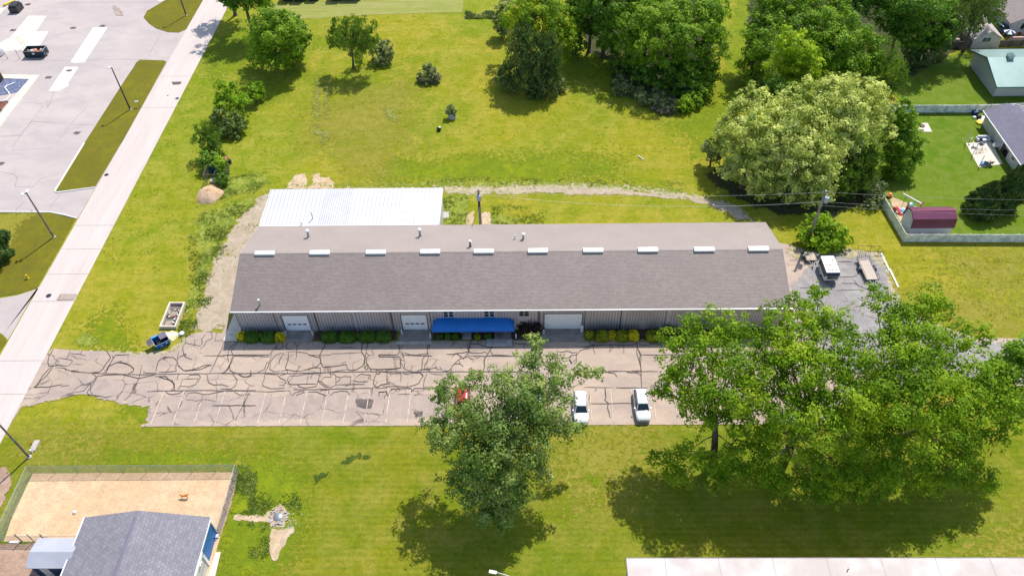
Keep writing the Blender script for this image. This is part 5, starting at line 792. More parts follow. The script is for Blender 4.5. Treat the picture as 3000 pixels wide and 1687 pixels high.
# row of sheds at the very top
for i, (x0, x1, y0, hh) in enumerate(((-54.0, -51.9, 163.6, 2.6), (-51.4, -49.0, 163.5, 2.6), (-48.2, -45.9, 163.8, 2.3), (-43.2, -40.6, 163.6, 2.7), (-40.3, -36.4, 163.7, 2.4), (-35.3, -31.0, 165.4, 2.4))):
    s_ = empty('storage_shed', ((x0+x1)/2, y0+1.5, 0), ('dark shed at the left end of the row along the top edge', 'dark shed second from the left in the top edge row', 'dark shed third in the row, left of the gap at the top edge', 'dark green grey shed just right of the gap at the top edge', 'wide dark shed second right of the gap at the top edge', 'rightmost dark shed of the row at the top edge')[i], 'shed', 'sheds in a row along the top edge')
    MB().box((x0+.1, y0, 0), (x1-.1, y0+3, hh)).build('wall', M['dark_steel'], s_)
    for a, b2, za, zb in ((y0-.2, y0+1.5, hh, hh+.9), (y0+1.503, y0+3.2, hh+.9, hh)): MB().loft([[(x, a, za), (x, b2, zb), (x, b2, zb-.08), (x, a, za-.08)] for x in (x0, x1)]).build('roof', M['old_wood'], s_)
# ---------------------------------------------------------------- vehicles
def wheel(mb_t, mb_r, x, y, r=.34, wd=.24):
    n = 18
    for m_, rr, a, b2 in ((mb_t, r, x-wd/2, x+wd/2), (mb_r, r*.6, x-wd/2-.012, x+wd/2+.012)):
        m_.loft([[(a, y+rr*math.cos(t), r+rr*math.sin(t)) for t in np.linspace(0, 2*math.pi, n+1)[:-1]], [(b2, y+rr*math.cos(t), r+rr*math.sin(t)) for t in np.linspace(0, 2*math.pi, n+1)[:-1]]], 0, False)
def make_car(label, paint, loc, rz=0, kind='suv', rails=False, group='cars parked in the bays'):
    c = empty('parked_car', (0, 0, 0), label, 'car', group)
    top = 1.68 if kind == 'suv' else 1.45
    st = [(2.32, .78, .95), (2.22, .88, 1.02), (1.6, .93, 1.03), (.4, .94, 1.02), (-.95, .94, 1.02), (-1.3, .93, .99), (-1.8, .91, .94), (-2.12, .84, .86), (-2.27, .70, .72)]
    rings = []
    for y, w_, z in st:
        zb = .28 if abs(y) < 2.0 else .36
        h_ = [(w_*.93, zb), (w_, .5), (w_*1.0, z*.78), (w_*.955, z*.93), (w_*.80, z), (w_*.4, z+.025)]
        rings.append([(a, y, q) for a, q in h_]+[(-a, y, q) for a, q in h_[::-1]])
    body = MB().loft(rings, 0, True); bo = body.build('body', paint, c, world=False)
    # cabin: lower ring on the belt, upper ring at the roof edge
    fy0, fy1, ry0, ry1 = -1.12, -.42, 2.16, 1.78
    lo = [(.80, fy0), (.86, -.7), (.875, .5), (.86, 1.7), (.76, ry0)]; hi = [(.60, fy1), (.655, -.15), (.67, .6), (.655, 1.4), (.60, ry1)]
    def ring(h_, z): return [(a, y, z) for a, y in h_]+[(-a, y, z) for a, y in h_[::-1]]
    MB().loft([ring([(a*.995, y) for a, y in lo], .98), ring(hi, top-.03)], 0, False, cap=False).build('window_glass', M['glass'], c, world=False)
    rf = [(a*1.03, y+(.03 if y > 1 else -.03)) for a, y in hi]
    MB().loft([ring(rf, top-.07), ring(rf, top-.02), ring([(a*.86, y*.93+.04) for a, y in rf], top+.035), ring([(a*.5, y*.8+.13) for a, y in rf], top+.05)], 0, True).build('roof', paint, c, world=False)
    mb = MB()
    for s_ in (-1, 1):
        for (a, y), (b2, y2) in ((lo[0], hi[0]), (lo[4], hi[4]), ((.868, .35), (.668, .45)), ((.862, 1.55), (.655, 1.45))):
            mb.tube([(s_*a*1.0, y, .98), (s_*b2*1.01, y2, top-.04)], .045 if y in (lo[0][1], lo[4][1]) else .03, 5)
    mb.build('pillar', paint, c, world=False)
    for s_ in (-1, 1):
        for y in (1.42, -1.42):
            a_, b_ = MB(), MB(); wheel(a_, b_, s_*.82, y); wo = a_.build('wheel', M['black'], c, world=False); b_.build('rim', M['steel'], wo, world=False)
        mr = MB().loft([[(s_*a, y, z) for y, z in ((-.78, 1.02), (-.62, 1.02), (-.62, 1.15), (-.78, 1.15))] for a in (.92, 1.10)]).build('mirror', paint, c, world=False)
        hl = MB().loft([[(s_*a, y, z) for a, y, z in ((.50, -2.27, .66), (.80, -2.13, .68), (.82, -2.05, .82), (.52, -2.2, .80))], [(s_*a, y+.06, z) for a, y, z in ((.50, -2.27, .66), (.80, -2.13, .68), (.82, -2.05, .82), (.52, -2.2, .80))]]).build('headlight', M['steel'], c, world=False)
        if rails: MB().tube([(s_*.60, -.2, top+.01), (s_*.62, .1, top+.07), (s_*.62, 1.3, top+.07), (s_*.6, 1.6, top+.01)], .02, 5).build('roof_rail', M['black'], c, world=False)
    MB().box((-.5, -2.29, .60), (.5, -2.2, .74)).build('grille', M['black'], c, world=False)
    MB().box((-.74, -2.25, .30), (.74, -2.1, .44)).build('bumper_intake', M['dark_steel'], c, world=False)
    c.location = loc; c.rotation_euler = (0, 0, rz); return c
make_car('white hatchback in the bay at the edge of the central tree, leaves over its roof', M['car_white'], (6.72, 55.15, .02), 0, 'suv')
make_car('white estate car with black roof rails standing alone nearer the big trees', M['car_white'], (14.45, 55.45, .02), .02, 'suv', True)
make_car('red car mostly hidden under the left of the central tree', M['car_red'], (-8.2, 55.9, .02), .03, 'suv')
make_car('dark blue car mostly hidden under the right of the central tree', M['car_blue'], (1.15, 55.6, .02), -.02, 'sedan')
# cargo trailer
t_ = empty('cargo_trailer', (43.98, 78.6, .02), 'white box trailer with rust streaked roof and black front window', 'trailer')
bx = MB(); bx.box((-.95, -1.6, .45), (.95, 1.75, 1.95)); bx.loft([[(-.95, -1.6, .5), (.95, -1.6, .5), (.95, -1.6, 1.95), (-.95, -1.6, 1.95)], [(-.93, -1.82, .6), (.93, -1.82, .6), (.93, -1.82, 1.5), (-.93, -1.82, 1.5)]])
bx.build('body', M['offwhite'], t_, world=False)
MB().box((-.952, -1.62, 1.2), (-.95+.0, 1.5, 1.9)).box((-.965, -1.5, .9), (-.953, 1.6, 1.93)).build('side_panel', M['bluesteel'], t_, world=False)
MB().loft([[(-.97, -1.62, 1.96), (.97, -1.62, 1.96), (.97, 1.78, 1.96), (-.97, 1.78, 1.96)], [(-.93, -1.58, 2.05), (.93, -1.58, 2.05), (.93, 1.74, 2.05), (-.93, 1.74, 2.05)]]).build('roof', M['white'], t_, world=False)
MB().box((-.72, -1.845, .95), (.78, -1.822, 1.42)).build('front_window', M['glass'], t_, world=False)
MB().loft([[(x, -1.84, 1.5), (x, -1.64, 1.97), (x, -1.5, 2.056), (x, -1.5, 2.0), (x, -1.7, 1.5)] for x in (-.96, .96)]).build('front_cap', M['bluesteel'], t_, world=False)
rg = random.Random(4); 
for y in (-1.05, -.05, .85):
    mb = MB().box((-.9, y-.012, 2.051), (.9, y+.012, 2.058))
    for x in (-.55, -.05, .55):
        n = 9; pts = [(x+math.cos(k*6.283/n)*rg.uniform(.09, .24), y+math.sin(k*6.283/n)*rg.uniform(.06, .19), 0) for k in range(n)]; mb.prism([p[:2] for p in pts], 2.051, 2.062+.002*x)
    mb.build('roof_seam', M['rust'], t_, world=False)
for s_ in (-1, 1):
    a_, b_ = MB(), MB(); wheel(a_, b_, s_*1.0, .1, .33, .2); wo = a_.build('wheel', M['black'], t_, world=False); b_.build('rim', M['steel'], wo, world=False)
    MB().loft([[(s_*a, .1+.45*math.cos(q), .33+.43*math.sin(q)) for q in np.linspace(0, 3.14, 9)]+[(s_*a, .1+.38*math.cos(q), .33+.37*math.sin(q)) for q in np.linspace(3.14, 0, 9)] for a in (.93, 1.16)]).build('fender', M['white'], t_, world=False)
MB().tube([(-.6, -1.7, .42), (0, -2.75, .42)], .045, 5).tube([(.6, -1.7, .42), (0, -2.75, .42)], .045, 5).tube([(0, -2.5, .02), (0, -2.5, .8)], .04, 6).lathe(0, -2.8, [(.09, .4), (.09, .5), (.02, .55)], 8).build('tongue', M['dark_steel'], t_, world=False)
# flat utility trailers
def flat_trailer(name, L, wd, loc, rz, label, gate, deck, group='open flatbed trailers'):
    c = empty(name, loc, label, 'trailer', group, rz)
    MB().box((-wd/2+.05, -L/2, .52), (wd/2-.05, L/2, .57)).build('deck', M[deck], c, world=False)
    f = MB().box((-wd/2, -L/2-.05, .45), (-wd/2+.049, L/2, .62)).box((wd/2-.049, -L/2-.05, .45), (wd/2, L/2, .62)).box((-wd/2+.05, -L/2-.05, .45), (wd/2-.05, -L/2-.002, .62)).build('frame', M['dark_steel'], c, world=False)
    for s_ in (-1, 1):
        r_ = MB().tube([(s_*(wd/2+.0), -L/2, .62), (s_*(wd/2), -L/2, .92), (s_*(wd/2), L/2, .92), (s_*(wd/2), L/2, .62)], .028, 5)
        for k in range(1, 5): r_.tube([(s_*wd/2, -L/2+L*k/5, .6), (s_*wd/2, -L/2+L*k/5, .92)], .022, 4)
        r_.build('side_rail', M['dark_steel'], c, world=False)
        a_, b_ = MB(), MB(); wheel(a_, b_, s_*(wd/2+.17), .25, .32, .2); wo = a_.build('wheel', M['black'], c, world=False); b_.build('rim', M['steel'], wo, world=False)
        MB().loft([[(s_*a, .25+.62*math.cos(q), .3+.45*max(0, math.sin(q))) for q in np.linspace(0, 3.14, 9)]+[(s_*a, .25+.57*math.cos(q), .27+.42*math.sin(q)) for q in np.linspace(3.14, 0, 9)] for a in (wd/2+.03, wd/2+.32)]).build('fender', M['bluesteel'], c, world=False)
    MB().tube([(-.5, -L/2, .48), (0, -L/2-1.15, .48)], .04, 5).tube([(.5, -L/2, .48), (0, -L/2-1.15, .48)], .04, 5).tube([(0, -L/2-.9, .02), (0, -L/2-.9, .8)], .035, 6).tube([(0, -L/2-.3, .48), (0, -L/2-1.3, .50)], .05, 6).build('tongue', M['steel'], c, world=False)
    if gate:
        g_ = MB(); y = L/2+.05
        for k in range(7): x = -wd/2+wd*k/6; g_.tube([(x, y, .6), (x, y+.25, 1.75)], .022, 4)
        for q in (0, .33, .66, 1): g_.tube([(-wd/2, y+.25*q, .6+1.15*q), (wd/2, y+.25*q, .6+1.15*q)], .022, 4)
        g_.build('ramp_gate', M['dark_steel'], c, world=False)
    return c
flat_trailer('flatbed_trailer', 4.3, 1.85, (49.95, 79.1, .02), .03, 'long open trailer with pale board deck and raised wire ramp', True, 'plank')
flat_trailer('flatbed_trailer', 1.75, 1.7, (42.3, 81.8, .02), .0, 'short small open trailer beside the lime green shrub', False, 'lumber')
x, y = (52.22,82.68); rk = empty('steel_rack', (x, y, 0), 'black tubular rack frame lying in the weeds behind the long trailer', 'rack')
mb = MB()
for a, b2 in (((-2.2, 1.2), (.9, 1.0)), ((-1.4, -.1), (1.1, -.2)), ((-.6, -1.), (.9, -1.))): mb.tube([(x+a[0], y+a[1], .7), (x+b2[0], y+b2[1], .7)], .035, 5)
for a, b2 in ((-2.2, 1.2), (-.3, 1.1), (.9, 1.0), (-1.4, -.1), (1.1, -.2), (.4, -.2)): mb.tube([(x+a, y+b2, 0), (x+a, y+b2, .75)], .03, 5)
mb.build('frame', M['dark_steel'], rk); MB().tube([(x-.3, y+1.1, .68), (x+.4, y-.2, .68)], .03, 5).tube([(x+.9, y+1., .68), (x+1.1, y-.2, .68)], .03, 5).build('crossbar', M['dark_steel'], rk)
a, b2 = [(53.33,82.62),(53.43,76.17)]; gt = empty('gutter_length', ((a[0]+b2[0])/2, (a[1]+b2[1])/2, 0), 'long straight white length of gutter lying on the grass', 'gutter'); d = Vector((b2[0]-a[0], b2[1]-a[1])).normalized(); q = Vector((-d.y, d.x))
for s0, s1, o0, o1, z in ((0, 3.4, -.2, .02, .12), (3., 6.7, -.06, .16, .13)): MB().prism([(a[0]+d.x*s+q.x*o, a[1]+d.y*s+q.y*o) for s, o in ((s0, o0), (s1, o0), (s1, o1), (s0, o1))], .02, z).build('channel', M['white'], gt)
# dumpster
dm = empty('dumpster', (-50.35, 66.35, 0), 'blue dumpster with one ribbed lid open by the lot edge', 'dumpster', rz=.66)
sh = [[(-.95, -.7, .15), (.95, -.7, .15), (.95, .55, .15), (-.95, .55, .15)], [(-.98, -.85, 1.0), (.98, -.85, 1.0), (.98, .7, 1.35), (-.98, .7, 1.35)]]
MB().loft(sh, 0, False, cap=False).sheet([(-.9, -.6), (.9, -.6), (.9, .5), (-.9, .5)], .3).loft([[(x*.95, y*.93, z) for x, y, z in r] for r in sh[::-1]], 0, False, cap=False).build('body', M['blue'], dm, world=False)
mb = MB()
for a, b2 in (((-.98, -.85, 1.0), (.98, -.85, 1.0)), ((.98, -.85, 1.0), (.98, .7, 1.35)), ((.98, .7, 1.35), (-.98, .7, 1.35)), ((-.98, .7, 1.35), (-.98, -.85, 1.0))): mb.tube([a, b2], .045, 4)
mb.build('rim', M['steel'], dm, world=False)
def lid(pts, n=6):
    a, b2, c, d = map(Vector, pts); mb = MB()
    nr = (b2-a).cross(d-a).normalized()*.03
    mb.loft([[tuple(p) for p in (a, b2, c, d)], [tuple(p+nr) for p in (a, b2, c, d)]])
    for k in range(n):
        f0, f1 = (k+.18)/n, (k+.62)/n; q = [a.lerp(b2, f0), a.lerp(b2, f1), d.lerp(c, f1), d.lerp(c, f0)]; mb.loft([[tuple(p+nr*1.05) for p in q], [tuple(p+nr*2.6) for p in q]])
    return mb
lid([(-.02, .72, 1.38), (.98, .72, 1.38), (.98, -.25, 1.18), (-.02, -.25, 1.18)]).build('lid', mat('lid_grey', (.17, .15, .18), .1, 2, .5), dm, world=False)
lid([(-1.0, .66, 1.37), (-1.0, -.34, 1.15), (-1.75, -.3, .95), (-1.75, .7, 1.15)]).build('lid', mat('lid_grey', (.17, .15, .18), .1, 2, .5), dm, world=False)
MB().box((-.98, .4, 1.36), (-.05, .72, 1.41)).build('back_flap', M['lightblue'], dm, world=False)
MB().box((.35, -.80, .55), (.58, -.775, .75)).box((-.35, -.80, .5), (-.1, -.775, .62)).box((.8, -.81, .75), (.92, -.785, .85)).build('sticker', M['white'], dm, world=False)
mb = MB()
for k in range(10): r_ = random.Random(k); x, y = r_.uniform(-.8, .6), r_.uniform(-.5, .3); mb.box((x-.18, y-.12, .3+.04*k), (x+.18, y+.12, .5+.04*k), rot=r_.uniform(0, 3))
mb.build('rubbish', M['dark_steel'], dm, world=False)
bd = empty('cardboard_sheet', (-48.9, 68.1, 0), 'pale yellow board lying in the grass beside the blue dumpster', 'board')
MB().prism([(-50.39,68.02),(-49.77,68.71),(-48.44,68.08),(-48.36,67.63),(-49.1,66.73),(-50.15,67.64)], .03, .07).build('board', M['cardboard'], bd); MB().prism([(-50.72,68.21),(-50.44,68.37),(-48.45,68.01),(-48.32,67.7),(-50.08,67.79)], .075, .09).build('torn_flap', M['white'], bd)
x, y = (-48.13,68.04); tag(MB().lathe(x, y, [(.33, .0), (.34, .28), (.30, .32), (.10, .34), (.01, .34)], 20).build('bucket_lid', M['white']), 'round white tub standing at the edge of the cracked lot', 'tub')
x, y = (-48.71,71.44); tag(MB().prism([(-48.61,72.43),(-48.54,72.39),(-49.01,70.69),(-49.11,70.73)], .02, .1).build('timber', M['lumber']), 'thin pale timber lying right of the concrete planter', 'timber')
# concrete box full of scrap
pb = empty('concrete_box', (-50.3, 71.3, 0), 'long open concrete box filled with pallets and scrap', 'planter box')
x0, x1, y0, y1 = -51.5, -49.2, 69.0, 73.6
MB().box((x0, y0, 0), (x0+.2, y1, .55)).box((x1-.2, y0, 0), (x1, y1, .55)).box((x0+.2, y0, 0), (x1-.2, y0+.2, .55)).box((x0+.2, y1-.2, 0), (x1-.2, y1, .55)).build('wall', M['beige_slab'], pb)
MB().sheet([(x0+.2, y0+.2), (x1-.2, y0+.2), (x1-.2, y1-.2), (x0+.2, y1-.2)], .1).build('soil_fill', M['old_wood'], pb)
rg = random.Random(3)
def pallet(px, py, rz, z, label):
    p = empty('pallet', (px, py, z), label, 'pallet', 'pallets in the concrete box', rz); mb = MB()
    for k in range(6): mb.box((-.5, -.5+k*.17, .08), (.5, -.5+k*.17+.11, .1))
    mb.build('deck_board', M['lumber'], p, world=False); mb = MB()
    for a in (-.46, -.03, .4): mb.box((a, -.5, 0), (a+.06, .5, .078))
    mb.build('bearer', M['old_wood'], p, world=False)
pallet(-50.55, 71.7, .05, .12, 'white slatted pallet in the middle of the concrete box'); pallet(-50.5, 69.85, .1, .12, 'grey pallet at the near end of the concrete box')
sc_ = MB()
for k in range(46):
    px, py = rg.uniform(x0+.35, x1-.35), rg.uniform(y0+.4, y1-1.3); l_ = rg.uniform(.15, .5)
    if abs(px+50.5) < .5 and (abs(py-71.7) < .5 or abs(py-69.85) < .5): continue
    sc_.box((px-l_/2, py-.07, .12+rg.uniform(0, .15)), (px+l_/2, py+.07, .3+rg.uniform(0, .12)), rot=rg.uniform(0, 3), mi=rg.choice((0, 0, 1, 2)))
tag(sc_.build('scrap_pile', [M['offwhite'], M['old_wood'], M['rust']]), 'heap of white and brown scrap pieces inside the concrete box', 'scrap', None, 'stuff')
# ---------------------------------------------------------------- poles
def light_pole(x, y, h, label, arms, group='street lights'):
    p = empty('light_pole', (x, y, 0), label, 'light pole', group)
    MB().tube([(x, y, 0), (x, y, h*.5), (x, y, h)], [.15, .125, .095], 8).build('pole', M['dark_steel'] if h < 9.05 else M['pole_wood'], p)
    MB().lathe(x, y, [(.3, 0), (.3, .12), (.18, .16)], 12).build('base', M['concrete'], p)
    for dx, dy, hh in arms:
        q = MB().tube([(x, y, hh), (x+dx*.6, y+dy*.6, hh+.12), (x+dx, y+dy, hh+.1)], .045, 6).build('arm', M['dark_steel'], p)
        MB().loft([[(x+dx+a*.9+c*.17, y+dy+b_*.28, hh+z) for b_ in (-1, 1)]+[(x+dx+a*.9-c*.17+.0, y+dy+b_*.28, hh+z) for b_ in (1, -1)] for a, c, z in ((0, 1, .0), (0, 1.2, .1), (0, .7, .2))]).build('lamp_head', M['white'], q)
    return p
light_pole(-74.23, 122.53, 8.9, 'dark light pole in the long verge between yard and road', [(-.45, .1, 8.75)])
light_pole(-74.45, 87.9, 9.2, 'grey brown light pole on the corner lawn by the road, two lamp heads', [(-.55, -.15, 8.9), (.05, .25, 9.1)])
light_pole(-74.08, 157.97, 8.9, 'dark light pole on the rounded verge at the top edge', [(-.4, .1, 8.75)])
light_pole(-61.33, 48.69, 9.3, 'light pole at the lower left beside the road', [(-.6, 0, 9.1)])
lb = empty('light_pole', (-1.2, 30.6, 0), 'grey lamp arm poking into the bottom edge of the picture', 'light pole', 'street lights')
MB().tube([(-1.2, 30.3, 0), (-1.2, 30.3, 7.6), (-1.35, 30.4, 7.95)], [.12, .08, .06], 8).build('pole', M['steel'], lb); MB().tube([(-1.35, 30.4, 7.95), (-2.4, 30.75, 8.02), (-3.2, 30.95, 8.05)], .07, 6).build('arm', M['steel'], lb); MB().box((-3.9, 30.85, 7.98), (-3.15, 31.15, 8.1), rot=-.2).build('lamp_head', M['white'], lb)
def utility(x, y, h, label, tz, tside):
    p = empty('utility_pole', (x, y, 0), label, 'utility pole', 'wooden utility poles')
    MB().tube([(x, y, 0), (x, y, h*.5), (x, y, h)], [.24, .21, .17], 8).build('pole', M['old_pole'], p)
    t_ = MB().lathe(x+tside, y-.05, [(.05, tz-.5), (.34, tz-.46), (.35, tz+.44), (.28, tz+.52), (.02, tz+.5)], 14).build('transformer', mat('transformer_grey', (.42, .50, .62), .05, 1, .35), p)
    MB().lathe(x+tside, y-.05, [(.05, tz+.5), (.07, tz+.62), (.03, tz+.74)], 8).build('bushing', M['dark_steel'], t_)
    MB().tube([(x-.45, y, h-.35), (x+.45, y, h-.35)], .05, 4).build('crossarm', M['pole_wood'], p)
    for a in (-.4, 0, .4): MB().lathe(x+a, y, [(.04, h-.3), (.06, h-.18), (.02, h-.08)], 6).build('insulator', M['white'], p)
    return p
PE = (-7.05, 88.1); PR = (42.85, 85.3)
utility(PR[0], PR[1], 10.3, 'leaning looking wooden pole with pale grey transformer at the right of the warehouse', 8.6, .45)
utility(PE[0], PE[1], 8.7, 'wooden pole with transformer directly behind the warehouse roof', 7.2, -.02)
MB().box((PE[0]-.17, PE[1]-.3, 5.6), (PE[0]+.17, PE[1]-.16, 6.6)).build('meter_box', M['dark_steel'], bpy.data.objects['utility_pole.001'])
def wire(a, b2, sag, label, r=.011, m='steel'):
    A_, B_ = Vector(a), Vector(b2); pts = []
    for k in range(25): t_ = k/24; p = A_.lerp(B_, t_); p.z -= sag*4*t_*(1-t_); pts.append(tuple(p))
    return tag(MB().tube(pts, r, 4).build('overhead_wire', M[m]), label, 'wire', 'overhead wires')
wire((PE[0], PE[1], 7.9), (PR[0], PR[1], 8.2), 1.6, 'single pale sagging wire between the two wooden poles', .015, 'white')
wire((PE[0]+.4, PE[1], 8.45), (PR[0]+.4, PR[1], 10.0), .9, 'highest wire between the two wooden poles')
wire((PR[0]+.4, PR[1], 10.), (112, 84.0, 10.0), 1.4, 'highest wire from the transformer pole to the right edge')
wire((PR[0], PR[1], 8.2), (112, 83.8, 8.2), 1.5, 'middle wire from the transformer pole to the right edge')
wire((PR[0], PR[1], 7.5), (112, 83.5, 7.4), 1.6, 'lowest wire from the transformer pole to the right edge')
wire((PE[0], PE[1]-.1, 6.0), (-7.9, 84.6, 5.1), .25, 'short dark service cable from the pole to the warehouse roof', .03, 'black')
x, y = -8.0, 84.4; wh = empty('service_mast', (x, y, 4.7), 'small bent service mast on the rear edge of the warehouse roof', 'mast'); MB().tube([(x, y, 4.75), (x, y, 5.35), (x+.15, y+.1, 5.5)], .05, 6).build('pipe', M['steel'], wh); MB().box((x-.1, y-.1, 4.76), (x+.1, y+.1, 4.84)).build('flashing', M['dark_steel'], wh)
# ---------------------------------------------------------------- left yard things
ro = empty('rolloff_container', (-100.2, 142.0, 0), 'dark open roll off container loaded with pale rubble', 'container')
x0, x1, y0, y1 = -102.3, -98.3, 141.2, 143.4
MB().box((x0, y0, .25), (x1, y0+.1, 1.5)).box((x0, y1-.1, .25), (x1, y1, 1.5)).box((x0, y0+.1, .25), (x0+.1, y1-.1, 1.5)).box((x1-.1, y0+.1, .25), (x1, y1-.1, 1.5)).box((x0, y0, .18), (x1, y1, .25)).build('body', M['bluesteel'], ro)
MB().tube([(x0, y0, 1.52), (x1, y0, 1.52), (x1, y1, 1.52), (x0, y1, 1.52), (x0, y0, 1.52)], .06, 4).build('rim', M['steel'], ro)
mb = MB()
for k in range(8): mb.box((x0+.3+k*.48, y0-.05, .25), (x0+.38+k*.48, y0-.002, 1.45))
mb.build('side_rib', M['dark_steel'], ro); MB().box((x0+1.8, y0-.07, .85), (x0+2.3, y0-.052, 1.2)).build('sign_plate', M['white'], ro)
MB().tube([(x1+.05, y0+.5, .3), (x1+.05, y0+.5, 1.5)], .05, 5).tube([(x1+.05, y1-.5, .3), (x1+.05, y1-.5, 1.5)], .05, 5).lathe(x1+.15, y0+1., [(.2, .3), (.2, .5)], 8).build('end_frame', M['steel'], ro)
rg = random.Random(9); mb = MB()
for k in range(60): a, b2 = rg.uniform(x0+.3, x1-.4), rg.uniform(y0+.3, y1-.4); l_ = rg.uniform(.1, .3); mb.box((a-l_, b2-l_*.6, .4), (a+l_, b2+l_*.6, rg.uniform(.7, 1.15)), rot=rg.uniform(0, 3), mi=rg.choice((0, 0, 1)))
tag(mb.build('rubble', [M['offwhite'], M['orange']]), 'pale and orange rubble filling the dark roll off container', 'rubble', None, 'stuff')
x, y = (-106.06,141.15); tag(MB().tube([(x, y, 0), (x, y, 2.2)], .035, 5).lathe(x, y, [(.12, 0), (.12, .04)], 8).build('sign_post', M['dark_steel']), 'thin dark post beside the white tank at the left edge', 'post', 'thin posts left of the container')
x, y = (-103.53,141.09); tag(MB().tube([(x, y, 0), (x, y, 2.2)], .035, 5).lathe(x, y, [(.12, 0), (.12, .04)], 8).build('sign_post', M['dark_steel']), 'thin dark post standing left of the dark container', 'post', 'thin posts left of the container')
for pr_, lb in (((-104.36,144.99), 'curved dark hoop rail behind the container, left one'), ((-103.64,144.97), 'curved dark hoop rail behind the container, right one')):
    x, y = pr_; tag(MB().tube([(x, y, 0), (x-.1, y, 1.5), (x-.5, y+.05, 2.3), (x-1.1, y+.1, 2.5)], .03, 5).build('hoop_rail', M['dark_steel']), lb, 'rail', 'hoop rails behind the container')
x, y = (-98.62,140.82); tr = empty('trailer_frame', (x, y, 0), 'thin dark metal frame standing in front of the container', 'frame'); MB().tube([(x+.35, y, 0), (x+.3, y, .5), (x-2.6, y, .5), (x-2.5, y, 0)], .03, 5).build('rail', M['dark_steel'], tr); MB().tube([(x-2.2, y-.5, .02), (x-.9, y-.5, .02)], .035, 5).tube([(x+.35, y, .02), (x-.1, y-.5, .02)], .03, 5).build('foot', M['dark_steel'], tr)
tk = empty('storage_tank', (-108.6, 142.6, 0), 'white rounded tank cut by the left edge', 'tank'); MB().lathe(-108.7, 142.8, [(1.2, .05), (1.35, .3), (1.35, 1.9), (.9, 2.4), (.05, 2.6)], 20).build('shell', M['white'], tk); MB().lathe(-108.7, 142.8, [(.3, 2.5), (.3, 2.75), (.02, 2.8)], 10).build('hatch', M['steel'], tk)
x, y = (-116.28,164.54); tag(MB().prism([(x-.9, y-.9), (x-.5, y-1.1), (x+1.1, y+.9), (x+.7, y+1.1)], 0, .35).prism([(x-1.0, y-1.), (x-.4, y-1.3), (x-.2, y-1.05), (x-.8, y-.75)], .35, .45).build('kerb_block', M['yellow']), 'yellow painted kerb block in the top left corner', 'kerb block')
tag(MB().box((-114, 160, 0), (-112, 162.5, 1.3)).box((-113.8, 160.2, 1.3), (-112.2, 162.3, 1.7)).build('pallet_stack', M['dark_steel']), 'dark machine partly visible at the very top left corner', 'machine')
# gravel bed with pale kerb, hose, dark building corner
kb = [(-96.63,134.7),(-103.76,135.01),(-104.93,135.26),(-108.69,135.35),(-107.93,133.76),(-103.26,133.66),(-98.1,133.23),(-98.34,128.94),(-98.53,126.04),(-98.45,121.22),(-98.14,113.28),(-96.59,110.03),(-96.64,117.29),(-96.65,119.82)]
structure('bed_kerb', MB().prism(kb, -.05, .12), M['beige_slab'], 'pale kerb framing the blue grey gravel bed')
P0 = [(-103.22,133.63),(-98.11,133.21),(-98.34,128.94),(-99.57,128.34),(-101.46,127.75),(-104.7,126.99),(-107.93,133.76)]; structure('gravel_bed', MB().prism(P0, -.05, .06), M['bluegravel'], 'blue grey gravel bed at the left edge')
structure('stone_bed', MB().prism([(-98.37,128.88),(-98.55,126.04),(-98.47,121.26),(-98.14,113.28),(-104.68,126.95),(-101.44,127.71),(-99.55,128.3)], -.05, .05), M['chips'])
hp = [(*G("K|"+"240,365") , .2)] if False else []
hs = [(*p, .16) for p in [(-100.42,131.94),(-100.73,131.45),(-101.39,131.03),(-101.6,130.29),(-100.9,129.42),(-100.03,128.56),(-99.37,127.5),(-99.25,126.05),(-99.78,125.65)]]
tag(MB().tube(hs, .13, 6).build('drain_hose', M['white']), 'bent white pipe lying across the gravel bed', 'pipe')
mb = MB(); q = [(-100.22,125.05),(-98.57,124.81),(-98.48,122.8),(-99.74,124.03)]; x, y = (-99.03,124.01); gr = empty('metal_grate', (x, y, 0), 'rusty slatted grate beside the bent white pipe', 'grate')
for k in range(5): mb.box((x-1.6+k*.42, y-1.4, .1), (x-1.5+k*.42, y+1.2, .3), rot=-.02)
mb.build('slat', M['rust'], gr); MB().box((x-1.7, y+1.2, .1), (x+.4, y+1.32, .32)).box((x-1.7, y-1.5, .1), (x+.4, y-1.4, .32)).build('frame', M['old_wood'], gr)
x, y = (-103.27,133.68); fb = empty('dark_building', (x-3, y, 0), 'dark brown building corner at the left edge', 'building'); MB().box((x-8, y-5.5, 0), (x-.05, y-.15, 3.4)).build('wall', mat('dark_brown_wall', (.05, .032, .03), .1, 1, .8), fb); MB().box((x-8.1, y-5.6, 3.4), (x+.02, y-.05, 3.55)).box((x-.07, y-.17, 0), (x+.0, y-.08, 3.4)).build('roof_edge', M['beige_slab'], fb)
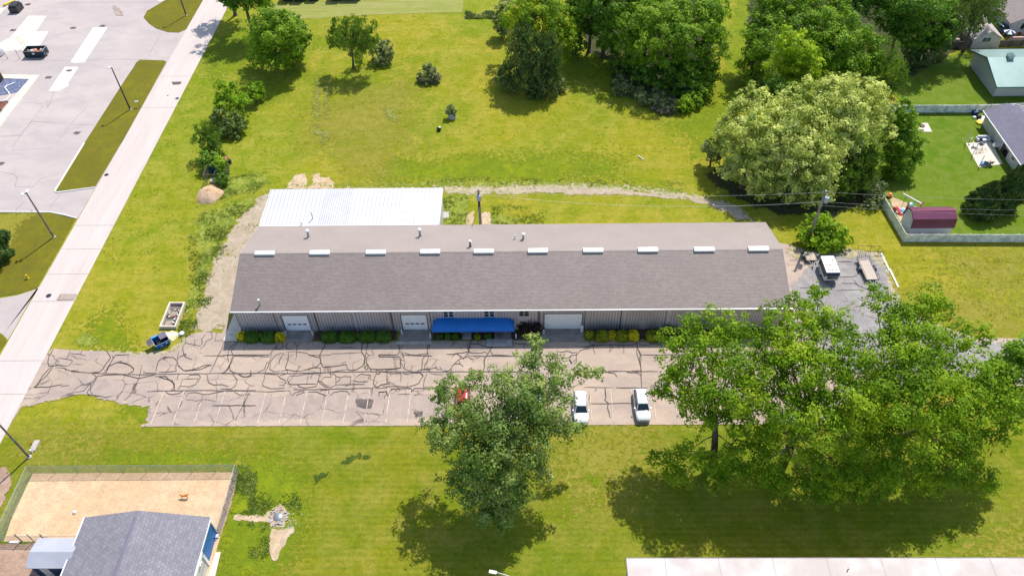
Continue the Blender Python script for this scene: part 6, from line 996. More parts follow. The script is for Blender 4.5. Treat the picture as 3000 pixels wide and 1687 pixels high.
# manhole, hydrant, mailbox and the like
def cover(x, y, label, r=.4): tag(MB().lathe(x, y, [(r, .017), (r, .022), (r*.85, .024), (.01, .024)], 18).build('manhole_cover', M['dark_steel'] if r > .3 else M['joint']), label, 'manhole cover', 'manhole covers in the road')
x, y = (-70.1,75.46); cover(x, y, 'round manhole cover in the road level with the warehouse front'); x, y = (-71.71,103.27); cover(x, y, 'round manhole cover in the road beside the long verge', .38); x, y = (-66.42,126.04); cover(x, y, 'dark manhole cover farther up the road near its right edge', .36)
x, y = (-68.56,127.08); cover(x, y, 'small round cover left of the farther manhole', .22)
P('road_repair', [(-68.45,75.74),(-65.93,75.72),(-65.98,74.55),(-68.56,74.57)], 'stall', .021, .15)
P('road_repair', [(-69.08,131.72),(-67.21,131.68),(-67.17,130.91),(-68.69,130.77)], 'stain', .019, .25, None, .15)
x, y = (-72.76,123.37); mbx = empty('mailbox', (x, y, .06), 'small white mailbox on a post in the long verge', 'mailbox'); MB().tube([(x, y, 0), (x, y, 1.1)], .045, 5).build('post', M['old_wood'], mbx); MB().loft([[(x+a, y+.17*math.cos(t_), 1.12+.2*max(0, math.sin(t_))) for t_ in np.linspace(0, math.pi, 9)] for a in (-.45, .15)]).build('box', M['white'], mbx)
x, y = (-74.68,78.97); hy = empty('fire_hydrant', (x, y, .06), 'yellow hydrant on the corner lawn below the light pole', 'hydrant'); MB().lathe(x, y, [(.2, 0), (.2, .06), (.14, .08), (.14, .6), (.17, .62), (.15, .75), (.04, .86)], 12).build('body', M['yellow'], hy)
for s_ in (-1, 1): MB().tube([(x+s_*.1, y, .45), (x+s_*.27, y, .45)], .07, 8).build('nozzle', M['yellow'], hy)
x, y = (-61.25,50.23); ub = empty('utility_cabinet', (x, y, 0), 'low pale utility pad and marker beside the lower left light pole', 'utility box'); MB().box((x-.35, y-.75, 0), (x+.35, y+.75, .18)).build('pad', M['concrete'], ub); MB().box((x-.1, y-.95, 0), (x+.1, y-.8, .6)).build('marker', M['white'], ub); MB().box((x-.62, y+.25, 0), (x-.5, y+.35, .5)).build('stake', M['orange'], ub)
x, y = (-13.4,118.81); rg_ = empty('tyre_planter', (x, y, 0), 'grey concrete ring with a small shrub growing in it', 'planter'); MB().lathe(x, y, [(.75, 0), (.75, .75), (.66, .78), (.6, .75), (.6, .35), (.02, .35)], 18).build('ring', M['concrete'], rg_)
rngp = np.random.default_rng(5); leaf_mesh('plant', leaf_arrays([(x-.5, y+.1, 1.5, .7), (x+.1, y, 1.4, .7), (x-.2, y+.2, 2.0, .6), (x+.3, y-.2, 1.1, .5)], .25, 5, rngp, .4), M['l_silver'], rngp, rg_, (x, y, 0))
x, y = (-15.53,114.9); bl = empty('black_barrel', (x, y, 0), 'small black and white ball shaped object in the field', 'ball'); MB().lathe(x, y, [(.02, 0), (.3, .08), (.42, .35), (.32, .62), (.02, .72)], 14).build('shell', M['black'], bl); MB().lathe(x+.1, y+.1, [(.25, .62), (.18, .74), (.02, .78)], 10).build('cap', M['white'], bl)
x, y = (19.74,106.34); wt = empty('white_debris', (x, y, 0), 'tiny white bent strip lying in the right of the field', 'debris'); MB().tube([(x-.4, y+.6, .05), (x-.2, y+.15, .15), (x+.4, y-.4, .05)], .09, 5).build('strip', M['white'], wt)
x, y = (-52.75,41.35); tag(MB().lathe(x, y, [(.12, .01), (.25, .1), (.2, .25), (.02, .3)], 9).build('pale_stone', M['white']), 'small white stone on the orange sand', 'stone')
x, y = (-28.8,40.79); fr_ = empty('fire_ring', (x, y, 0), 'stone ringed fire pit with grey ash at the end of the sandy path', 'fire pit'); MB().lathe(x, y, [(.62, .02), (.6, .12), (.01, .1)], 16).build('ash_bowl', M['steel'], fr_); rg = random.Random(8); mb = MB()
for k in range(60):
    a = rg.uniform(0, 6.283); r_ = rg.uniform(.72, 1.15); s_ = rg.uniform(.06, .12); mb.box((x+r_*math.cos(a)-s_, y+r_*math.sin(a)-s_*.7, 0), (x+r_*math.cos(a)+s_, y+r_*math.sin(a)+s_*.7, rg.uniform(.08, .25)), rot=rg.uniform(0, 3))
mb.build('stone_ring', M['concrete'], fr_)
mb = MB()
for k in range(90):
    a = rg.gauss(x+1.0, .7); b2 = rg.gauss(y-.7, .7); s_ = rg.uniform(.03, .08); mb.box((a-s_, b2-s_*.7, 0), (a+s_, b2+s_*.7, rg.uniform(.04, .12)), rot=rg.uniform(0, 3))
tag(mb.build('scattered_stones', M['concrete']), 'loose pale stones scattered right below the fire ring', 'stones', None, 'stuff')
# chip mound: low irregular heap
x, y = (-52.44,97.5); rngm = np.random.default_rng(2); n = 44; rings = []
for r_, z in ((1.0, 0), (.93, .18), (.75, .55), (.5, .85), (.25, 1.0), (.05, 1.05)):
    rings.append([(x+(r_*2.15+ (.12*math.sin(a*3+1)+.08*math.sin(a*7))*r_)*math.cos(a), y+.2+(r_*2.3+.14*math.sin(a*5)*r_)*math.sin(a)*(1.05 if math.sin(a) > 0 else 1), max(0, z*1.05+rngm.normal()*.05*(z > 0))) for a in np.linspace(0, 6.2832, n+1)[:-1]])
MB_ = MB().loft(rings, 0, True); chipm = ground_mat('chip_mound', [(.66, .44, .26), (.72, .52, .36), (.52, .35, .22)], (.5, 2, 6), bmp=1.); tag(MB_.build('chip_mound', chipm), 'rounded heap of pale pink wood chips below the old cage', 'mound')
# old cage of poles and boards
cg = empty('timber_cage', (-53, 101.6, 0), 'open cage of thin timber poles above the wood chip heap', 'cage')
cx0, cx1, cy0, cy1 = -53.7, -51.9, 100.6, 103.2; mb = MB()
for x in (cx0, cx1):
    for y in (cy0, cy1): mb.tube([(x+.1, y, 0), (x, y, 2.0)], .06, 5)
mb.build('post', M['old_wood'], cg); MB().tube([(cx0, cy0, 2), (cx1, cy0, 2), (cx1, cy1, 2), (cx0, cy1, 2), (cx0, cy0, 2)], .05, 4).build('top_frame', M['pole_wood'], cg); MB().box((cx0, cy1-.04, .05), (cx1, cy1, 1.9)).build('back_panel', M['navy'], cg); mb = MB()
for k in range(6): mb.box((cx0+.02, cy0+.1+k*.42, .1), (cx0+.05, cy0+.2+k*.42, 1.9))
mb.build('slat', M['old_wood'], cg); MB().box((cx0+.6, cy0+.1, 0), (cx1-.1, cy0+1.0, .5)).build('stone_block', M['concrete'], cg)
x, y = (-50.91,103.23); st = empty('board_stack', (x, y, 0), 'leaning grey boards right of the timber cage', 'boards')
for k in range(4): MB().loft([[(x-.5+k*.27, y-.3, .02), (x-.3+k*.27, y-.3, .02), (x-.3+k*.27, y-.22, .02), (x-.5+k*.27, y-.22, .02)], [(x-.42+k*.27, y+.7, 1.5), (x-.22+k*.27, y+.7, 1.5), (x-.22+k*.27, y+.78, 1.5), (x-.42+k*.27, y+.78, 1.5)]]).build('board', M['pole_wood'], st)
x, y = (-51.88,106.12); rs = empty('rusty_machine', (x, y, 0), 'rusty red metal box behind the leaning boards', 'machine'); MB().box((x-.6, y-.4, .3), (x+.6, y+.4, 1.2)).build('body', M['rust'], rs); MB().lathe(x+.7, y, [(.35, .1), (.38, .5), (.2, .8)], 10).build('drum', M['dark_steel'], rs)
# ---------------------------------------------------------------- garden things on the right
bm_ = empty('beam_swing', (60.3, 92.5, 0), 'white beam carried on posts above the sand patch by the maroon shed', 'beam')
a, b2 = (59.35, 93.77, 2.3), (61.42, 91.28, 2.3); MB().tube([a, b2], .11, 8).build('beam', M['white'], bm_); MB().tube([(59.75, 93.3, 2.25), (59.75, 93.3, 0)], .04, 5).tube([(60.7, 92.1, 2.25), (60.7, 92.1, 0)], .04, 5).build('post', M['teal'], bm_); MB().tube([(61.15, 91.0, 2.2), (61.7, 91.6, 2.45)], .15, 6).tube([(61.42, 91.28, 2.3), (61.1, 90.9, 1.6)], .06, 5).build('seat_bracket', M['rust'], bm_)
x, y = 59.7, 91.9; tag(MB().tube([(x, y, 0), (x+.05, y+.1, 2.1)], .07, 6).tube([(x, y, .02), (x+.9, y+.6, .06)], .06, 5).build('wooden_post', M['rust']), 'brown wooden post standing in the sand patch behind the maroon shed', 'post')
x, y = (59.46,91.95); tb = empty('paddling_tub', (x, y, 0), 'round white tub with blue water next to the shed gable', 'tub'); MB().lathe(x, y, [(.5, 0), (.68, .3), (.68, .36), (.5, .34), (.42, .1), (.02, .1)], 18).build('rim', M['white'], tb); MB().lathe(x, y, [(.44, .2), (.43, .24), (.02, .24)], 16).build('water', M['lightblue'], tb)
x, y = (58.66,91.74); sl_ = empty('toy_slide', (x, y, 0), 'small red plastic slide against the left fence', 'toy'); MB().loft([[(x-.5, y+.5, .75), (x-.1, y+.7, .75), (x-.1, y+.7, .82), (x-.5, y+.5, .82)], [(x+.25, y-.75, .03), (x+.65, y-.5, .03), (x+.65, y-.5, .1), (x+.25, y-.75, .1)]]).build('chute', M['redp'], sl_); MB().box((x-.6, y+.5, 0), (x-.1, y+.9, .75)).build('ladder', M['redp'], sl_)
x, y = (58.53,95.68); oc = empty('toy_car', (x, y, 0), 'small orange plastic toy in the far corner by the fence', 'toy'); MB().box((x-.4, y-.3, .12), (x+.35, y+.3, .5)).box((x-.2, y-.28, .5), (x+.2, y+.28, .75)).build('body', M['orange'], oc); MB().lathe(x-.3, y-.32, [(.14, 0), (.14, .25)], 8).build('wheel', M['black'], oc)
x, y = (61.12,93.36); gt_ = empty('toy_table', (x, y, 0), 'green plastic play table between the beam and the maroon roof', 'toy'); MB().box((x-.5, y-.4, .45), (x+.5, y+.4, .52), rot=.4).build('top', M['teal_plastic'], gt_); mb = MB()
for a, b2 in ((-.35, -.3), (.35, -.3), (.35, .3), (-.35, .3)): mb.tube([(x+a, y+b2, 0), (x+a, y+b2, .45)], .05, 5)
mb.build('leg', M['white'], gt_); MB().box((x-.3, y-.1, .52), (x+.1, y+.15, .62), rot=.5).build('tray', M['white'], gt_)
x, y = (59.08,92.76); tag(MB().lathe(x, y, [(.12, .0), (.1, .12), (.02, .16)], 7).lathe(x+.45, y+.05, [(.12, .0), (.1, .12), (.02, .16)], 7).build('sand_toys', M['dark_steel']), 'two tiny dark toys on the sand patch', 'toy')
x, y = (70.31,114.41); fpp = empty('fire_bowl', (x, y, .04), 'small dark round fire bowl on the square slab', 'fire bowl'); MB().lathe(x, y, [(.25, 0), (.42, .25), (.42, .3), (.36, .28), (.2, .1), (.01, .1)], 14).build('bowl', M['rust'], fpp); MB().lathe(x, y, [(.34, .22), (.01, .26)], 10).build('ash', M['dark_steel'], fpp)
def bicycle(x, y, rz, label, m):
    c = empty('bicycle', (x, y, .05), label, 'bicycle', 'bicycles on the patio', rz); n = 14
    for cx in (-.5, .5): MB().tube([(cx+.33*math.cos(t_), 0, .34+.33*math.sin(t_)) for t_ in np.linspace(0, 6.283, n+1)], .025, 4).build('wheel', M['black'], c, world=False)
    MB().tube([(-.5, 0, .34), (-.15, 0, .75), (.35, 0, .78), (-.05, 0, .3), (-.5, 0, .34)], .025, 5).tube([(.35, 0, .78), (.5, 0, .34)], .025, 5).tube([(-.05, 0, .3), (-.17, 0, .85)], .022, 5).build('frame', M[m], c, world=False)
    MB().box((-.28, -.06, .85), (-.05, .06, .9)).build('saddle', M['black'], c, world=False); MB().tube([(.33, -.25, .98), (.33, 0, .95), (.33, .25, .98)], .02, 5).tube([(.33, 0, .95), (.35, 0, .78)], .02, 4).build('handlebar', M['steel'], c, world=False)
x, y = (76.94,106.81); bicycle(x, y, .2, 'pale bicycle at the left edge of the patio', 'white'); x, y = (77.72,107.08); bicycle(x, y-.1, -.1, 'grey bicycle right next to the pale one on the patio', 'steel')
def lounge(x, y, rz, label, m):
    c = empty('patio_chair', (x, y, .05), label, 'chair', 'patio chairs by the slate roofed house', rz)
    MB().box((-.35, -.35, .3), (.35, .3, .42)).build('seat', M[m], c, world=False); MB().loft([[(-.35, .3, .35), (.35, .3, .35), (.35, .38, .35), (-.35, .38, .35)], [(-.35, .48, .95), (.35, .48, .95), (.35, .55, .95), (-.35, .55, .95)]]).build('backrest', M[m], c, world=False)
    for s_ in (-1, 1): MB().tube([(s_*.36, -.35, 0), (s_*.38, -.35, .58), (s_*.38, .35, .6), (s_*.36, .42, 0)], .03, 5).build('armrest', M['steel'], c, world=False)
for (px, lb, m, rz) in (((78.54,109.13), 'striped dark patio chair at the back of the patio', 'navy', .4), ((77.1,108.26), 'pale patio chair at the left of the patio', 'white', 1.2), ((77.15,103.66), 'grey patio chair at the front of the patio', 'steel', 2.5), ((77.62,103.65), 'dark grey patio chair at the front right of the patio', 'dark_steel', 3.4), ((81.0,106.19), 'dark chair in the shade against the house wall', 'black', 1.6)): lounge(px[0], px[1], rz, lb, m)
x, y = (79.19,110.09); sf = empty('garden_sofa', (x, y, .05), 'pale covered garden sofa on the far edge of the patio', 'sofa'); MB().box((x-1., y-.4, .1), (x+.9, y+.3, .5)).build('seat', M['cool_wall'], sf); MB().box((x-1., y+.3, .1), (x+.9, y+.5, .9)).build('backrest', M['vinyl'], sf); MB().box((x-1.15, y-.35, .1), (x-1.002, y+.5, .65)).box((x+.902, y-.35, .1), (x+1.05, y+.5, .65)).build('armrest', M['vinyl'], sf)
x, y = (80.38,107.98); gl = empty('grill', (x, y, .05), 'grey covered grill near the house wall', 'grill'); MB().box((x-.5, y-.3, .5), (x+.5, y+.3, .95)).loft([[(x-.5, y+b_, z) for b_, z in ((-.3, .95), (.3, .95), (.22, 1.15), (-.2, 1.15))], [(x+.5, y+b_, z) for b_, z in ((-.3, .95), (.3, .95), (.22, 1.15), (-.2, 1.15))]]).build('hood', M['vinyl'], gl); mb = MB()
for a, b2 in ((-.45, -.25), (.45, -.25), (.45, .25), (-.45, .25)): mb.tube([(x+a, y+b2, 0), (x+a, y+b2, .5)], .03, 5)
mb.build('leg', M['dark_steel'], gl)
x, y = (76.41,103.46); tt = empty('side_table', (x, y, .05), 'light blue round table at the front left corner of the patio', 'table'); MB().lathe(x, y, [(.42, .5), (.42, .55), (.01, .56)], 14).build('top', M['lightblue'], tt); MB().tube([(x, y, 0), (x, y, .5)], .05, 6).build('leg', M['steel'], tt)
for (pp, lb, hh, tilt) in (((76.02,109.52), 'far white post at the left corner of the patio', 2.6, (0, 0)), ((75.82,106.06), 'middle white post on the left edge of the patio', 2.3, (0, 0)), ((75.84,103.2), 'near grey post at the front corner of the patio', 2.2, (0, 0))):
    x, y = pp; tag(MB().tube([(x, y, 0), (x, y, hh)], .06, 6).lathe(x, y, [(.1, 0), (.1, .05)], 8).lathe(x, y, [(.07, hh), (.09, hh+.03), (.02, hh+.08)], 8).build('patio_post', M['white']), lb, 'post', 'slim posts along the patio')
x, y = (76.41,109.28); fa = empty('pedestal_fan', (x, y, .05), 'white headed stand on a dark base at the far patio corner', 'stand'); MB().lathe(x, y, [(.3, 0), (.28, .05), (.04, .08), (.04, .8)], 12).build('base', M['black'], fa); MB().loft([[(x+a, y+.05, .7), (x+a+.35, y+.05, .85), (x+a+.3, y+.05, 1.35), (x+a-.05, y+.05, 1.2)] if a == 0 else [(x+.02, y+.12, .7), (x+.37, y+.12, .85), (x+.32, y+.12, 1.35), (x-.03, y+.12, 1.2)] for a in (0, 1)]).build('panel', M['white'], fa)
x, y = (80.67,115.28); tag(MB().lathe(x, y, [(.5, .05), (.6, .25), (.55, .32), (.4, .15), (.02, .15)], 12).build('toy_tub', M['yellow']), 'bright yellow tub by the back corner of the house', 'tub')
for (pp, lb, m, s_) in (((80.86,117.83), 'dark blue bin against the back fence', 'navy', .45), ((81.11,116.84), 'black and white bin bag below the blue bin', 'black', .35), ((80.29,116.74), 'small pale bag left of the black bag', 'vinyl', .25), ((82.65,117.67), 'pale box tight in the corner of house and fence', 'cool_wall', .3), ((87.51,146.36), 'bright orange box in the clutter by the brown fence', 'orange', .45), ((88.29,146.5), 'white tub in the clutter by the brown fence', 'white', .3), ((85.96,144.81), 'blue grey bin in the clutter by the brown fence', 'bluesteel', .45), ((85.14,143.89), 'pale green bin lowest in the clutter', 'teal_plastic', .3), ((86.98,144.94), 'second orange box under the first in the clutter', 'orange', .35), ((87.7,144.29), 'white scrap heap in the clutter', 'offwhite', .4), ((87.23,143.06), 'tan scrap heap at the foot of the brown fence', 'lumber', .35), ((99.64,145.72), 'white bench by the far house wall', 'offwhite', .45), ((100.64,145.62), 'red box by the far house wall', 'redp', .3)):
    x, y = pp; tag(MB().loft([[(x-s_, y-s_*.8, 0), (x+s_, y-s_*.8, 0), (x+s_, y+s_*.8, 0), (x-s_, y+s_*.8, 0)], [(x-s_*1.1, y-s_*.9, s_*1.5), (x+s_*1.1, y-s_*.9, s_*1.5), (x+s_*1.1, y+s_*.9, s_*1.5), (x-s_*1.1, y+s_*.9, s_*1.5)], [(x-s_*.8, y-s_*.5, s_*1.75), (x+s_*.7, y-s_*.6, s_*1.8), (x+s_*.7, y+s_*.6, s_*1.8), (x-s_*.8, y+s_*.6, s_*1.7)]]).build('storage_bin', M[m]), lb, 'bin')
x, y = (97.65,146.57); make_car('dark blue car parked between the beige garage and the far house', M['car_blue'], (x, y, 0), .3, 'sedan', group='cars by the far houses')
x, y = (97.08,143.27); um = empty('garden_umbrella', (x, y, 0), 'round striped garden umbrella top beside the garage roof', 'umbrella'); MB().tube([(x, y, 0), (x, y, 2.2)], .04, 6).build('pole', M['steel'], um)
for k in range(8): a0, a1 = k*.785, (k+1)*.785; MB().add([(x+1.1*math.cos(a0), y+1.1*math.sin(a0), 1.8), (x+1.1*math.cos(a1), y+1.1*math.sin(a1), 1.8), (x, y, 2.35)], [(0, 1, 2)]).build('canopy_panel', M['vinyl'] if k % 2 else M['navy'], um)
x, y = (99.17,142.75); tag(MB().prism([(x-1.8, y-.25), (x+2.2, y-.25), (x+2.2, y+.25), (x-1.8, y+.25)], 0, .9).prism([(x-1.7, y-.2), (x+2., y-.2), (x+2., y+.15), (x-1.7, y+.2)], .9, 1.0).build('covered_table', mat('floral_cloth', (.62, .55, .55), .2, 6, .8, c2=(.55, .12, .10), fine=12)), 'long red and white patterned table behind the brown fence', 'table')
# thin dead sapling by the lot
x, y = -13.8, 52.3; sp = empty('dead_sapling', (x, y, 0), 'thin bare stick sapling at the grass edge left of the central tree', 'sapling'); MB().tube([(x, y, 0), (x+.05, y, .6), (x-.1, y+.05, 1.3)], [.04, .035, .015], 5).build('stem', M['bark'], sp); MB().tube([(x+.05, y, .6), (x+.2, y, 1.0)], .015, 4).build('twig', M['bark'], sp)
# ---------------------------------------------------------------- foreground cottonwoods
C_ = M['l_cotton']; Q_ = M['l_cotton2']; big = 'big trees along the lower edge of the lot'
tree('large cottonwood alone in the lawn below the middle of the lot, long limb reaching up', (-2.9, 45.3), .48, [(0.8,52.2,17.5,1.2),(0.4,50.6,16.5,1.7),(3.2,49.6,15.0,2.0),(6.1,51.5,13.0,1.2),(8.0,51.8,12.5,0.8),(0.6,47.9,16.0,2.0),(-2.8,48.9,15.0,1.7),(-5.9,49.6,14.0,1.5),(-8.4,49.5,13.0,1.8),(-9.9,49.1,12.5,1.0),(-4.1,46.5,14.0,2.8),(-0.7,45.8,15.0,3.0),(2.7,47.1,13.0,2.3),(-8.0,45.8,12.0,2.4),(-10.0,45.5,11.0,1.7),(4.8,45.6,11.0,1.4),(2.0,45.7,11.0,2.3),(-6.3,44.0,11.0,2.6),(-3.2,43.3,12.0,3.2),(-0.3,43.4,11.5,2.8),(-9.3,43.8,10.0,1.5),(-4.6,41.8,9.0,2.8),(-1.6,41.3,9.0,2.6),(-6.8,42.3,8.0,2.0),(0.9,42.8,8.0,1.6),(1.4,41.9,7.0,1.2),(-3.8,40.3,6.5,2.4),(-6.4,40.3,6.0,1.7),(-1.2,40.3,6.0,2.0),(-4.9,39.0,4.5,1.7),(-2.6,38.8,4.0,1.5),(-8.2,41.8,6.0,1.5),(-2.8,37.8,3.2,0.7)], C_, .22, 4.4, big, fork=.22, clump=.34, shell=.3, twigs=7, up=.35, bark=M['pale_bark'])
tree('leaning tree with visible forked trunk at the left of the big right group', (22.2, 47.6), .5, [(21.5,44.0,2.6,1.5),(23.5,44.2,4.0,1.7),(20.1,45.3,4.0,1.4),(17.9,44.5,2.6,1.3),(14.8,46.4,3.4,1.0),(18.1,55.5,16.5,1.6),(16.4,54.0,16.0,1.7),(20.2,54.0,17.0,2.4),(22.9,54.2,17.0,2.3),(18.6,51.2,16.0,2.9),(15.7,50.9,15.0,1.4),(21.9,50.6,16.0,3.0),(14.7,49.6,12.0,1.2),(16.4,49.4,13.0,2.1),(18.3,48.2,14.0,2.4),(20.7,47.2,15.0,2.8),(23.8,48.2,15.0,2.6),(17.4,47.2,12.0,1.6),(22.7,46.2,12.0,2.3),(19.5,46.5,11.5,1.5),(21.7,45.4,5.0,1.6),(16.6,46.0,4.0,1.6),(18.5,45.9,6.0,1.4),(16.5,44.6,3.0,1.3),(23.1,45.3,7.0,1.6)], Q_, .235, 3.9, big, fork=.35, clump=.34, shell=.35, twigs=6)
tree('tallest tree in the middle of the big right group', (31.2, 48.6), .62, [(25.7,44.0,4.0,1.9),(27.9,43.1,3.4,1.9),(30.4,42.7,3.6,2.0),(33.5,42.2,3.2,1.9),(35.9,42.5,4.0,2.1),(29.3,46.6,15.0,2.4),(26.5,50.7,16.5,2.4),(32.1,57.5,19.5,1.2),(29.5,56.3,18.5,1.7),(31.1,55.1,18.5,2.1),(27.4,54.5,18.0,2.1),(32.9,54.1,18.0,2.4),(35.5,53.0,17.0,1.4),(29.1,52.2,18.0,2.8),(26.1,51.4,17.0,2.4),(31.5,49.9,17.5,3.0),(34.8,49.5,16.0,2.8),(27.5,48.3,17.0,3.0),(25.4,49.1,14.5,2.3),(30.3,47.0,16.0,1.4),(33.3,46.1,15.0,3.0),(27.3,45.8,14.0,3.0),(25.5,46.3,11.0,2.1),(30.5,44.5,13.0,3.3),(34.5,44.8,11.0,2.8),(27.4,45.0,9.0,2.3),(30.8,43.7,8.0,1.4),(34.0,43.2,7.0,2.6),(36.9,43.3,6.0,2.3),(26.6,44.3,6.0,1.8),(33.2,42.7,4.5,2.1),(25.2,45.7,8.0,1.6)], Q_, .235, 3.9, big, fork=.25, clump=.34, shell=.35, twigs=6)
tree('broad tree right of the tallest one with branches toward the grass', (38.5, 50.5), .55, [(38.9,42.9,3.6,2.0),(41.4,42.8,3.8,2.0),(44.4,43.1,4.2,2.0),(36.0,47.3,14.0,2.4),(40.4,52.4,17.0,2.4),(38.9,58.1,18.0,1.6),(40.3,56.5,17.5,2.1),(44.7,57.4,17.5,2.1),(46.5,56.9,17.0,1.3),(42.9,55.3,17.5,2.4),(39.2,53.1,17.5,1.4),(42.9,52.4,17.0,3.0),(48.3,54.9,14.5,2.1),(51.6,56.8,13.5,1.3),(37.4,50.0,16.0,3.0),(40.7,49.1,16.5,3.3),(45.3,50.3,15.5,2.8),(52.5,56.1,13.0,1.0),(37.9,46.6,15.0,3.3),(41.5,46.1,15.0,3.3),(37.2,45.3,11.0,2.6),(40.5,44.4,11.5,3.1),(43.7,44.7,11.0,2.8),(39.5,43.4,7.5,2.6),(43.0,43.2,7.0,1.4),(45.7,48.1,13.5,2.6)], Q_, .235, 3.9, big, fork=.27, clump=.34, shell=.35, twigs=6)
tree('right hand tree of the group whose long limb hangs over open grass', (44.5, 50.5), .5, [(47.8,49.8,14.0,2.6),(51.1,50.2,13.5,2.4),(49.0,47.6,12.0,2.8),(47.1,46.5,10.5,2.6),(51.2,47.6,12.0,2.1),(52.5,46.5,10.5,1.6),(49.1,45.6,8.0,2.2),(45.7,44.1,8.0,2.3),(51.3,46.3,8.5,1.5),(49.3,44.5,5.5,1.1),(50.8,43.4,4.5,1.6),(48.7,42.7,4.0,1.1),(51.5,42.5,3.4,1.1),(45.7,43.1,5.5,1.8)], Q_, .235, 3.7, big, fork=.3, clump=.36, shell=.3, twigs=6)
tree('lighter green tree at the right edge above the lower drive', (55.8, 53), .35, [(54.1,53.0,13.0,2.0),(55.1,53.3,14.0,2.0),(52.6,52.1,12.0,1.6),(54.0,50.9,12.5,2.4),(55.4,51.6,13.0,2.4),(53.1,50.1,11.0,1.8),(54.8,49.1,10.5,2.0)], M['l_mid'], .25, 5, big, fork=.3, clump=.36, shell=.35)
# ---------------------------------------------------------------- clipped shrubs at the front wall
def hedge(x, y, rx, ry, h, m, label, grp='clipped shrubs along the warehouse front'):
    SEED[0] += 1; rng = np.random.default_rng(SEED[0]); root = empty('clipped_shrub', (x, y, 0), label, 'shrub', grp)
    n = 16; rings = [[(x+rx*.86*r_*math.cos(a), y+ry*.86*r_*math.sin(a), z*h*.92) for a in np.linspace(0, 6.2832, n+1)[:-1]] for r_, z in ((.82, 0), (1, .3), (.98, .6), (.75, .9), (.3, 1.0))]
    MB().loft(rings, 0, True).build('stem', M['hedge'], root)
    k = int(2600*rx*ry); d = rng.normal(size=(k, 3)); d /= np.linalg.norm(d, axis=1)[:, None]; d[:, 2] = np.abs(d[:, 2]); pw = np.sign(d)*np.abs(d)**.75; rad = .93+.09*rng.random((k, 1))+.05*np.sin(d[:, :1]*9+rx*7)*np.cos(d[:, 1:2]*11)
    C = pw*rad*np.array([rx, ry, h]); C = C+np.array([x, y, .02]); nn = d+rng.normal(size=(k, 3))*.5; nn /= np.linalg.norm(nn, axis=1)[:, None]
    t = np.cross(nn, rng.normal(size=(k, 3))); t /= np.linalg.norm(t, axis=1)[:, None]; b2 = np.cross(nn, t); s_ = .13*(.6+.8*rng.random((k, 1)))
    leaf_mesh('foliage', np.stack([C-t*s_*.6, C+b2*s_*.4, C+t*s_*.6, C-b2*s_*.4], 1), m, rng, root, (x, y, 0))
yl, gn, ol = M['l_gold'], M['l_yew'], M['l_olive']
for p, rx, m, lb in (((-39.4,67.13,0.5), .72, yl, 'golden clipped shrub at the left front corner of the warehouse'), ((-37.96,67.06,0.5), 1.15, gn, 'dark green clipped shrub next to the leftmost golden one'), ((-36.85,67.25,0.4), .42, yl, 'sliver of golden shrub between two dark green ones'), ((-35.64,66.99,0.5), 1.15, gn, 'dark green clipped shrub just before the first garage door'), ((-34.06,66.92,0.5), .72, yl, 'round golden shrub touching the first garage door pad'), ((-27.19,66.98,0.5), 1.15, gn, 'dark green shrub first to the right of the first garage door'), ((-24.67,66.96,0.5), 1.3, gn, 'dark green shrub second to the right of the first garage door'), ((-23.33,67.21,0.4), .3, ol, 'tiny yellowish shrub wedged between two dark green ones'), ((-21.91,66.98,0.6), 1.25, gn, 'tallest dark green shrub between the first two garage doors'), ((-19.73,66.98,0.5), 1.1, gn, 'dark green shrub just left of the middle garage door'),
        ((-12.0,67.12,0.4), .42, gn, 'small dark shrub first from the left under the blue canopy'), ((-10.86,67.17,0.4), .46, gn, 'small dark shrub second from the left under the blue canopy'), ((-9.85,67.1,0.4), .48, gn, 'small dark shrub left of the first walkway under the blue canopy'), ((-6.8,67.02,0.4), .45, ol, 'small olive shrub between the two walkways'), ((-5.39,67.11,0.35), .42, gn, 'small dark shrub left of the second walkway'),
        ((8.53,66.94,0.5), .72, ol, 'olive gold round shrub first right of the widest garage door'), ((10.25,66.87,0.5), 1.05, ol, 'wide olive shrub second right of the widest garage door'), ((11.63,66.92,0.5), .62, yl, 'golden shrub between two olive ones'), ((12.95,66.79,0.5), .9, ol, 'dull olive shrub left of the round golden one'), ((14.5,66.89,0.5), .85, yl, 'round golden shrub left of the service door'), ((17.38,66.79,0.6), 1.2, ol, 'largest round olive gold shrub right of the service door')):
    hedge(p[0], min(p[1], 67.75), rx, min(rx, .95)*.92, 1.25 if rx > .6 else .75, m, lb)
bush('dark reddish shrub beside the canopy end', [(x, y, z, r) for (x, y), z, r in (((-0.61,68.48), 1.0, .7), ((0.4,68.35), 1.2, .9), ((1.23,68.11), 1.0, .8), ((-0.79,67.65), .6, .6))], M['l_red'], .16, 7)
bush('dark shrub at the wall right of the largest golden shrub', [(19.5, 67.6, .6, .7), (20.6, 67.5, .5, .6)], M['l_red'], .16, 7)
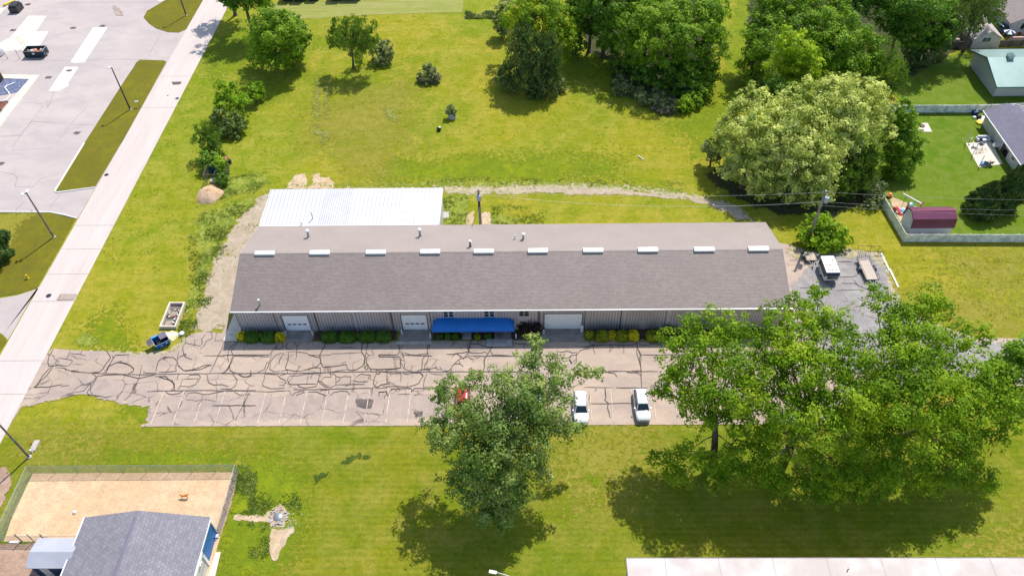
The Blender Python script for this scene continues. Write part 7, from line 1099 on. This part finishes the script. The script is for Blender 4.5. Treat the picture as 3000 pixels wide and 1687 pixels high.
# ---------------------------------------------------------------- field trees and shrubs
md, dk, mp, wi, sv, lm_, yw, cf, wd, gy = [M[k] for k in ('l_mid', 'l_dark', 'l_maple', 'l_willow', 'l_silver', 'l_lime', 'l_locust', 'l_conifer', 'l_wood', 'l_grey')]
tree('wide dome shaped willow like tree second from the road at the top', (-50.1, 136.5), .4, [(-47.4,136.6,11.0,2.8),(-49.6,135.5,10.0,2.6),(-45.5,135.4,10.0,2.8),(-44.3,137.9,9.0,1.7),(-47.2,133.6,9.0,3.2),(-51.2,135.7,7.0,2.8),(-44.8,134.7,7.5,2.8),(-43.7,138.3,5.0,1.0),(-53.8,137.8,5.0,1.6),(-51.1,135.7,4.5,2.6),(-46.5,134.7,5.0,2.8),(-44.7,136.4,4.0,2.0),(-52.6,136.2,2.2,2.0),(-49.2,135.5,2.4,2.5),(-45.9,136.1,2.0,1.9),(-54.5,137.8,2.0,1.0)], md, .3, 6, None, fork=.18, clump=.3, shell=.5)
tree('narrow dark tree squeezed against the wide dome tree', (-43.2, 142), .16, [(-43.8,140.2,6.5,1.3),(-43.1,138.9,5.5,1.3),(-44.3,139.5,3.5,1.3),(-45.5,139.8,2.0,1.0)], dk, .3, 7, None, clump=.35)
tree('round headed tree with visible trunk left of the silvery shrub', (-26.6, 137.2), .25, [(-35.1,135.4,9.0,1.9),(-32.8,135.9,9.5,1.8),(-30.3,134.4,9.5,2.0),(-29.4,134.1,8.0,1.9),(-36.6,135.4,7.0,1.6),(-33.9,133.7,7.5,2.2),(-31.4,133.8,7.0,2.2),(-37.1,135.8,5.5,1.0),(-30.4,135.0,5.0,1.4),(-33.6,136.7,3.2,1.2),(-32.6,136.5,2.0,1.3)], wi, .32, 7, None, fork=.25, clump=.32, shell=.5, droop=.2)
bush('silvery green round shrub right of the round headed tree', [(-29.6,138.8,3.0,1.4),(-27.8,138.8,2.8,1.6),(-27.2,137.9,2.0,1.4),(-29.2,137.5,1.8,1.5),(-28.3,137.1,1.0,1.3)], sv, .28, 7)
tree('tree at the top edge beside the road throwing shade on it', (-57.5, 163.5), .45, [(-58.8,148.7,8.0,2.2),(-56.2,149.8,8.0,2.4),(-54.3,150.8,7.0,2.0),(-61.0,150.8,8.0,2.2),(-57.2,148.8,11.0,3.6),(-53.9,150.8,10.0,3.4),(-60.9,150.6,11.0,3.0),(-55.3,149.7,13.0,3.2)], dk, .36, 6, None, clump=.33)
tree('tree just outside the top edge right of the road', (-63.5, 172), .4, [(-62.0,157.5,9.0,3.2),(-64.4,158.1,10.0,3.0),(-60.2,157.7,11.0,3.0)], dk, .38, 6)
bush('grey green tangled shrub standing alone in the field', [(-18.8,131.9,2.4,1.0),(-18.1,131.5,2.0,1.2),(-19.4,131.3,1.5,1.1),(-17.5,130.8,1.2,1.1),(-18.9,130.6,0.8,1.3),(-20.1,130.9,0.6,0.8)], M['l_silver'], .24, 6, core=False); bush('brown dead twigs low in the lone grey green shrub', [(-17.6,130.7,0.7,0.9),(-16.9,130.8,0.9,0.6),(-20.1,130.6,0.5,0.7)], M['l_dead'], .12, 5, elong=3)
tree('bright green young tree at the top of the left shrub row', (-59.5, 119.0), .2, [(-55.4,121.8,5.5,1.1),(-53.7,121.1,5.5,1.4),(-54.8,120.1,4.5,1.5),(-52.6,120.0,4.5,1.5),(-53.7,118.8,3.5,1.8),(-51.7,119.2,3.2,1.5),(-55.8,119.6,3.0,1.0),(-52.1,118.1,2.0,1.3)], lm_, .3, 6.5, None, clump=.32)
bush('feathery light green shrub right of the bright young tree', [(-51.2,124.6,3.0,1.0),(-50.1,125.8,2.6,1.0),(-50.5,123.8,2.0,1.3),(-51.6,123.1,1.6,1.2),(-49.9,125.3,1.4,0.8)], lm_, .3, 5, elong=1.6)
bush('dark grey green dense shrub under the bright young tree', [(-54.5,117.0,2.8,1.4),(-52.0,115.4,2.6,1.5),(-56.0,116.3,2.0,1.2),(-53.0,114.4,1.8,1.6),(-51.0,114.7,1.4,1.1),(-54.1,113.5,1.0,1.1),(-51.9,113.1,0.8,0.9)], gy, .26, 7)
tree('drooping small willow in the left shrub row', (-55.6, 105.2), .16, [(-55.5,109.2,5.0,1.2),(-54.1,109.2,5.2,1.2),(-56.0,108.3,4.0,1.3),(-53.5,108.2,4.0,1.4),(-54.7,107.7,3.0,1.5),(-53.2,107.6,2.4,1.1),(-54.1,106.7,1.8,1.3),(-52.6,106.9,1.2,0.8)], wi, .28, 7, None, droop=.3, clump=.34)
bush('dark shrub behind the timber cage', [(-54.5,104.8,2.4,1.2),(-53.1,104.6,2.0,1.3),(-54.2,103.9,1.4,1.1),(-52.4,105.0,1.4,1.0)], dk, .26, 7)
bush('small lime green treelet over the timber cage', [(-51.8,103.5,2.6,0.8),(-50.9,102.8,2.5,0.8),(-51.4,102.3,2.1,0.7)], lm_, .22, 6); bush('dark rounded bush right of the timber cage', [(-50.8,101.4,1.3,0.9),(-51.0,100.5,1.0,1.0),(-50.3,100.4,0.8,0.8)], dk, .22, 8)
B1 = [(-0.1,130.0,11.5,1.7),(-1.5,129.2,10.0,1.9),(0.7,127.5,10.5,2.0),(3.6,128.2,10.5,1.8),(4.7,127.3,9.0,2.0),(-1.5,128.5,8.0,2.1),(1.4,126.8,8.5,2.5),(4.7,126.7,6.5,2.1),(-1.2,127.8,5.5,2.4),(1.8,126.3,6.0,2.6),(4.7,126.1,4.0,2.0),(-0.1,126.2,3.6,2.3),(2.9,126.1,3.2,2.3),(1.4,125.3,1.8,1.9),(4.0,125.2,1.6,1.7)]
tree('weeping birch like tree in front of the maple in the middle of the field', (2.6, 123.2), .35, B1, M['l_birch'], .36, 8, None, droop=.55, clump=.3, shell=.5, name='weeping_tree')
bush('bluish shrub at the left foot of the weeping tree', [(-3.7,129.2,3.0,1.4),(-4.2,128.1,2.0,1.5),(-3.1,127.4,1.6,1.5),(-2.3,126.7,1.0,1.2),(-3.5,131.3,3.0,1.0)], gy, .3, 7); bush('small shrub at the right foot of the weeping tree', [(6.3,127.5,1.8,1.1),(6.8,126.7,1.0,1.0),(5.5,126.0,0.8,0.9)], sv, .26, 7)
tree('yellow green maple right behind the weeping tree', (5.8, 134.2), .4, [(0.8,136.9,12.5,2.8),(3.7,136.8,12.5,2.8),(6.3,134.9,11.5,2.6),(-1.5,136.0,11.0,2.6),(2.2,133.3,12.0,3.2),(5.5,132.5,10.0,2.9),(7.8,133.7,8.5,2.0),(-0.8,134.3,9.5,2.4),(7.5,132.8,7.0,2.0),(6.8,132.7,5.0,1.9),(-3.1,139.4,8.0,1.8)], mp, .3, 6, None, clump=.32)
bush('pale blue green shrub at the left edge of the central clump', [(-4.7,147.6,4.5,1.7),(-5.0,147.2,3.0,1.7),(-4.1,146.5,2.0,1.6),(-3.6,148.0,6.0,1.8)], sv, .32, 7); bush('narrow dark bush between the maple and the wood', [(10.2,140.5,3.4,1.4),(11.0,139.2,2.4,1.5),(9.4,139.2,1.6,1.4)], dk, .3, 7)
lm2 = M['l_bright']
gw = 'trees of the dense wood at the top'
def wtree(label, base, r0, lobes, m, leaf=.31, k=5.5, g=gw, droop=0): return tree(label, base, r0, lobes, m, leaf, k, g, droop, clump=.3, shell=.55, twigs=3)
wtree('dark tree at the left of the wood beside the maple', (22, 150), .4, [(12.2,140.2,11.0,3.2),(10.1,141.8,9.0,2.6),(14.9,137.4,12.0,3.6),(13.1,139.8,8.0,3.4),(16.6,137.0,9.0,3.2),(11.7,140.7,5.0,2.8),(16.3,139.1,5.0,3.0),(10.3,143.1,5.0,2.0)], wd)
wtree('shaded tree behind the left of the wood', (30, 158), .4, [(17.9,138.5,13.0,3.8),(21.7,139.1,13.0,3.8),(14.4,141.7,13.0,4.0),(24.9,141.4,13.0,4.0),(10.0,143.9,12.0,3.6),(19.2,138.1,10.0,3.2)], wd)
wtree('large round tree in the middle of the wood, left crown', (33.5, 137.5), .5, [(19.7,132.5,11.0,3.0),(22.9,132.7,12.0,3.2),(25.9,130.5,12.0,3.2),(21.2,130.9,9.5,3.0),(23.9,128.1,11.0,3.2),(27.1,127.5,10.5,3.0),(19.4,132.5,7.0,2.4),(22.7,129.4,7.5,2.8),(26.3,128.8,7.0,2.9),(21.2,132.6,4.0,2.4)], md)
wtree('large round tree in the middle of the wood, right crown', (43.5, 140), .5, [(27.7,134.4,13.0,3.2),(31.1,135.0,13.0,3.4),(34.1,134.6,12.0,2.9),(35.6,134.7,10.0,2.2),(31.0,131.1,12.0,3.4),(34.0,131.3,9.5,2.9),(36.6,134.2,7.0,1.5),(30.6,128.3,10.0,3.2),(34.4,129.3,7.0,2.9),(30.9,129.0,6.0,2.8),(29.1,129.6,4.0,2.4),(34.1,128.8,4.0,2.4),(37.9,141.8,9.0,1.9)], md)
bush('dark understorey bush at the left foot of the wood', [(17.2,138.8,3.0,2.2),(19.0,136.5,2.6,2.4),(20.6,133.1,2.0,2.3),(18.4,133.4,1.4,2.0),(15.0,140.4,3.0,2.0)], dk, .36, 6); bush('tall dark understorey below the round crowns', [(23.9,129.7,4.0,2.6),(27.4,128.2,3.6,2.6),(31.1,127.8,3.4,2.6),(22.4,128.1,2.5,2.4),(25.2,126.8,2.0,2.4),(29.5,125.4,2.0,2.6),(33.2,126.3,2.6,2.4)], wd, .36, 6); bush('green bushes at the right foot of the wood beside the lane', [(33.4,125.0,2.2,1.6),(32.5,123.3,1.6,1.5),(30.6,122.3,1.4,1.6),(31.6,121.3,1.0,1.2),(34.4,127.0,3.0,1.5)], md, .3, 6)
bush('light green round bush at the tip of the wood', [(28.9,120.1,1.8,1.2),(28.2,119.8,1.2,1.1),(29.9,120.0,1.0,1.0)], lm_, .26, 5.5); bush('low shrub at the left tip of the wood', [(18.0,127.3,1.8,1.3),(18.9,125.9,1.4,1.2),(17.4,125.6,0.9,1.1),(20.7,124.8,1.0,1.2)], sv, .28, 6); bush('pale scrub and dead brush at the lowest tip of the wood', [(21.9,122.8,1.2,1.4),(23.7,121.8,1.0,1.4),(25.4,121.0,0.9,1.3),(26.8,120.2,0.6,1.1),(24.2,123.4,1.2,1.5)], M['l_silver'], .26, 4, elong=1.8); bush('brown dead brush low at the wood tip', [(24.6,120.3,0.7,1.2),(26.0,120.0,0.5,1.1),(27.2,121.1,0.8,1.0),(28.3,127.3,1.6,1.2)], M['l_dead'], .14, 5, elong=3.2)
gx = 'trees of the wood right of the grassy lane'
wtree('leftmost tree of the wood right of the grassy lane', (60, 134), .4, [(44.4,134.8,11.0,2.6),(45.9,135.6,12.5,2.9),(42.9,132.8,8.5,2.3),(43.4,130.1,10.0,3.2),(43.0,130.8,6.0,2.5),(44.0,127.3,8.0,3.0),(42.4,129.3,3.6,2.6),(43.3,132.3,3.0,1.4),(43.3,128.1,1.8,2.0)], md, g=gx); wtree('tree at the top of the wood right of the grassy lane', (70, 146), .4, [(49.1,136.0,13.0,3.6),(52.4,133.9,12.5,3.6),(47.5,133.2,11.0,3.2),(56.7,136.2,12.0,3.6),(50.0,130.2,11.0,3.2),(45.7,138.0,14.0,3.6)], md, g=gx)
wtree('wide light green crown in the right wood', (75, 134), .45, [(53.0,127.6,12.0,3.4),(56.5,128.9,12.0,3.4),(58.6,126.5,11.0,3.2),(53.9,124.6,11.0,3.6),(57.4,123.1,9.5,3.4),(61.2,125.9,9.0,3.0),(52.4,124.8,9.0,3.2),(55.9,123.2,7.5,3.4),(60.7,124.1,6.5,3.2),(52.9,123.8,6.0,3.0),(58.6,124.2,4.0,2.8)], md, g=gx); wtree('olive drooping tree at the right end of the right wood', (84, 133), .35, [(63.8,126.0,8.5,2.8),(65.3,124.5,7.0,2.8),(63.2,123.5,6.0,2.8),(67.2,124.5,4.5,2.2),(65.5,123.7,3.4,2.4),(63.8,124.0,2.4,2.2)], wi, g=gx, droop=.3)
wtree('bright yellow green tree tucked into the right wood', (64, 128.5), .3, [(44.7,118.7,14.5,2.6),(46.5,118.5,13.5,2.6),(45.4,120.9,12.5,2.4),(47.1,120.0,11.5,2.5),(44.9,119.8,10.5,2.6),(44.5,120.1,8.0,2.6),(46.8,119.0,9.0,2.8),(49.2,119.4,9.5,2.4),(45.4,120.2,5.9,2.2),(47.9,119.2,6.1,2.4),(50.2,119.2,6.5,2.2)], lm2, g=gx)
gz = 'dark trees near the top right corner'
wtree('dark blue green tree left of the top right group', (87, 150), .4, [(69.5,137.4,12.0,3.6),(68.0,137.5,10.0,3.2),(71.2,135.9,10.0,3.4),(70.9,136.3,7.0,3.0),(74.3,136.5,6.0,3.0),(69.9,137.8,7.0,2.6)], wd, g=gz); wtree('shaded tree behind the brown fence', (91, 147), .4, [(74.8,135.7,12.0,3.8),(74.4,135.5,9.0,3.4),(77.0,134.6,9.0,3.4),(76.8,136.0,5.0,3.0),(75.2,135.9,3.0,2.4),(78.6,135.9,5.0,2.6)], wd, g=gz)
wtree('grey green drooping tree over the beige garage', (97, 152), .35, [(82.2,139.0,11.0,3.6),(85.7,138.7,9.5,3.2),(81.2,136.0,9.0,3.2),(85.9,140.0,12.0,3.4),(85.0,137.0,8.0,2.6),(80.8,136.7,7.0,2.4),(90.5,142.1,8.5,2.4),(91.7,141.3,6.0,1.6)], gy, g=gz, droop=.3); wtree('tree high at the top edge between woods', (80, 160), .4, [(62.7,139.1,12.0,3.6),(65.7,140.2,13.0,3.8),(61.6,138.4,10.0,3.0),(60.2,141.9,13.0,3.6)], wd, g=gz); bush('grey green low bushes in front of the brown fence', [(75.7,133.9,2.0,1.7),(78.2,134.6,2.0,1.7),(74.2,133.6,1.4,1.5),(80.7,135.9,1.6,1.4),(75.2,135.9,3.0,1.8)], gy, .32, 6)
gq = 'cream flowering trees behind the pole'
def ytree(label, base, lobes, m=yw): return tree(label, base, .38, lobes, m, .28, 5.8, gq, 0, clump=.3, shell=.5, twigs=4, up=.6)
ytree('left cream flowering tree nearest the warehouse', (31.2, 94), [(36.8,108.5,10.5,2.2),(38.1,105.1,10.5,2.6),(35.1,106.3,9.0,2.5),(33.1,104.6,7.5,2.4),(35.2,101.9,9.0,3.0),(37.4,99.6,9.5,2.8),(32.3,103.0,5.5,2.1),(34.1,100.1,6.5,2.7),(36.2,97.7,7.5,3.0),(33.7,98.7,4.0,2.4),(35.9,96.1,4.5,2.6),(38.1,96.2,6.0,2.6),(37.5,94.7,3.2,2.2)])
ytree('middle cream flowering tree', (39.2, 91.5), [(42.4,106.1,12.0,2.4),(40.8,103.4,10.5,2.8),(42.8,101.6,11.0,3.0),(44.7,99.2,10.5,2.9),(40.6,99.8,9.0,3.0),(42.8,97.2,9.0,3.2),(45.9,96.4,8.0,2.9),(39.5,96.8,7.0,2.8),(42.5,95.1,6.0,2.9),(45.5,94.7,5.5,2.8),(41.3,94.2,3.6,2.4),(44.5,93.2,3.2,2.4),(47.1,93.8,3.4,2.0)])
ytree('right cream flowering tree with the tallest crown', (48.8, 95.5), [(46.0,106.8,13.0,2.4),(49.1,106.7,13.0,2.8),(52.4,107.2,13.0,2.8),(55.5,107.0,12.0,2.4),(47.4,103.8,12.0,3.0),(50.3,103.2,12.0,3.2),(53.8,103.5,11.0,3.0),(57.6,105.1,9.5,2.2),(49.0,100.8,10.0,3.0),(52.8,101.1,9.0,3.0),(57.0,103.1,7.5,2.2),(50.0,99.5,7.5,2.8)])
tree('olive green lower crown below the right flowering tree', (48.5, 93), .3, [(51.6,98.6,5.5,2.6),(54.2,99.0,5.5,2.4),(49.5,96.8,4.5,2.5),(52.9,96.7,3.4,2.5),(50.4,95.5,2.4,2.2),(54.6,98.6,3.0,2.0)], wi, .32, 7, None, droop=.15); tree('small yellow green tree at the left foot of the flowering trees', (24.5, 98.5), .16, [(31.1,104.3,4.2,1.3),(30.6,104.2,3.0,1.2),(31.7,103.9,2.0,1.3),(30.1,105.3,3.0,0.9)], sv, .26, 6); tree('dark green crown peeping between the flowering trees', (36, 101), .2, [(42.3,114.2,9.0,2.0),(42.7,112.6,8.5,2.0),(41.0,113.4,8.0,1.5)], dk, .3, 6)
tree('conical bright green tree at the garden fence corner', (57, 104.2), .3, [(60.6,106.1,10.5,1.1),(61.1,105.0,9.5,1.6),(60.2,104.8,8.5,1.7),(61.7,104.2,7.8,2.0),(60.8,103.8,6.5,2.2),(62.1,103.0,5.5,2.4),(60.5,102.7,5.0,2.2),(61.6,101.9,4.0,2.6),(60.3,101.9,3.2,2.0),(62.5,101.3,2.8,2.3),(61.2,100.9,1.9,2.2)], md, .3, 6, None, clump=.28, shell=.6, name='conical_tree')
bush('small shrub growing by the white fence below the flowering trees', [(55.2,95.3,1.8,1.3),(56.2,95.8,2.0,1.2),(55.4,94.1,1.0,1.2),(54.2,92.9,0.8,1.0)], sv, .26, 6); bush('lime green bright shrub behind the white box trailer', [(43.2,86.5,3.0,1.5),(44.9,86.1,3.0,1.6),(46.4,85.4,2.4,1.6),(43.7,85.0,2.0,1.7),(45.4,84.4,1.7,1.7),(47.6,84.7,1.4,1.3),(42.8,84.1,1.0,1.3),(44.5,83.6,0.8,1.3),(46.7,83.8,0.8,1.2),(41.7,85.2,1.8,1.1)], lm_, .3, 7)
def cone(base, r, h, label, m=cf, leaf=.26, n=9000, tilt=(0, 0), grp=None, name='evergreen_tree', k2=1.):
    SEED[0] += 1; rng = np.random.default_rng(SEED[0]); bx, by = base; root = empty(name, (bx, by, 0), label, 'tree', grp); MB().tube([(bx, by, 0), (bx, by, h*.5), (bx+tilt[0], by+tilt[1], h*.93)], [.2, .12, .02], 7).build('trunk', M['bark'], root)
    z = rng.random(n)**1.25; a = rng.random(n)*6.283; pr_ = np.where(z < .25, .78+z*.9, (1-(z-.25)/.75)**.72); lump = 1+.13*np.sin(a*5+z*17)+.09*np.sin(a*9-z*31); rr = r*pr_*lump*(.72+.3*rng.random(n)**.5)
    C = np.stack([bx+rr*np.cos(a)+tilt[0]*z, by+rr*np.sin(a)+tilt[1]*z, .1+z*h], 1); nn = np.stack([np.cos(a), np.sin(a), np.full(n, .55)], 1)+rng.normal(size=(n, 3))*.5; nn /= np.linalg.norm(nn, axis=1)[:, None]
    t = np.cross(nn, rng.normal(size=(n, 3))); t[:, 2] += .8*k2; t /= np.linalg.norm(t, axis=1)[:, None]; b2 = np.cross(nn, t); s_ = leaf*(.6+.8*rng.random((n, 1)))
    leaf_mesh('crown', np.stack([C-t*s_*.7, C+b2*s_*.35, C+t*s_*.7, C-b2*s_*.35], 1), m, rng, root, (bx, by, 0))
x, y = (71.25,91.73); cone((x, y), 2.6, 6.2, 'dark pointed evergreen, left and lower of the pair beside the slate roofed house', n=15000, grp='pair of evergreens in the garden'); x, y = (75.1,93.09); cone((x, y), 2.4, 8.2, 'dark pointed evergreen, right and taller of the pair beside the slate roofed house', n=14000, grp='pair of evergreens in the garden')
x, y = (-82.31,83.3); cone((x, y), 3.6, 10.5, 'spruce cut by the left edge beside the corner lawn', M['l_conifer'], .4, 14000, name='spruce')
# weeds and tufts: nobody could count them
def tufts(name, polys, n, size, m, label, hgt=.25, seed=1):
    rng = np.random.default_rng(seed); out = []
    for poly, share in polys:
        A = np.array(poly); P_ = rng.random((int(n*share*6), 2))*(A.max(0)-A.min(0))+A.min(0); P_ = P_[sdist(P_, poly) > 0]; g = np.sin(P_[:, 0]*1.1+P_[:, 1]*.7)+np.sin(P_[:, 0]*.45-P_[:, 1]*1.3)+rng.normal(size=len(P_))*.9; P_ = P_[g > .35][:int(n*share)]; out.append(P_)
    P_ = np.concatenate(out); k = 7; C = np.repeat(np.c_[P_, np.full(len(P_), .06)], k, 0)+rng.normal(size=(len(P_)*k, 3))*np.array([.14, .14, .03]); q = len(C); C[:, 2] = np.abs(C[:, 2])
    d = rng.normal(size=(q, 3))*.9; d[:, 2] = .6; d /= np.linalg.norm(d, axis=1)[:, None]; s_ = size*(.5+rng.random((q, 1))); e = np.cross(d, rng.normal(size=(q, 3))); e /= np.linalg.norm(e, axis=1)[:, None]
    V = np.stack([C-e*s_*.3, C+e*s_*.3, C+d*s_*hgt*4+e*s_*.18, C+d*s_*hgt*4-e*s_*.18], 1); c = P_.mean(0); o = leaf_mesh(name, V, m, rng, None, (c[0], c[1], 0)); o.location = (c[0], c[1], 0); tag(o, label, 'weeds', None, 'stuff')
tufts('weeds', [([(-44.02,97.32),(-47.12,96.08),(-49.17,95.27),(-49.96,91.97),(-50.3,87.23),(-49.83,82.72),(-49.3,76.36),(-49.32,73.03),(-47.21,69.19),(-46.18,69.8),(-47.92,80.53),(-47.2,85.66),(-46.09,91.92),(-44.09,95.2)], .35), ([(-49.35,102.71),(-44.18,103.08),(-43.09,100.81),(-45.47,98.64),(-48.12,97.81),(-50.52,96.13),(-51.99,95.31),(-51.79,98.73)], .15), ([(-52.17,93.33),(-49.24,94.49),(-46.11,88.57),(-46.88,77.01),(-49.84,77.04),(-53.24,88.66)], .3), ([(-47.46,66.55),(-46.19,69.4),(-45.61,75.04),(-48.98,74.1),(-49.02,69.42),(-48.64,65.86)], .2)], 1300, .14, M['l_weed'], 'broadleaf weeds scattered along the gravel track left of the warehouse', seed=3)
tufts('weeds', [([(-13.5,96.69),(-9.43,96.64),(-9.43,89.94),(-13.05,89.99)], .35), ([(-5.64,95.11),(3.2,93.78),(3.11,90.01),(-5.35,90.01)], .35), ([(-16.73,102.1),(26.01,100.15),(25.8,98.62),(-16.55,100.02)], .3)], 500, .14, M['l_weed'], 'weeds by the gravel track behind the warehouse', seed=4)
tufts('weeds', [([(-35.71,47.44),(-32.96,47.43),(-31.49,41.11),(-34.57,41.11)], .5), ([(-34.18,43.95),(-27.18,43.93),(-25.66,40.38),(-27.18,39.81),(-27.93,42.14),(-29.86,42.14),(-30.47,41.14),(-33.49,41.15)], .3), ([(-33.23,40.1),(-29.96,40.1),(-28.76,35.66),(-30.55,35.66)], .2)], 900, .13, M['l_weed'], 'dark lush weeds between the sand yard and the fire ring', seed=5)
tufts('long_grass', [([(16.89,125.73),(20.45,124.01),(27.2,119.11),(33.1,122.14),(34.82,127.01),(30.6,123.81),(27.13,125.51),(21.72,127.29)], .6), ([(-12.79,157.57),(-6.75,157.84),(-6.67,154.82),(-12.66,154.98)], .4)], 1100, .3, M['l_silver'], 'pale long grass at the rims of the mown field', seed=6)
tufts('grass_tuft', [([(-65, 80), (-42, 80), (-44, 112), (-62, 140), (-65.4, 110)], .28), ([(-45, 95), (45, 95), (35, 160), (-50, 155)], .5), ([(36, 66.5), (60, 68), (100, 80), (58, 84)], .22)], 3000, .13, M['l_olive'], 'scattered darker grass tufts over the fields', hgt=.18, seed=7)
# fallen logs / dead branch in the wood edge
x, y = (27.95,128.51); db = empty('dead_branch', (x, y, 0), 'pale bare forked branch at the foot of the round crowns', 'branch'); mb = MB()
for k in range(7):
    a = k*.5-.4; mb.tube([(x, y-1.5, .3), (x+.5*math.cos(a), y-.6+.4*math.sin(a), 1.2), (x+1.9*math.cos(a), y+1.4*math.sin(a), 2.0+.3*(k % 3))], [.07, .05, .02], 5)
mb.build('limb', M['pale_bark'], db)
for o in list(bpy.data.objects):
    if o.type == 'MESH' and o.name.startswith('car_'): pass
